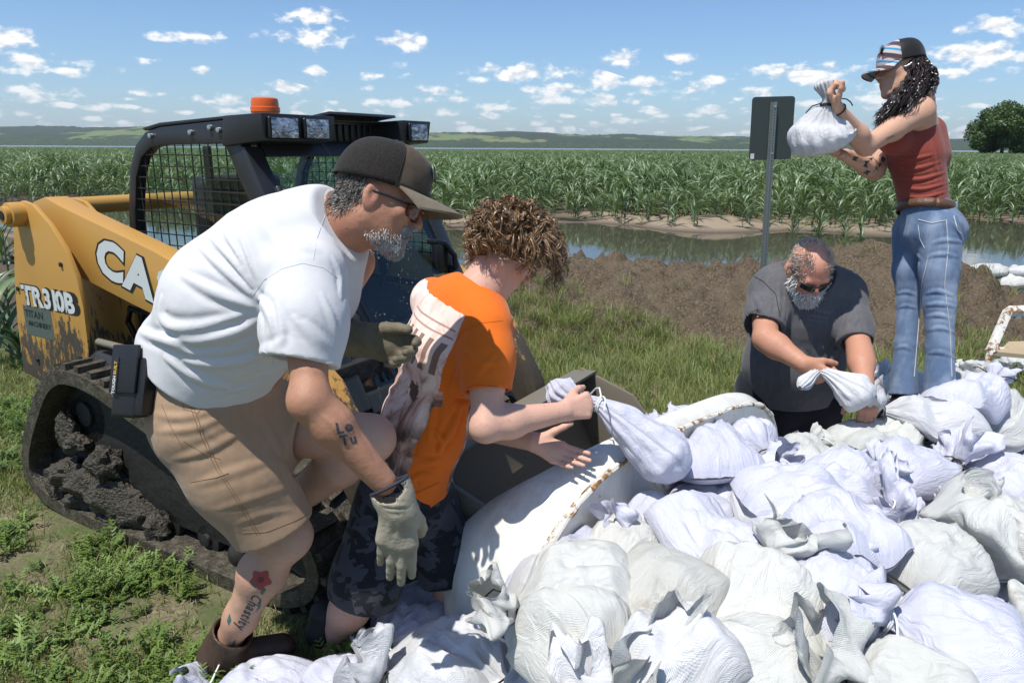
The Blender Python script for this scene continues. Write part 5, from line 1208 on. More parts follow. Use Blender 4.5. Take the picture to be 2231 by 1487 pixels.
def cap(parent, c, A, s, m_front, m_back, m_brim, brim=.075, droop=.35, rx=.084, ry=.106, rz=.098, z0=.042, tilt=0., button=True, lift=0.):
    "a baseball cap: crown of two materials and a curved peak; the crown is a double shell"
    A = np.asarray(A); L = lambda x, y, z: np.asarray(c)+(A[0]*x+A[1]*y+A[2]*z)*s
    def pt(th, ph, o=0.):
        e = .88; cz = math.sin(ph)**e; cr_ = math.cos(ph)**.62; f = math.sin(th); bulge = 1+.05*max(0, f)*math.sin(2*ph)
        y = -.012+(ry+o)*f*cr_*bulge; return L((rx+o)*math.cos(th)*cr_, y, z0+lift+(rz+o)*cz+y*tilt)
    T_ = np.linspace(0, 2*math.pi, 61); Ph = np.linspace(0, math.pi/2*.995, 18); V = []; F_ = []; mi = []
    for o in (0., -.003): V += [pt(t, p, o) for p in Ph for t in T_[:-1]]
    for sh in range(2):
        for i in range(17):
            for j in range(60):
                q = [sh*18*60+i*60+j, sh*18*60+i*60+(j+1) % 60, sh*18*60+(i+1)*60+(j+1) % 60, sh*18*60+(i+1)*60+j]; F_.append(tuple(q if sh == 0 else q[::-1])); mi.append(0 if .13*math.pi < T_[j]+.02 < .87*math.pi else 1)
    for j in range(60): F_.append((j, 18*60+j, 18*60+(j+1) % 60, (j+1) % 60)); mi.append(0 if .13*math.pi < T_[j] < .87*math.pi else 1)
    o = link('cap', mesh_np('cap', V, F_, mats=[m_front, m_back], midx=mi), parent)
    A_ = []
    for k, dz in ((0, .002), (1, -.003)):
        rows = []
        for i in range(9):
            v = i/8; row = []
            for j in range(25):
                th = math.pi*(.16+.68*j/24); r0 = np.array(pt(th, .02)); side = math.cos(th); ext = brim*v*(1-.50*side*side)
                row.append(r0+A[1]*s*ext+A[0]*s*side*.006*v+A[2]*s*(-ext*droop*(.25+.75*v)-.030*side*side*v*1.1+dz+tilt*ext))
            rows.append(row)
        A_.append(np.array(rows))
    mb = MB(); mb.grid(A_[0]); mb.grid(A_[1][:, ::-1]); mb.grid(np.array([A_[0][-1], A_[1][-1]])); mb.grid(np.array([A_[0][:, 0], A_[1][:, 0]])); mb.grid(np.array([A_[0][:, -1], A_[1][:, -1]]))
    mb.build('peak', m_brim, o, True)
    bn = MB(); bt = L(0, -.012, z0+lift+rz-.012*tilt); bn.tube([bt-A[2]*.004, bt+A[2]*.004, bt+A[2]*.007], [.008, .008, .004], 10); bn.build('cap_button', m_back, o, True)
    sm = MB(); sm.tube([pt(math.pi*.13, p, .0015) for p in Ph], .0016, 5); sm.tube([pt(math.pi*.87, p, .0015) for p in Ph], .0016, 5); sm.build('seam', m_back, o, True)
    return o, pt
def sunglasses(parent, L, m_fr, m_ln, sx=1.):
    "wrap sunglasses on the nose, arms back to the ears"
    g = None
    fr_ = MB(); fr_.tube([L(-.066, .066, .010), L(-.05, .094, .014), L(-.012, .108, .012), L(0, .111, .011), L(.012, .108, .012), L(.05, .094, .014), L(.066, .066, .010)], .0032, 6)
    for q in (-1, 1): fr_.tube([L(q*.066, .066, .010), L(q*.078, .03, .010), L(q*.081, -.012, .008), L(q*.079, -.026, -.008)], .0026, 6)
    g = fr_.build('sunglasses', m_fr, parent, True)
    for q in (-1, 1):
        R_ = []
        for i in range(7):
            z = .014-.034*i/6; R_.append([L(q*(.010+.052*(j/8)), .110-.030*(j/8)**1.9-.004*(i/6), z*(1-.12*(j/8))-.002*math.sin(i)) for j in range(9)])
        ln = MB(); ln.grid(np.array(R_)); B_ = np.array(R_)-(L(0, .002, 0)-L(0, 0, 0)); ln.grid(B_[:, ::-1]); ln.build('lens', m_ln, g, True)
    return g
LENSM = simple('dark_lens', (.012, .013, .016), .08); FRAMEM = simple('frame_black', (.01, .01, .011), .3)
def on_skin(sc, pts_px):
    return sc.hit([a for a, b in pts_px], [b for a, b in pts_px])
# ================================================================ people
def person(loc, label):
    e = empty('person', loc); PW[e.name] = Matrix.Translation(tuple(float(x) for x in loc)); tag(e, label, 'person'); return e
def stitch(name, sc, px, r, m, parent, sub=6, lift=.0015):
    "a seam or hem line that follows the cloth"
    xs_ = np.interp(np.linspace(0, len(px)-1, (len(px)-1)*sub+1), np.arange(len(px)), [a for a, b in px]); ys_ = np.interp(np.linspace(0, len(px)-1, (len(px)-1)*sub+1), np.arange(len(px)), [b for a, b in px])
    q = sc.hit(xs_, ys_); q = q+(cC-q)/np.linalg.norm(cC-q, axis=1)[:, None]*lift; mb = MB(); mb.tube(list(q), r, 5); return mb.build(name, m, parent, True)
def inked(name, sc, s, p0, ang, size, m, parent, bold=.0, xs=1., lift=.0012, step=None):
    "letters inked on skin or printed on cloth, each point laid on the surface; p0 and size in photo pixels"
    ca, sa_ = math.cos(ang), math.sin(ang); x = 0.; VV = []; FF = []; PX = []; PY = []
    for ch in s:
        if ch == ' ': x += size*.3; continue
        me = text_mesh(ch, size, bold*size, 2); bm = bmesh.new(); bm.from_mesh(me); bmesh.ops.triangulate(bm, faces=bm.faces)
        bmesh.ops.subdivide_edges(bm, edges=[e for e in bm.edges if e.calc_length() > size*.3], cuts=1); bmesh.ops.triangulate(bm, faces=bm.faces)
        co = np.array([v.co[:] for v in bm.verts]); bm.verts.index_update(); o = len(PX)
        a = co[:, 0]*xs+x; b = co[:, 1]; PX += list(p0[0]+a*ca+b*sa_); PY += list(p0[1]+a*sa_-b*ca); FF += [tuple(o+v.index for v in f.verts) for f in bm.faces]; x += (step or co[:, 0].max()*xs+size*.06); bm.free(); bpy.data.meshes.remove(me)
    q = sc.hit(np.array(PX), np.array(PY)); q = q+(cC-q)/np.linalg.norm(cC-q, axis=1)[:, None]*lift
    FF = [f for f in FF if max(np.linalg.norm(q[f[i]]-q[f[i-1]]) for i in range(3)) < .04]
    return link(name, mesh_np(name, q, FF, m, False), parent)
def blot(name, sc, px, m, parent, lift=.0012):
    "a flat inked shape, outline in photo pixels, laid on the surface"
    n = len(px); cx = sum(a for a, b in px)/n; cy = sum(b for a, b in px)/n; PX = []; PY = []
    for k in (1., .66, .33): PX += [cx+(a-cx)*k for a, b in px]; PY += [cy+(b-cy)*k for a, b in px]
    PX.append(cx); PY.append(cy); F_ = []
    for r in range(2): F_ += [(r*n+i, r*n+(i+1) % n, (r+1)*n+(i+1) % n, (r+1)*n+i) for i in range(n)]
    F_ += [(2*n+i, 2*n+(i+1) % n, 3*n) for i in range(n)]
    q = sc.hit(PX, PY); q = q+(cC-q)/np.linalg.norm(cC-q, axis=1)[:, None]*lift; return link(name, mesh_np(name, q, F_, m, False), parent)
INKM = simple('tattoo_ink', (.045, .05, .06), .6); INKR = simple('tattoo_red', (.33, .05, .05), .6); INKG = simple('tattoo_green', (.05, .12, .09), .6)
def short_hair(name, L, spots, n, ln, rad, m, parent, seed, down=.3, jit=.5, sc=None):
    "short hairs on patches: (local point, spread, outward direction)"
    r = np.random.default_rng(seed); P_ = []; 
    for (x, y, z), sp, (dx, dy, dz), fr in spots:
        k = int(n*fr); q = np.array([x, y, z])+r.normal(size=(k, 3))*np.array(sp); base = np.array([L(*v) for v in q])
        d = np.array([L(dx, dy, dz)-L(0, 0, 0)])+r.normal(size=(k, 3))*jit*.8; d /= np.linalg.norm(d, axis=1)[:, None]; t = np.linspace(0, 1, 5)[None, :, None]; l = r.uniform(.5, 1.1, (k, 1, 1))*ln
        P_.append(base[:, None]+d[:, None]*l*t+np.array([0, 0, -1.])*down*l*t*t+r.normal(size=(k, 1, 3))*.15*ln*t*t)
    P_ = np.concatenate(P_)
    if sc is not None: # root every hair on the skin
        b = P_[:, 0].astype(f32)
        for _ in range(4):
            dd = sc.run(b); e = .002; gr = np.stack([sc.run(b+np.eye(3, dtype=f32)[i]*e)-sc.run(b-np.eye(3, dtype=f32)[i]*e) for i in range(3)], -1)/(2*e); b = b-gr*np.clip(dd, -.03, .03)[:, None]
        P_ = P_+(b-P_[:, 0])[:, None]; P_ = P_[np.abs(sc.run(b)) < .003]
    return strands(name, P_, rad, m, parent, 2)
# ---------------------------------------------------------------- the man in the white shirt
def build_man():
    root = person(G(487, 1440), 'bearded man in white T-shirt, dark cap and tan work shorts, stooping with work gloves')
    b = Sculpt(); A = frame(cR*math.cos(.36)-cU*math.sin(.36)+cF*.06, cU*math.cos(.36)+cR*math.sin(.36)); Hc = P(828, 438, 1.86)
    L = head(b, Hc, A, 1.0, P(742, 492, 1.91), (.062, .070), 1.08)
    sh, el, wr = P(668, 620, 1.72), P(676, 872, 1.63), P(836, 1050, 1.70)
    b.chain([sh, P(668, 730, 1.68), el], [.060, .047, .040], .03); b.chain([el, el*.72+wr*.28, wr], [.041, .044, .030], .03); b.ball(el-cR*.006, .041, None, .02)
    lsh, lel, lwr = P(770, 570, 2.06), P(690, 715, 2.03), P(768, 738, 1.98); b.chain([lsh, lel, lwr], [.06, .047, .034], .03)
    hip, kn, an = P(460, 930, 2.03), P(624, 1168, 2.13), P(487, 1412, 2.31)
    b.chain([hip, hip*.4+kn*.6, kn], [.10, .082, .066], .04); b.chain([kn, kn*.70+an*.30-unit(cR)*.012, kn*.30+an*.70, an], [.058, .064, .046, .038], .04); b.ball(kn+cR*.012+cU*.005, .053, None, .03)
    lh, lk, la = P(530, 905, 2.22), P(806, 955, 2.18), P(610, 1115, 2.40); b.chain([lh, lh*.5+lk*.5, lk], [.10, .082, .066], .04); b.chain([lk, lk*.68+la*.32, la], [.063, .068, .042], .03); b.ball(lk+cR*.006, .062, None, .03)
    b.chain([P(742, 492, 1.91), P(640, 600, 1.93), P(455, 880, 2.10)], [.08, .12, .13], .05)
    wrk = [((700, 900), (735, 935), (770, 975)), ((745, 900), (780, 950), (812, 1000))]
    b.disp = folds(b, [(list(q), .006, .0030) for q in wrk], [(38., .0014, 4, (1, 1, 1))])
    lab = lambda px, py, d: P(px, py, d)
    body = sculpt_obj('body', b, SKIN, root, .0048, lambda V: tint(V, (.40, .205, .125), [(P(624, 1200, 2.1), .13, (.56, .35, .25), .95), (P(560, 1310, 2.2), .16, (.54, .33, .235), .95), (P(487, 1420, 2.3), .10, (.50, .30, .21), .9), (P(800, 960, 2.15), .17, (.60, .38, .28), .95), (P(680, 1060, 2.3), .14, (.56, .36, .26), .9),
        (L(0, .10, -.03), .03, (.42, .17, .11), .6), (L(-.06, .02, -.08), .05, (.36, .20, .13), .5), (L(0, .03, -.03), .10, (.38, .175, .11), .6), (L(0, -.07, -.07), .06, (.42, .16, .09), .7), (L(0, .1, -.058), .012, (.30, .12, .10), .8), (L(.078, -.01, 0), .03, (.45, .20, .14), .6)]))
    # shirt
    s = Sculpt(); lat = unit(np.cross(P(700, 500, 1.9)-P(455, 810, 2.02), -cF))
    s.chain([P(448, 822, 2.03), P(520, 668, 1.95), P(628, 582, 1.92), P(700, 508, 1.90)], [.165, .186, .180, .124], .06); s.ball(P(375, 735, 2.02), (.075, .10, .06), None, .08)
    s.cone(P(690, 560, 1.90), P(715, 650, 1.93), .10, .07, .05); s.cone(P(640, 590, 1.97), P(712, 560, 2.05), .13, .075, .05)
    s.chain([P(672, 600, 1.74), P(664, 700, 1.70), P(652, 815, 1.675)], [.092, .090, .089], .05); s.cone(P(718, 560, 2.04), P(702, 690, 2.02), .075, .068, .04)
    ax = unit(P(652, 815, 1.675)-P(664, 690, 1.70)); hc = P(650, 788, 1.675); s.cut(hc, ax+cR*-.10, .004, .17); s.cone(hc-ax*.012, hc+ax*.05, .064, .070, .006, 'sub')
    tax = unit(P(430, 842, 2.03)-P(540, 680, 1.95)); hc2 = P(452, 818, 2.03); s.cut(hc2, tax+cR*.20+cU*.03, .006, .42); s.cone(hc2+tax*.01, hc2+tax*.12, .14, .15, .01, 'sub')
    nd = unit(Hc-P(742, 492, 1.91)); nc = P(748, 478, 1.905); s.cone(nc-nd*.02, nc+nd*.2, .070, .075, .006, 'sub'); s.cut(nc+nd*.012, nd, .01, .13)
    ln = [([(436, 539), (490, 590), (545, 640)], .008, .010), ([(455, 512), (505, 565), (548, 625)], .007, .009), ([(486, 498), (520, 560), (548, 612)], .006, .007), ([(520, 492), (540, 560), (556, 605)], .006, .005), ([(398, 600), (470, 640), (548, 668)], .011, .011),
          ([(350, 650), (345, 690), (372, 720), (440, 716), (520, 690)], .013, .012), ([(330, 735), (420, 745), (520, 725), (560, 700)], .013, .012), ([(400, 790), (480, 800), (580, 775), (620, 740)], .012, .010), ([(360, 780), (430, 830), (520, 850)], .012, .010), ([(560, 640), (590, 690), (600, 760)], .010, .009),
          ([(665, 700), (700, 740), (722, 770)], .008, .008), ([(640, 690), (690, 750), (712, 790)], .008, .007), ([(700, 640), (728, 700), (735, 740)], .007, .006), ([(600, 660), (615, 720), (610, 770)], .008, .008), ([(575, 690), (585, 740), (578, 770)], .007, .006), ([(560, 820), (600, 800), (625, 770)], .009, .008), ([(470, 860), (540, 845), (600, 815)], .008, .008),
          ([(620, 500), (650, 530), (690, 545)], .012, .005), ([(560, 470), (600, 520), (640, 545)], .014, .005), ([(725, 560), (745, 600), (742, 650)], .007, .006), ([(300, 720), (360, 745), (420, 770)], .012, .009)]
    s.disp = folds(s, ln, [(9., .004, 2, (1, 1, 1)), (30., .0008, 5, (1, 1, 1))], [(hc, ax, .17), (hc2, tax, .3)])
    WH = cloth_mat('white_cotton', (.56, .56, .57), (.62, .62, .62), 9.)
    sho = sculpt_obj('shirt', s, WH, root, .0048)
    SE = simple('seam_grey', (.58, .58, .59), .9)
    stitch('seam', s, [(548, 648), (575, 610), (615, 585), (660, 573), (705, 583), (735, 605)], .0007, SE, sho, lift=.0004); stitch('hem', s, [(565, 762), (610, 782), (660, 790), (725, 790)], .0007, SE, sho); stitch('seam', s, [(683, 565), (690, 520), (708, 470)], .0007, SE, sho, lift=.0004)
    col = MB(); cp = unit(np.cross(nd, [0, 0, 1.])); cq = np.cross(nd, cp); col.tube([nc+nd*.004+(cp*math.cos(a)+cq*math.sin(a))*.078 for a in np.linspace(0, 6.283, 33)], .0085, 8); col.build('collar', WH, sho, True)
    # shorts
    h = Sculpt(); h.chain([P(470, 815, 2.05), P(470, 890, 2.08)], [.165, .175], .05); h.chain([P(455, 920, 2.03), P(520, 1030, 2.06), P(612, 1170, 2.115)], [.142, .128, .112], .06); h.chain([P(540, 900, 2.2), P(700, 940, 2.19)], [.13, .105], .06)
    ax1 = unit(P(612, 1170, 2.115)-P(520, 1030, 2.06)); c1 = P(602, 1148, 2.11); h.cut(c1, ax1+cR*-.12, .004, .19); h.cone(c1-ax1*.03, c1+ax1*.08, .097, .102, .006, 'sub')
    ax2 = unit(P(700, 940, 2.19)-P(560, 905, 2.2)); c2 = P(668, 930, 2.19); h.cut(c2, ax2, .004, .17); h.cone(c2-ax2*.03, c2+ax2*.08, .090, .095, .006, 'sub')
    h.disp = folds(h, [([(330, 900), (400, 915), (480, 890)], .010, .004), ([(340, 940), (420, 935), (500, 900)], .010, .004), ([(380, 1000), (450, 985), (540, 930)], .010, .004), ([(420, 1060), (500, 1030), (600, 1000)], .011, .003), ([(470, 1110), (540, 1090), (630, 1060)], .010, .002), ([(560, 900), (600, 950), (640, 1050)], .012, .004), ([(600, 880), (640, 940), (660, 1000)], .010, .004), ([(520, 1140), (570, 1120), (640, 1110)], .009, .002), ([(400, 880), (440, 930), (480, 960)], .009, .002), ([(540, 960), (590, 1010), (640, 1100)], .010, .002)], [(14., .004, 7, (1, 1, 1)), (45., .0008, 3, (1, 1, 1))], [(c1, ax1, .17), (c2, ax2, .15)])
    TAN = cloth_mat('tan_canvas', (.27, .175, .105), (.40, .275, .18), 8., streak=.1); sh_o = sculpt_obj('shorts', h, TAN, root, .005)
    ST = simple('brown_thread', (.24, .135, .07), .8)
    for off in (0, 7): stitch('seam', h, [(412+off, 880), (438+off, 950), (470+off, 1020), (515+off, 1090), (560+off, 1165)], .0008, ST, sh_o, lift=.0005)
    stitch('seam', h, [(400, 960), (440, 985), (480, 1000)], .0008, ST, sh_o, lift=.0005); stitch('seam', h, [(415, 1050), (470, 1040), (498, 1030)], .0008, ST, sh_o, lift=.0005); stitch('hem', h, [(530, 1160), (580, 1158), (640, 1135), (672, 1118)], .0008, ST, sh_o, lift=.0005); stitch('seam', h, [(352, 880), (372, 930), (398, 975)], .0008, ST, sh_o, lift=.0005); stitch('seam', h, [(395, 865), (400, 890), (430, 900), (445, 880)], .0008, ST, sh_o, lift=.0005)
    # pouch on the belt
    PB = simple('black_leather', (.012, .012, .013), .45, 0, .3, 60., (220., .4, .002)); pc = P(290, 832, 1.93); pu = unit(cU*.99+cR*.10); pr = unit(cR*.93-cF*.36); pn = np.cross(pu, pr); pax = np.array([pr, pn, pu])
    k = MB(); k.box(pc, .085, .052, .185, pax); po = k.build('phone_pouch', PB, root, bev=.012, seg=3); k = MB(); k.box(pc+pu*.035-pn*.030*np.sign(pn@cF), .089, .010, .125, pax); fl = k.build('pouch_flap', PB, po, bev=.004); k = MB(); k.box(pc+pr*.052-pu*.01, .03, .05, .15, pax); k.build('tool_sleeve', PB, po, bev=.008)
    og = pc-pn*np.sign(pn@cF)*.036-pr*.032-pu*.03
    k = MB(); k.prism([og, og+pr*.016, og+pr*.016+pu*.095, og+pu*.095], -pn*np.sign(pn@cF)*.001); k.build('brand_patch', simple('patch_black', (.02, .02, .02), .6), fl)
    letters('brand_lettering', 'TOUGH', og+pr*.012-pn*np.sign(pn@cF)*.0012, pu, -pr, .013, simple('thread_white', (.6, .6, .58), .7), fl, .0004, .0006*np.sign(np.cross(pu, -pr)@(-pn*np.sign(pn@cF)))); letters('brand_lettering', 'BUILT', og+pr*.012+pu*.05-pn*np.sign(pn@cF)*.0012, pu, -pr, .013, simple('thread_gold', (.5, .32, .05), .7), fl, .0004, .0006*np.sign(np.cross(pu, -pr)@(-pn*np.sign(pn@cF))))
    # cap, glasses, beard, hair
    def net(N, c):
        vo = N('ShaderNodeTexVoronoi', {'Scale': 230., 'Vector': N.co}); return N.mix(N.math('MULTIPLY', N.math('LESS_THAN', vo.outputs['Distance'], .33), .9), c, (.034, .031, .028))
    CM = cloth_mat('cap_mesh', (.008, .007, .006), (.030, .026, .022), 190., .9, .25, net); CF = cloth_mat('cap_camo', (.02, .015, .010), (.15, .115, .08), 22., .95); CB = cloth_mat('cap_brim', (.09, .072, .05), (.24, .20, .145), 26., .95)
    co, pt = cap(root, Hc, A, 1.06, CF, CM, CB, .094, .16, rz=.112, z0=.032, ry=.114, rx=.088, tilt=.08)
    mb = MB(); mb.box(np.array(pt(math.pi*.5, .55, .003)), .042, .004, .034, np.array([A[0], A[1], unit(A[2]-A[1]*.4)])); mb.build('cap_patch', PB, co)
    def cm_mesh(): pass
    sunglasses(root, L, FRAMEM, simple('orange_lens', (.10, .022, .012), .06))
    GH = hair_mat('grey_hair', (.035, .028, .022), (.14, .12, .10), (.42, .40, .37), .5); GB = hair_mat('grey_beard', (.24, .19, .16), (.46, .42, .38), (.74, .72, .70), .6)
    short_hair('hair', L, [((.070, -.052, .010), (.006, .016, .020), (.4, -.5, -.7), .30), ((.058, -.080, -.010), (.014, .012, .026), (.35, -.7, -.6), .34), ((.02, -.10, -.010), (.02, .01, .026), (0, -.8, -.5), .26), ((.02, -.10, -.03), (.02, .008, .016), (0, -.8, -.5), .10)], 5200, .012, .0006, GH, root, 5, .3, .30, b)
    short_hair('beard', L, [((.0, .094, -.104), (.018, .010, .010), (0, .3, -1), .36), ((.030, .070, -.092), (.012, .014, .012), (.2, .2, -1), .20), ((.046, .040, -.086), (.006, .014, .008), (.4, .1, -.8), .10), ((.012, .104, -.046), (.014, .006, .006), (.2, .5, -.9), .16), ((.026, .090, -.066), (.006, .008, .012), (.3, .4, -.8), .16)], 5200, .0085, .0006, GB, root, 6, .2, .4, b)
    # gloves
    GL = simple('glove_leather', (.30, .27, .20), .8, 0, .32, 30., (140., .6, .003)); GD = simple('glove_dark', (.135, .115, .075), .8, 0, .4, 25., (140., .6, .003)); CU = simple('glove_cuff', (.025, .027, .04), .8)
    g = Sculpt(); gw = P(868, 1095, 1.70); gd = unit(P(862, 1260, 1.74)-gw); hand(g, gw, gd, cR*1.0+cF*.15, False, [(.16, .16, .1), (.10, .14, .1), (.14, .15, .1), (.22, .2, .1)], 1.12, 1.28, thumb=(.75, .45, .55), k=.007)
    g.chain([P(848, 1055, 1.70), P(857, 1080, 1.70), gw+gd*.015], [.050, .046, .043], .012, flat=cF, ratio=.8); g.cut(P(849, 1056, 1.70), unit(P(848, 1055, 1.70)-gw), .003, .09); g.cone(P(830, 1025, 1.70), P(851, 1064, 1.70), .043, .043, .004, 'sub')
    g.disp = folds(g, [([(830, 1098), (855, 1103), (890, 1100)], .005, .004), ([(835, 1110), (860, 1114), (885, 1112)], .004, .003), ([(845, 1140), (850, 1170)], .006, .002), ([(868, 1140), (872, 1170)], .006, .002)], [(40., .0016, 3, (1, 1, 1))])
    go = sculpt_obj('glove', g, GL, root, .004); ro = unit(P(848, 1055, 1.70)-gw); ra = unit(np.cross(ro, cF)); rbx = np.cross(ro, ra); mb = MB(); mb.tube([P(849, 1056, 1.70)+ra*.047*math.cos(a)+rbx*.039*math.sin(a) for a in np.linspace(0, 6.283, 25)], .0042, 6); mb.build('cuff_binding', CU, go, True)
    g = Sculpt(); gw = P(785, 738, 1.97); gd = unit(cR*.97-cU*.22+cF*-.05); hand(g, gw, gd, cU*.95+cR*.25-cF*.2, True, [(.35, .75, .5), (.55, .9, .6), (.7, .95, .6), (.8, 1.0, .6)], 1.12, 1.30, thumb=(.95, .42, .25), tcurl=(.15, .25), k=.007)
    g.cone(P(757, 735, 1.975), gw+gd*.02, .052, .045, .012); g.cut(P(760, 735, 1.975), -gd, .003, .09); g.cone(P(735, 732, 1.975), P(768, 736, 1.975), .044, .044, .004, 'sub')
    g.disp = folds(g, [], [(40., .0018, 8, (1, 1, 1))]); go = sculpt_obj('glove', g, GD, root, .004)
    ra = unit(np.cross(gd, cF)); rbx = np.cross(gd, ra); mb = MB(); mb.tube([P(759, 735, 1.975)+(ra*math.cos(a)+rbx*math.sin(a))*.049 for a in np.linspace(0, 6.283, 25)], .0042, 6); mb.build('cuff_binding', CU, go, True)
    # boots
    BR = simple('brown_boot', (.055, .030, .018), .5, 0, .35, 30., (90., .5, .003)); BD = simple('dark_boot', (.016, .013, .011), .6, 0, .3, 30., (90., .5, .003))
    t = Sculpt(); a2 = np.array([an[0], an[1], .0]); td = unit([.93, .36, 0]); lg = unit(kn-an); tp_ = an+lg*.075; t.chain([tp_, an, a2+mU*.055-td*.01], [.064, .058, .055], .03); t.cone(a2+mU*.048-td*.03, a2+td*.17+mU*.042, .052, .045, .03); t.cut(a2+mU*.005, -mU, .004, .4); t.cut(an+lg*.085, lg, .004, .12); t.cone(an+lg*.05, an+lg*.16, .054, .060, .004, 'sub'); t.disp = folds(t, [], [(30., .003, 9, (1, 1, 1))]); sculpt_obj('boot', t, BR, root, .005)
    t = Sculpt(); fd = unit(P(445, 1180, 2.46)-la); fd = unit(la-lk)*.45+unit(cR*-1.-cU*.5)*.5; fd = unit(fd); fq = la+unit(la-lk)*.03; t.chain([la-unit(la-lk)*.05, fq], [.056, .058], .03); dn = unit(-cU*.75-cR*.66); t.cone(fq, fq+dn*.16, .056, .046, .03); sculpt_obj('boot', t, BD, root, .006)
    # tattoos
    inked('tattoo', b, 'Chastity', (552, 1292), math.radians(118), 34, INKM, body, .02, .62, .0014)
    ro_ = [(568+22*math.cos(a)*(1+.18*math.sin(5*a)), 1262+20*math.sin(a)*(1+.18*math.sin(5*a))) for a in np.linspace(0, 6.283, 24, endpoint=False)]; blot('tattoo', b, ro_, INKR, body, .0012)
    blot('tattoo', b, [(568+8*math.cos(a), 1262+7*math.sin(a)) for a in np.linspace(0, 6.283, 10, endpoint=False)], simple('tattoo_dark_red', (.18, .03, .035), .6), body, .0020)
    for pp in ([(552, 1262), (545, 1272), (556, 1280), (566, 1276)], [(575, 1278), (566, 1290), (572, 1296), (580, 1284)], [(570, 1304), (568, 1322), (556, 1334), (562, 1322), (563, 1310)], [(500, 1335), (494, 1352), (498, 1362), (504, 1350)], [(514, 1392), (512, 1410), (492, 1420), (502, 1408), (507, 1398)]): blot('tattoo', b, pp, INKG, body)
    inked('tattoo', b, 'Lo', (734, 945), math.radians(-12), 34, INKM, body, .03, 1., .0014); inked('tattoo', b, 'Tu', (744, 970), math.radians(-12), 30, INKM, body, .03, 1., .0014)
build_man()
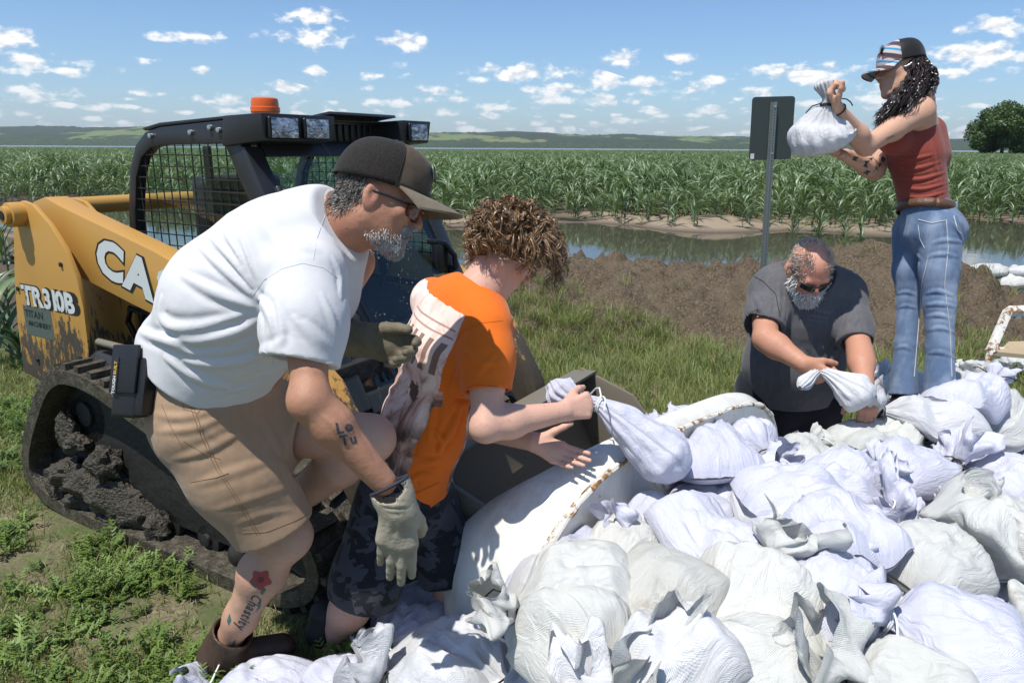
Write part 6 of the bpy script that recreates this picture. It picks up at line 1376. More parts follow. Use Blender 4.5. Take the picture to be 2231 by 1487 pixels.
# ---------------------------------------------------------------- the boy in the orange shirt
def build_boy():
    P0 = globals()['P']; P = lambda x, y, d: P0(x, y, d*1.06)
    root = person(G(720, 1455), 'curly-haired boy in orange printed T-shirt and dark shorts, bending to pass a sandbag')
    b = Sculpt(); th = .78; A = frame(cR*math.cos(th)-cU*math.sin(th)+cF*.22, cU*math.cos(th)+cR*math.sin(th)); Hc = P(1108, 550, 2.21)
    L = head(b, Hc, A, .98, P(1045, 640, 2.21), (.050, .058), .96, ears=False)
    sh, el, wr = P(1062, 735, 2.09), P(1058, 928, 2.02), P(1228, 896, 2.12)
    b.chain([sh, P(1062, 830, 2.05), el], [.058, .050, .042], .03); b.chain([el, el*.70+wr*.30, wr], [.043, .046, .030], .03); b.ball(el, .040, None, .02)
    fn = hand(b, wr, unit(cR*.93+cU*.22+cF*.25), cU*.9-cR*.3, False, [(1.15, 1.5, .8), (1.2, 1.5, .8), (1.2, 1.5, .8), (1.2, 1.5, .8)], .98, 1.02, thumb=(.75, .55, .45), tcurl=(.5, .5), palm=.088)
    lsh, lel, lwr = P(950, 690, 2.40), P(1020, 925, 2.36), P(1162, 962, 2.20); b.chain([lsh, lel, lwr], [.055, .043, .030], .03)
    hand(b, lwr, unit(cR*.90-cU*.38-cF*.12), cU*.85+cR*.30+cF*.35, True, [(.10, .18, .1), (.16, .2, .12), (.2, .22, .15), (.25, .25, .15)], .98, .98, thumb=(.60, .75, .15), tcurl=(.08, .05))
    hip, kn, an = P(850, 1065, 2.24), P(790, 1280, 2.22), P(712, 1404, 2.33); b.chain([hip, kn, kn*.65+an*.35, an], [.09, .062, .060, .038], .04); b.cone(an, an+np.array([.1, .08, -.06]), .04, .03, .03)
    lh, lk, la = P(930, 1055, 2.38), P(985, 1225, 2.34), P(962, 1365, 2.50); b.chain([lh, lk, la], [.09, .062, .04], .04); b.chain([P(1045, 640, 2.21), P(985, 760, 2.24), P(885, 1055, 2.31)], [.07, .11, .12], .05)
    body = sculpt_obj('body', b, SKIN, root, .0048, lambda V: tint(V, (.60, .36, .27), [(L(0, .1, -.058), .012, (.50, .20, .17), .8), (L(.045, .06, -.02), .04, (.62, .31, .24), .6), (P(1258, 1000, 2.3), .05, (.60, .30, .24), .5), (L(0, .1, -.02), .02, (.62, .30, .24), .6)]))
    # shirt
    s = Sculpt(); lat = unit(P(1065, 715, 2.07)-P(935, 645, 2.42))
    s.chain([P(1020, 672, 2.22), P(978, 760, 2.23), P(925, 920, 2.28), P(885, 1062, 2.31)], [.115, .128, .122, .125], .06, flat=lat, ratio=1.32); s.cone(P(1040, 690, 2.14), P(945, 655, 2.36), .085, .08, .05); s.cone(P(1035, 655, 2.20), P(1000, 690, 2.25), .085, .12, .05)
    s.chain([P(1060, 716, 2.09), P(1062, 780, 2.07), P(1061, 880, 2.04)], [.078, .074, .073], .05)
    ax = unit(P(1061, 880, 2.04)-P(1062, 780, 2.07)); hc = P(1061, 852, 2.045); s.cut(hc, ax+cR*.06, .004, .13); s.cone(hc-ax*.03, hc+ax*.06, .059, .062, .005, 'sub')
    tax = unit(P(885, 1062, 2.31)-P(925, 920, 2.28)); hc2 = P(900, 1075, 2.31); s.cut(hc2, tax, .005, .26); s.cone(hc2+tax*.0, hc2+tax*.08, .108, .112, .008, 'sub', flat=lat, ratio=1.3)
    nc = P(1047, 632, 2.21); nd = unit(Hc-P(1030, 660, 2.22)); s.cone(nc-nd*.01, nc+nd*.2, .060, .066, .006, 'sub'); s.cut(nc+nd*.010, nd, .008, .11)
    s.disp = folds(s, [([(1005, 880), (985, 940), (955, 985)], .010, .010), ([(960, 830), (940, 900), (935, 960)], .010, .009), ([(1000, 800), (985, 850), (990, 890)], .009, .008), ([(930, 860), (900, 940), (890, 1000)], .010, .008), ([(960, 1000), (930, 1010), (905, 990)], .009, .009), ([(950, 1040), (920, 1030), (890, 1050)], .008, .007), ([(880, 900), (860, 960), (850, 1020)], .010, .007), ([(1010, 760), (1040, 790), (1090, 790)], .010, .006), ([(1030, 830), (1050, 800), (1080, 770)], .009, .005), ([(900, 1040), (900, 1070)], .007, .006), ([(940, 930), (965, 960), (960, 990)], .009, .007), ([(800, 830), (840, 850), (890, 840)], .011, .006), ([(830, 780), (880, 800), (930, 790)], .012, .005)], [(10., .004, 12, (1, 1, 1)), (34., .0008, 5, (1, 1, 1))], [(hc, ax, .13), (hc2, tax, .24)])
    V, Fq = s.mesh(.0048)
    Ap, Bp, Cp = s.hit([928, 1014, 826], [606, 688, 908]); xu = unit(Bp-Ap); yv = Cp-Bp; yv = unit(yv-xu*(yv@xu)); wX = np.linalg.norm(Bp-Ap); wY = abs((Cp-Bp)@yv); nz = np.cross(xu, yv); nz = nz if nz@(cC-Bp) > 0 else -nz
    q = V-Bp; uv = np.stack([q@xu/wX+1., q@yv/wY], 1); front = (q@nz) < -.16; uv[front] = -9
    def pr(N, c):
        uvn = N('ShaderNodeTexCoord').outputs['UV']; sp = N('ShaderNodeSeparateXYZ', {0: uvn}); u, v = sp.outputs[0], sp.outputs[1]
        jag = N.math('MULTIPLY', N.math('SUBTRACT', N.noise(uvn, 14., 3.), .5), .03)
        def rng_(x, lo, hi): return N.math('MULTIPLY', N.math('GREATER_THAN', x, lo), N.math('LESS_THAN', x, hi))
        m = N.math('MULTIPLY', rng_(N.math('ADD', u, jag), -.75, 1.0), rng_(N.math('ADD', v, jag), 0.0, 1.0))
        sk = N.noise(N.mapping(uvn, (5, 4, 1)), 1., 6., .68, dist=1.6); big = N.noise(N.mapping(uvn, (2.6, 2.2, 1)), 1., 2., .5, dist=.8)
        tone = N.ramp(sk, [(.30, (.12, .065, .05)), (.40, (.36, .20, .15)), (.50, (.66, .44, .36)), (.60, (.78, .60, .52))])
        pale = N.mix(N('ShaderNodeMapRange', {'Value': sk, 'From Min': .40, 'From Max': .5}).outputs[0], (.66, .46, .39), (.80, .63, .56))
        img = N.mix(N('ShaderNodeMapRange', {'Value': N.math('ADD', v, N.math('MULTIPLY', big, .5)), 'From Min': .42, 'From Max': .62}).outputs[0], pale, tone)
        dk = N('ShaderNodeMapRange', {'Value': N.math('ADD', v, N.math('MULTIPLY', N.math('SUBTRACT', big, .5), .9)), 'From Min': .66, 'From Max': .84}).outputs[0]
        img = N.mix(N.math('MULTIPLY', dk, .88), img, N.mix(N('ShaderNodeMapRange', {'Value': sk, 'From Min': .55, 'From Max': .6}).outputs[0], (.045, .028, .022), (.40, .24, .19)))
        colm = N.math('MULTIPLY', N.math('GREATER_THAN', N.math('SINE', N.math('MULTIPLY', u, 62.)), .1), N.math('MULTIPLY', rng_(u, .32, .98), rng_(v, .17, .34))); img = N.mix(N.math('MULTIPLY', colm, .85), img, (.16, .085, .065))
        lin = N.math('MULTIPLY', N.math('GREATER_THAN', N.math('SINE', N.math('MULTIPLY', v, 150.)), .75), N.math('MULTIPLY', rng_(u, .38, .97), rng_(v, .06, .16))); img = N.mix(N.math('MULTIPLY', lin, .8), img, (.3, .17, .14))
        for (cu, cv, r, ccol) in ((.42, .42, .075, (.10, .055, .045)), (.44, .49, .085, (.42, .25, .19)), (.80, .47, .06, (.09, .05, .04)), (.18, .40, .07, (.55, .36, .29)), (-.1, .5, .1, (.30, .17, .13)), (.15, .62, .12, (.50, .32, .26))):
            dd = N('ShaderNodeVectorMath', {0: N.mapping(uvn, (1, 1.5, 0), (-cu, -cv*1.5, 0))}, operation='LENGTH').outputs['Value']; img = N.mix(N.math('LESS_THAN', N.math('ADD', dd, N.math('MULTIPLY', N.math('SUBTRACT', sk, .5), .30)), r), img, N.mix(sk, ccol, tuple(x*1.5 for x in ccol)))
        return N.mix(m, c, img)
    OR = cloth_mat('orange_cotton', (.64, .125, .010), (.76, .17, .018), 8., print_fn=pr)
    sho = link('shirt', mesh_np('shirt', V, Fq, OR, uv=uv), root)
    OS = simple('orange_seam', (.56, .10, .012), .9); stitch('seam', s, [(985, 755), (1010, 720), (1050, 703), (1095, 698)], .0007, OS, sho, lift=.0004); stitch('hem', s, [(1014, 845), (1040, 838), (1080, 842), (1104, 848)], .0012, OS, sho); stitch('hem', s, [(868, 1072), (910, 1072), (958, 1050)], .0012, OS, sho)
    cl = MB(); cp = unit(np.cross(nd, [0, 0, 1.])); cq = np.cross(nd, cp); cl.tube([nc+nd*.006+(cp*math.cos(a)+cq*math.sin(a))*.066 for a in np.linspace(0, 6.283, 33)], .0075, 8); cl.build('collar', cloth_mat('orange_rib', (.55, .10, .01), (.66, .14, .016), 8.), sho, True)
    # shorts
    h = Sculpt(); h.cone(P(890, 1050, 2.31), P(885, 1100, 2.31), .125, .13, .05, flat=lat, ratio=1.25); h.chain([P(850, 1090, 2.25), P(800, 1260, 2.22), P(782, 1330, 2.23)], [.115, .108, .104], .05); h.chain([P(925, 1090, 2.37), P(965, 1200, 2.34), P(985, 1290, 2.35)], [.112, .098, .095], .05)
    for (c_, a_, r_) in ((P(787, 1305, 2.225), P(782, 1330, 2.23)-P(800, 1260, 2.22), .094), (P(978, 1262, 2.345), P(985, 1290, 2.35)-P(965, 1200, 2.34), .086)): a_ = unit(a_); h.cut(c_, a_, .004, .15); h.cone(c_-a_*.03, c_+a_*.06, r_-.006, r_-.002, .005, 'sub')
    h.disp = folds(h, [([(880, 1110), (920, 1130), (960, 1110)], .010, .008), ([(900, 1160), (940, 1170), (985, 1150)], .009, .007), ([(910, 1210), (950, 1215), (995, 1200)], .009, .006), ([(740, 1130), (790, 1150), (840, 1130)], .010, .007)], [(15., .004, 17, (1, 1, 1))])
    def camo(N, c):
        k = N.noise(N.mapping(N.co, (1, 1, 1.4)), 17., 3., .5, dist=.5); return N.mix(N('ShaderNodeMapRange', {'Value': k, 'From Min': .50, 'From Max': .53}).outputs[0], c, (.055, .057, .066))
    sculpt_obj('shorts', h, cloth_mat('camo_shorts', (.012, .012, .015), (.020, .021, .025), 10., print_fn=camo), root, .005)
    # hair: a dark under-mass and many curls
    hm = Sculpt(); hm.ball(L(0, -.020, .055), np.array([.100, .120, .088]), A); hm.ball(L(0, -.084, -.018), np.array([.078, .046, .066]), A, .05); hm.ball(L(0, .05, .075), np.array([.075, .05, .045]), A, .04); hm.ball(L(.066, -.03, .03), np.array([.030, .05, .045]), A, .03)
    HB = hair_mat('brown_hair', (.060, .032, .016), (.20, .118, .058), (.46, .30, .165), .42); HD = simple('brown_hair_dark', (.05, .028, .015), .6)
    hm.disp = lambda p: ((fbm(p, 26., 3, 3)-.5)*.03).astype(f32)
    hr = sculpt_obj('hair', hm, HD, root, .006)
    r = np.random.default_rng(5); n = 520; v = r.normal(size=(n*4, 3)); v /= np.linalg.norm(v, axis=1)[:, None]; k = (v[:, 2] > .02-1.15*np.clip(-v[:, 1]+.02, 0, 1)) & ~((v[:, 1] > .35) & (v[:, 2] < .45)); v = v[k][:n]; n = len(v)
    loc = v*np.array([.082, .106, .090])+np.array([0, -.018, .040]); root_p = np.array([L(*q) for q in loc]); out = v@A; sg = 19; t = np.linspace(0, 1, sg)[None, :, None]
    ln = r.uniform(.07, .125, (n, 1, 1))*np.where(v[:, 2] > .3, 1.12, .80)[:, None, None]; tang = np.cross(out, r.normal(size=(n, 3))); tang /= np.linalg.norm(tang, axis=1)[:, None]; fwd = A[1][None]
    p = root_p[:, None]+out[:, None]*(.055*(1-np.exp(-3*t)))*r.uniform(.6, 1.15, (n, 1, 1))+np.array([0, 0, -1.])*ln*.55*t**1.5+tang[:, None]*ln*.5*t+fwd[:, None]*.02*t*(v[:, 1:2, None] > -.2)
    e1 = np.cross(out, tang); ph = r.uniform(0, 6.28, (n, 1, 1)); tw = r.uniform(1.2, 2.3, (n, 1, 1))*6.28; cr = r.uniform(.007, .016, (n, 1, 1))*np.minimum(1, t*3.5); al = []
    for q in range(11):   # each lock is a bundle that twists together and frays at its end
        o_ = r.normal(size=(n, 1, 3))*.0030; dph = r.normal(size=(n, 1, 1))*.28; al.append(p+o_*(.5+1.6*t)+(out[:, None]*np.cos(tw*t+ph+dph)+e1[:, None]*np.sin(tw*t+ph+dph))*cr)
    strands('curls', np.concatenate(al), r.uniform(.0009, .0019, n*11), HB, hr, 2)
    BD = simple('dark_shoe', (.015, .014, .014), .7)
    for a_, dr in ((an, unit([.8, .6, 0])), (la, unit([.7, .7, 0]))):
        t_ = Sculpt(); a2 = np.array([a_[0], a_[1], 0.]); t_.cone(a2+mU*.11, a2+mU*.06, .05, .05, .03); t_.cone(a2+mU*.045-dr*.02, a2+dr*.17+mU*.038, .048, .040, .03); t_.cut(a2+mU*.005, -mU, .004, .4); sculpt_obj('shoe', t_, BD, root, .006)
    return wr, fn
boy_wrist, boy_palm = build_boy()
# ---------------------------------------------------------------- the kneeling man in grey
def build_grey():
    gp = P(1722, 880, 3.72); root = person((gp[0], gp[1], 0), 'heavy white-bearded man in charcoal T-shirt and sunglasses, kneeling over the sandbags')
    b = Sculpt(); A = frame(-cF*.60-cU*.80+cR*.06, cU*.60-cF*.80); Hc = P(1764, 588, 3.30); L = head(b, Hc, A, 1.06, P(1752, 600, 3.50), (.068, .08), 1.15, ears=True)
    sh, el, wr = P(1668, 650, 3.45), P(1668, 738, 3.26), P(1750, 792, 3.12); b.chain([sh, el], [.068, .052], .03); b.chain([el, el*.7+wr*.3, wr], [.052, .053, .036], .03)
    hand(b, wr, unit(cR*.80-cU*.55-cF*.25), cR*.35+cU*.7-cF*.5, False, [(1.0, 1.4, .7)]*4, 1.06, 1.15, thumb=(.8, .45, .5), tcurl=(.4, .4))
    l1, l2, l3 = P(1852, 660, 3.45), P(1874, 770, 3.24), P(1884, 842, 3.10); b.chain([l1, l2], [.066, .050], .03); b.chain([l2, l2*.7+l3*.3, l3], [.049, .051, .036], .03); hand(b, l3, unit(-cU*.9-cF*.3), cR*-.9, True, [(.5, .6, .4)]*4, 1.06, 1.12)
    b.chain([P(1752, 600, 3.50), P(1742, 700, 3.55), P(1722, 830, 3.68)], [.10, .14, .12], .06)
    body = sculpt_obj('body', b, SKIN, root, .006, lambda V: tint(V, (.47, .235, .15), [(L(0, .02, .12), .09, (.60, .30, .21), .9), (L(0, .09, .04), .05, (.55, .22, .15), .8), (L(0, .11, -.02), .02, (.52, .18, .13), .8)]))
    s = Sculpt(); s.chain([P(1752, 628, 3.50), P(1748, 690, 3.54), P(1728, 790, 3.62), P(1722, 850, 3.68)], [.150, .178, .188, .180], .08, flat=cR, ratio=1.18); s.cone(P(1690, 626, 3.47), P(1830, 636, 3.47), .110, .105, .06)
    s.chain([P(1678, 642, 3.46), P(1668, 690, 3.37), P(1664, 735, 3.29)], [.098, .086, .084], .05); s.chain([P(1842, 648, 3.46), P(1858, 710, 3.36), P(1868, 775, 3.25)], [.092, .078, .074], .05)
    for (a_, c_, r_) in ((P(1660, 735, 3.29)-P(1662, 690, 3.37), P(1660, 716, 3.32), .076), (P(1872, 775, 3.25)-P(1862, 710, 3.36), P(1868, 748, 3.295), .064)): a_ = unit(a_); s.cut(c_, a_, .004, .15); s.cone(c_-a_*.03, c_+a_*.05, r_, r_+.003, .005, 'sub')
    nc = P(1755, 606, 3.46); nd = unit(Hc-P(1752, 620, 3.52)); s.cone(nc, nc+nd*.2, .076, .082, .006, 'sub'); s.cut(nc+nd*.015, nd, .01, .13)
    s.disp = folds(s, [([(1695, 620), (1700, 670), (1690, 720)], .012, .010), ([(1710, 650), (1705, 720), (1712, 770)], .012, .009), ([(1640, 640), (1670, 690), (1690, 720)], .010, .008), ([(1850, 690), (1835, 740), (1810, 790)], .012, .010), ([(1870, 690), (1850, 720), (1825, 740)], .010, .008), ([(1780, 740), (1800, 770), (1790, 810)], .012, .007), ([(1650, 690), (1680, 700), (1690, 690)], .009, .006), ([(1740, 760), (1760, 790), (1790, 800)], .012, .007)], [(9., .006, 22, (1, 1, 1)), (30., .001, 6, (1, 1, 1))], [(P(1660, 716, 3.32), P(1660, 735, 3.29)-P(1662, 690, 3.37), .14), (P(1868, 748, 3.295), P(1872, 775, 3.25)-P(1862, 710, 3.36), .14)])
    s.ops.append((lambda p, c=P(1722, 868, 3.68).astype(f32), n=unit(P(1722, 868, 3.68)-P(1728, 790, 3.62)).astype(f32): (p-c)@n, P(1722, 868, 3.68).astype(f32), .35, .006, 'cut'))
    GR = cloth_mat('charcoal_cotton', (.075, .074, .078), (.11, .108, .112), 9., streak=.2); sho = sculpt_obj('shirt', s, GR, root, .006)
    PW_ = simple('pale_print', (.20, .21, .21), .8)
    inked('shirt_print', s, 'ANTIQUE', (1776, 678), math.radians(10), 9, PW_, sho, .0, .85, .003); inked('shirt_print', s, 'ARCHAEOLOGY', (1764, 689), math.radians(10), 8, PW_, sho, .0, .62, .003); inked('shirt_print', s, 'SALVAGE AND RESTORE', (1762, 697), math.radians(10), 4, PW_, sho, .0, .9, .003)
    stitch('seam', s, [(1640, 600), (1662, 612), (1690, 640), (1700, 690)], .002, simple('charcoal_seam', (.03, .03, .032), .9), sho)
    h = Sculpt()
    for px in (1672, 1772): q = P(px, 862, 3.72); k = np.array([q[0], q[1]-.06, .09]); h.cone(q, k, .15, .10, .06); h.cone(k, k+np.array([0, .42, -.0]), .09, .065, .04)
    h.cone(P(1680, 850, 3.72), P(1765, 850, 3.72), .165, .165, .06); h.disp = folds(h, [], [(13., .006, 27, (1, 1, 1))]); sculpt_obj('trousers', h, cloth_mat('navy_trousers', (.008, .009, .014), (.014, .016, .024), 9.), root, .007)
    sunglasses(root, L, FRAMEM, LENSM)
    WB = hair_mat('white_beard', (.48, .46, .43), (.66, .65, .62), (.80, .80, .78), .5); GH = hair_mat('sandy_grey_hair', (.30, .22, .16), (.46, .40, .34), (.64, .61, .58), .5)
    short_hair('beard', L, [((0, .095, -.112), (.026, .014, .014), (0, .5, -1), .34), ((.036, .068, -.092), (.014, .016, .016), (.5, .4, -.8), .16), ((-.036, .068, -.092), (.014, .016, .016), (-.5, .4, -.8), .16), ((.064, .03, -.05), (.008, .014, .026), (.8, .5, -.4), .10), ((-.064, .03, -.05), (.008, .014, .026), (-.8, .5, -.4), .10), ((0, .108, -.046), (.018, .005, .005), (0, .8, -.6), .14)], 3600, .024, .0015, WB, root, 7, .1, .5, b)
    short_hair('hair', L, [((.076, .0, .045), (.006, .035, .026), (.8, .1, .3), .22), ((-.076, .0, .045), (.006, .035, .026), (-.8, .1, .3), .22), ((0, -.09, .07), (.045, .02, .03), (0, -.7, .6), .28), ((0, -.03, .122), (.045, .03, .008), (.0, -.1, .9), .04), ((.05, .03, .10), (.014, .03, .014), (.5, .1, .8), .09), ((-.05, .03, .10), (.014, .03, .014), (-.5, .1, .8), .09)], 2400, .016, .0011, GH, root, 8, .05, .55, b)
    return wr
grey_wrist = build_grey()
# ---------------------------------------------------------------- the woman on the heap
def build_woman():
    ft = P(2010, 850, 3.36); root = person((ft[0], ft[1], 0), 'woman with long dark hair in patterned cap, rust tank top and jeans, lifting a sandbag')
    b = Sculpt(); th = .12; A = frame(-cR*math.cos(th)-cU*math.sin(th)-cF*.06, cU*math.cos(th)-cR*math.sin(th)); Hc = P(1960, 155, 3.32); L = head(b, Hc, A, .95, P(1992, 222, 3.34), (.048, .052), .90, ears=False)
    sh, el, wr = P(2000, 248, 3.20), P(1886, 318, 3.08), P(1826, 238, 2.95); b.chain([sh, sh*.5+el*.5, el], [.052, .044, .037], .03); b.chain([el, el*.7+wr*.3, wr], [.037, .040, .025], .03); b.ball(P(2006, 240, 3.22), .056, None, .04)
    hand(b, wr, unit(-cR*.45+cU*.72-cF*.15), -cR*.6+cU*.3-cF*.7, True, [(1.0, 1.45, .8)]*4, .92, 1.0, thumb=(.7, .5, .5), tcurl=(.5, .5), palm=.084)
    r1, r2, r3 = P(1962, 256, 3.48), P(1906, 372, 3.40), P(1842, 338, 3.17); b.chain([r1, r2, r2*.7+r3*.3, r3], [.05, .038, .039, .027], .03); hand(b, r3, unit(-cR*.9+cU*.2-cF*.3), -cF*.9, False, [(.25, .3, .2)]*4, .9, .95)
    lat = unit(sh-r1); b.chain([P(1992, 225, 3.34), P(1990, 290, 3.34), P(2005, 395, 3.35), P(2022, 470, 3.35)], [.080, .090, .068, .080], .05, flat=lat, ratio=1.25); b.cone(sh, r1, .05, .05, .04)
    hp = [(P(2046, 500, 3.28), P(2047, 660, 3.28), P(2047, 862, 3.30)), (P(1988, 500, 3.44), P(1979, 660, 3.45), P(1968, 862, 3.41))]
    for a_, k_, n_ in hp: b.chain([a_, k_, n_], [.055, .038, .034], .04)
    lo_ = lambda V: tint(V, (.56, .33, .225), [(P(1886, 318, 3.05), .05, (.58, .30, .21), .6), (L(0, .1, -.058), .012, (.42, .13, .11), .9), (L(0, .07, -.02), .06, (.52, .29, .20), .6), (L(.031, .10, .028), .012, (.10, .05, .03), .8), (L(-.031, .10, .028), .012, (.10, .05, .03), .8), (L(-.031, .098, .000), .008, (.06, .03, .02), .8)])
    body = sculpt_obj('body', b, SKIN, root, .0055, lo_)
    s = Sculpt(); s.chain([P(1988, 296, 3.34), P(1996, 345, 3.345), P(2006, 400, 3.35), P(2014, 448, 3.35)], [.108, .104, .092, .100], .05, flat=lat, ratio=1.28); s.ball(P(1948, 305, 3.24), .065, None, .05); s.ball(P(1940, 305, 3.40), .06, None, .05); s.cone(P(2024, 290, 3.35), P(2030, 340, 3.35), .072, .078, .04)
    s.cut(P(1985, 262, 3.34), unit(cU*.9-cR*.42), .01, .105); s.cut(P(1994, 272, 3.20), unit(cU*.5-cF*.75-cR*.1), .01, .085); s.cut(P(2014, 446, 3.35), unit(-cU+cR*-.14), .005, .25)
    s.disp = folds(s, [([(1955, 360), (1990, 372), (2050, 352)], .007, .007), ([(1955, 385), (2000, 395), (2060, 375)], .007, .008), ([(1958, 405), (2005, 416), (2066, 398)], .006, .007), ([(1960, 425), (2010, 434), (2068, 415)], .006, .006), ([(1950, 340), (1980, 350), (2040, 335)], .007, .005), ([(2030, 300), (2035, 350), (2050, 400)], .008, .004)], [(14., .002, 31, (1, 1, 1))])
    RU = cloth_mat('rust_tank', (.20, .042, .030), (.27, .06, .042), 9., .7); so = sculpt_obj('tank_top', s, RU, root, .005)
    mb = MB(); q = s.hit([2018, 2010, 2000], [240, 224, 216]); mb.tube([P(2036, 262, 3.24), P(2038, 232, 3.25), P(2030, 210, 3.27), P(2012, 206, 3.30)], .006, 6); mb.build('strap', RU, so, True)
    h = Sculpt(); h.chain([P(2016, 448, 3.35), P(2026, 500, 3.35)], [.102, .124], .05, flat=lat, ratio=1.22); h.ball(P(2058, 505, 3.34), (.08, .10, .09), None, .06)
    for (a_, k_, n_), (w0, w1, w2, w3) in zip(hp, ((.094, .063, .056, .066), (.086, .050, .048, .062))): h.chain([a_, a_*.45+k_*.55, k_+cU*0, k_*.55+n_*.45, n_], [w0, w0*.86, w1, w2, w3], .018)
    h.cut(P(2014, 436, 3.35), unit(cU+cR*.14), .005, .25)
    for a_, k_, n_ in hp: h.cut(n_, unit(n_-k_), .004, .16); h.cone(n_-unit(n_-k_)*.01, n_+unit(n_-k_)*.05, .050, .056, .005, 'sub')
    h.disp = folds(h, [([(2020, 560), (2050, 552), (2090, 560)], .008, .007), ([(2030, 530), (2060, 522), (2098, 528)], .008, .006), ([(2015, 640), (2045, 632), (2078, 645)], .008, .008), ([(2015, 665), (2045, 660), (2080, 668)], .008, .008), ([(2018, 690), (2045, 684), (2075, 695)], .008, .007), ([(2020, 720), (2050, 712), (2080, 725)], .008, .006), ([(1955, 640), (1975, 634), (2000, 645)], .007, .006), ([(1955, 670), (1975, 664), (1998, 672)], .007, .006), ([(2070, 480), (2090, 500), (2100, 530)], .008, .006), ([(1950, 760), (1970, 752), (1990, 765)], .008, .006), ([(2020, 770), (2050, 765), (2080, 780)], .008, .006), ([(1960, 520), (1990, 545), (2010, 570)], .008, .006)], [(15., .005, 37, (1, 1, 1)), (50., .0012, 3, (1, 1, 1))])
    def fade(N, c):
        po = N('ShaderNodeNewGeometry').outputs['Position']; k = N.noise(N.mapping(po, (1, 1, .45)), 9., 4., .6); st_ = N.noise(N.mapping(po, (1, 1, .2)), 130., 3.)
        c = N.mix(N('ShaderNodeMapRange', {'Value': k, 'From Min': .46, 'From Max': .68, 'To Max': .8}).outputs[0], c, (.30, .37, .46)); return N.mix(N.math('MULTIPLY', st_, .3), c, (.05, .085, .16))
    JE = cloth_mat('blue_denim', (.075, .12, .205), (.15, .215, .32), 10., .85, .35, print_fn=fade); jo = sculpt_obj('jeans', h, JE, root, .006)
    TH = simple('denim_thread', (.46, .47, .46), .8); stitch('seam', h, [(2062, 478), (2066, 540), (2058, 620), (2070, 720), (2074, 820)], .002, TH, jo, 8); stitch('seam', h, [(2022, 560), (2008, 620), (2002, 700), (1992, 820)], .002, TH, jo, 8); stitch('seam', h, [(2078, 470), (2086, 500), (2094, 510)], .0025, TH, jo); stitch('seam', h, [(2000, 478), (2030, 486), (2060, 480)], .0022, TH, jo); stitch('seam', h, [(2000, 490), (2004, 520), (2014, 540)], .0018, TH, jo)
    # belt
    bl = MB(); bx0 = P(2016, 455, 3.35); up = unit(cU+cR*.14); e1 = unit(lat-up*(lat@up)); e2 = np.cross(up, e1); BLT = simple('brown_belt', (.11, .052, .028), .5, 0, .45, 70., (90., .8, .004)); rows = []
    for z in (-.019, .019): rows.append([bx0+up*z+e1*.142*math.cos(a)+e2*.116*math.sin(a) for a in np.linspace(0, 6.283, 49)])
    ra = np.array(rows); bl.grid(ra); be = bl.build('belt', BLT, root, True); sd = be.modifiers.new('thick', 'SOLIDIFY'); sd.thickness = .006
    for px in (1992, 2048, 2078): q = P(px, 455, 3.17); k = MB(); k.box(s.hit([px], [447])[0]-cF*.018-cU*.012, .012, .012, .058, np.array([cR, cF, up])); k.build('belt_loop', JE, be, bev=.002)
    q = s.hit([1975], [446])[0]; k = MB(); k.tube([q-cF*.012+cR*x*.022+cU*(y*.018-.012) for x, y in ((-1, -1), (1, -1), (1, 1), (-1, 1), (-1, -1))], .004, 6); k.build('buckle', simple('buckle_steel', (.3, .29, .27), .35, .8), be, True)
    # cap and hair
    def pat(N, c):
        # bands of small woven triangles
        sp = N('ShaderNodeSeparateXYZ', {0: N.co}); z = N.math('ADD', sp.outputs[2], N.math('MULTIPLY', sp.outputs[0], .25)); zz = N.math('FRACT', N.math('MULTIPLY', z, 17.)); x = N.math('FRACT', N.math('MULTIPLY', N.math('ADD', sp.outputs[0], sp.outputs[1]), 60.))
        c = N.mix(N.math('GREATER_THAN', zz, .30), (.07, .05, .055), (.46, .44, .44)); c = N.mix(N.math('MULTIPLY', N.math('GREATER_THAN', zz, .55), N.math('LESS_THAN', zz, .72)), c, (.05, .25, .42)); tri = N.math('LESS_THAN', N.math('ABSOLUTE', N.math('SUBTRACT', x, .5)), N.math('MULTIPLY', N.math('SUBTRACT', zz, .72), 1.6)); return N.mix(tri, c, (.16, .09, .09))
    PT = cloth_mat('patterned_cotton', (.4, .4, .4), (.4, .4, .4), 9., print_fn=pat); BM = cloth_mat('black_mesh', (.008, .008, .008), (.02, .02, .02), 30., .5)
    co, pt = cap(root, Hc, A, 1.0, PT, BM, PT, .078, .12, rx=.086, ry=.106, rz=.108, z0=.026, tilt=-.10)
    k = MB(); cc = np.array(pt(math.pi*.60, .55, .003)); fwd_ = unit(cc-Hc)
    for a_ in np.linspace(-1.1, 1.1, 7): k.prism([cc+A[0]*(.004+.0*a_)+np.array(A[1]*0), cc-A[0]*.004, cc+(A[0]*math.sin(a_)*.030+A[2]*math.cos(a_)*.034)], fwd_*.003)
    k.build('cap_emblem', simple('emblem_black', (.01, .01, .012), .6), co)
    HB = hair_mat('black_hair', (.006, .004, .004), (.018, .012, .010), (.06, .042, .034), .32); r = np.random.default_rng(9)
    hm = Sculpt(); hm.ball(L(0, -.035, .0), np.array([.078, .078, .085]), A); hm.cone(L(.03, -.045, -.03), P(1972, 222, 3.24), .052, .048, .05); hm.cone(P(1968, 218, 3.23), P(1922, 262, 3.15), .045, .022, .05); hm.cone(L(.02, -.07, -.02), P(2012, 205, 3.30), .050, .035, .04); hm.disp = lambda p: ((fbm(p, 30., 3, 8)-.5)*.035).astype(f32); hr = sculpt_obj('hair', hm, HB, root, .006)
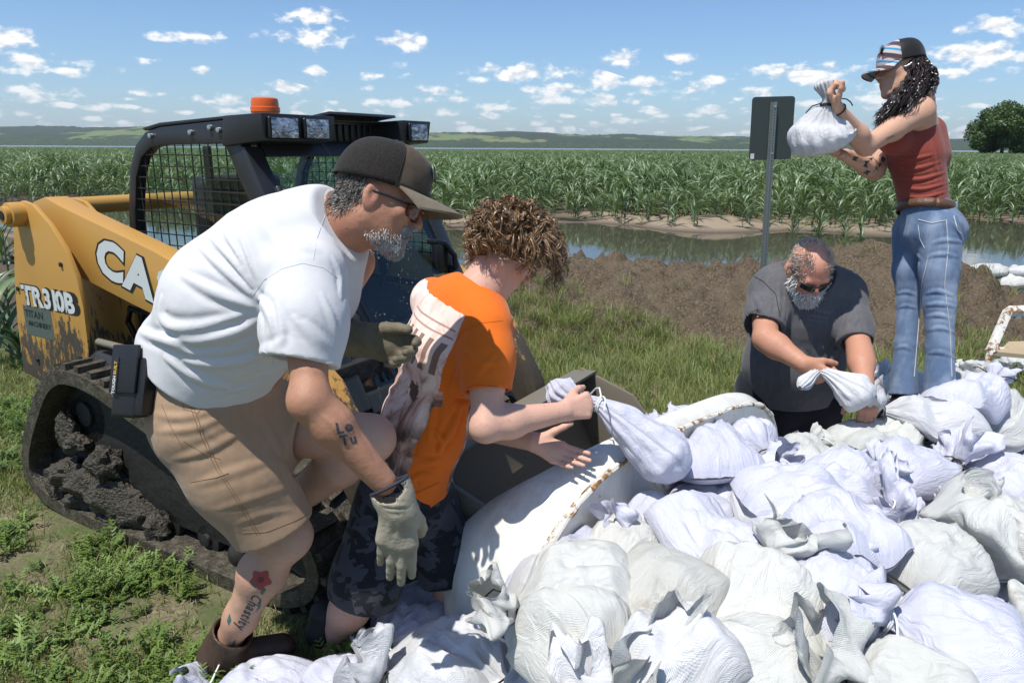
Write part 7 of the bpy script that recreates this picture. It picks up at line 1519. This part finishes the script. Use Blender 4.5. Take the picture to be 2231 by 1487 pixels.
    n = 560; th_ = r.uniform(-1.9, 1.9, n); loc = np.stack([np.where(r.random(n) < .62, 1, -1)*.076*np.cos(th_*.45), -.034-.065*np.abs(np.sin(th_*.7)), r.uniform(-.03, .045, n)], 1); near = loc[:, 0] > 0; rp = np.array([L(*q) for q in loc])
    u_ = r.random(n); ex = np.where(u_ < .72, r.uniform(1902, 1990, n), r.uniform(1985, 2032, n)); ey = np.where(u_ < .72, 290-(ex-1888)*.40+r.uniform(-34, 6, n), r.uniform(170, 225, n)); en = np.array([P(a, c_, 3.10+r.uniform(0, .16)+(.12 if a > 1985 else 0)) for a, c_ in zip(ex, ey)])
    mid = (rp*.45+en*.55)+cR*.05+r.normal(size=(n, 3))*.018+np.where(near, 1, -1)[:, None]*A[0]*.018; sg = 30; t = np.linspace(0, 1, sg)[None, :, None]
    p = rp[:, None]*(1-t)**2+2*mid[:, None]*t*(1-t)+en[:, None]*t*t; e = r.normal(size=(n, 1, 3)); e /= np.linalg.norm(e, axis=2, keepdims=True); e2_ = r.normal(size=(n, 1, 3)); w = r.uniform(3, 6, (n, 1, 1))*6.28; p = p+e*np.sin(w*t+r.uniform(0, 6, (n, 1, 1)))*.0075*np.minimum(1, t*3)+e2_*np.cos(w*t)*.0045*np.minimum(1, t*3)
    al = [p+r.normal(size=(n, 1, 3))*.0035*(.4+t) for _ in range(6)]; strands('locks', np.concatenate(al), r.uniform(.0010, .0022, n*6), HB, hr, 2)
    # boots on the bags, wrist band, tattoos
    BD = simple('dark_boot', (.016, .013, .011), .6)
    for a_, k_, n_ in hp: t_ = Sculpt(); t_.cone(n_-cU*.00, n_-mU*.07, .048, .05, .03); t_.cone(n_-mU*.07, n_-mU*.08+np.array([-.15, -.05, 0]), .045, .038, .03); sculpt_obj('boot', t_, BD, root, .007)
    k = MB(); wa = unit(wr-el); w1 = unit(np.cross(wa, [0, 0, 1.])); w2 = np.cross(wa, w1); k.tube([wr-wa*.004+(w1*math.cos(a)+w2*math.sin(a))*.0285 for a in np.linspace(0, 6.283, 21)], .0028, 6); k.build('wrist_band', simple('band_black', (.01, .01, .01), .5), root, True)
    for pp in ([(1922, 355), (1912, 372), (1900, 376), (1908, 362)], [(1896, 350), (1890, 366), (1880, 362), (1884, 350)], [(1872, 342), (1866, 352), (1856, 348), (1860, 340)], [(1930, 345), (1926, 355), (1918, 350), (1922, 340)], [(1905, 342), (1900, 350), (1893, 345)], [(1898, 374), (1890, 382), (1880, 376), (1888, 370)]): blot('tattoo', b, pp, INKM, body)
    inked('tattoo', b, 'mm', (1932, 306), math.radians(-24), 12, INKM, body, .0, 1., .0014)
    return wr, el
wom_wrist, wom_elbow = build_woman()
# ---------------------------------------------------------------- bags in people's hands
def held_bag(pts, rad, m, seed, label, pleat=.006, np_=11, tuft_r=(.03, .05), mid=None, flatv=None, ratio=1., tie=TIE, tie_at=None, creases=.010):
    "a bag gripped by its neck: rings along a spine from the tuft through the fist to the sagging belly"
    r = np.random.default_rng(seed); P_ = np.array(pts, float); k = np.arange(len(P_)); tt = np.linspace(0, len(P_)-1, 64); C_ = np.stack([np.interp(tt, k, P_[:, i]) for i in range(3)], 1); R_ = np.interp(tt, k, rad)
    for _ in range(4): C_[1:-1] = (C_[:-2]+2*C_[1:-1]+C_[2:])/4; R_[1:-1] = (R_[:-2]+2*R_[1:-1]+R_[2:])/4
    T_ = np.gradient(C_, axis=0); T_ /= np.linalg.norm(T_, axis=1)[:, None]; ref = np.array([.2, -.9, .3]) if flatv is None else np.asarray(flatv, float); v = np.linspace(0, 2*math.pi, 72, endpoint=False); V = []
    for i in range(64):
        a = unit(ref-T_[i]*(ref@T_[i])); b = np.cross(T_[i], a); s_ = i/63; nb_ = np.exp(-((tt[i]-(len(P_)-1)*.42)/1.1)**2)
        pl = pleat*np.sin(np_*v+2*math.sin(3*s_)+seed)*min(1, R_[i]/.05)*np.clip(1.5-1.6*s_, .12, 1)+.4*pleat*np.sin((np_*2+3)*v+seed)*np.clip(1.2-1.3*s_, 0, 1)
        ring = C_[i]+(a[None]*np.cos(v)[:, None]*ratio+b[None]*np.sin(v)[:, None])*(R_[i]+pl)[:, None]; V.append(ring)
    V = np.array(V); cen = C_[:, None]; dr = V-cen; dl = np.linalg.norm(dr, axis=2, keepdims=True); n = (np.abs(fbm(V+seed, 9., 3, 4, .6)-.5)-.12)*creases*6*np.clip(dl/.08, 0, 1)[..., 0]; V += dr/(dl+1e-6)*n[..., None]
    tf = np.clip((6-np.arange(64))/6., 0, 1)[:, None]; cr = (fbm(V+seed, 26., 3, 6)-.5)*.05; V += dr/(dl+1e-6)*(cr*tf)[..., None]
    o = link('sandbag', mesh_np('sandbag', V.reshape(-1, 3), bag_faces(64, 72), m, uv=uv_for(V))); tag(o, label, 'sandbag', 'sandbags in the pile')
    if tie_at is not None: i = tie_at; tie_mesh(C_[i], T_[i], R_[i]+.002, seed, tie, o)
    return o
W_ = lambda px, py, d: P(px, py, d)
held_bag([W_(x, y, d*1.06) for x, y, d in ((1206, 832, 2.21), (1218, 848, 2.20), (1238, 862, 2.19), (1272, 872, 2.185), (1302, 878, 2.18), (1340, 905, 2.175), (1400, 955, 2.17), (1452, 1000, 2.165), (1480, 1030, 2.16), (1488, 1040, 2.16))], [.022, .052, .044, .020, .017, .045, .078, .098, .060, .008], BAGL, 3,
         'bluish white sandbag held by its twisted neck in the fist of the boy', .005, 12, tie=TIEW, tie_at=28)
held_bag([W_(1793, 172, 2.95), W_(1795, 182, 2.95), W_(1800, 196, 2.95), W_(1803, 214, 2.95), W_(1802, 232, 2.96), W_(1795, 262, 3.0), W_(1790, 290, 3.02), W_(1795, 315, 3.04), W_(1798, 329, 3.05), W_(1798, 333, 3.05)], [.012, .036, .028, .016, .022, .095, .135, .125, .070, .01], BAGW, 5,
         'white sandbag hanging from the raised hand of the woman', .007, 15, tie=TIE, tie_at=26, flatv=cF, ratio=1.0)
held_bag([W_(1740, 845, 3.06), W_(1752, 835, 3.07), W_(1768, 820, 3.09), W_(1785, 806, 3.10), W_(1800, 812, 3.08), W_(1830, 830, 3.05), W_(1858, 850, 3.04), W_(1880, 870, 3.04), W_(1890, 880, 3.04)], [.012, .030, .022, .018, .022, .045, .085, .07, .01], BAGW, 8,
         'white sandbag gathered in the fist of the kneeling man', .006, 13, tie=None)
# ================================================================ summer haze over the valley
hz = MB(); hz.box((500, 4500, 140), 15000, 10000, 290)
def m_haze(N, b):
    pv = N('ShaderNodeVolumePrincipled', {'Color': (.86, .91, 1., 1), 'Density': .00006, 'Anisotropy': .2}); N.n.remove(b)
    for l in list(N.out.inputs[0].links): N.l.remove(l)
    N.l.new(pv.outputs[0], N.out.inputs['Volume'])
o = hz.build('haze', mat('haze', m_haze)); tag(o, kind='stuff'); o['label'] = 'thin summer haze in the air over the valley'; o['category'] = 'haze'
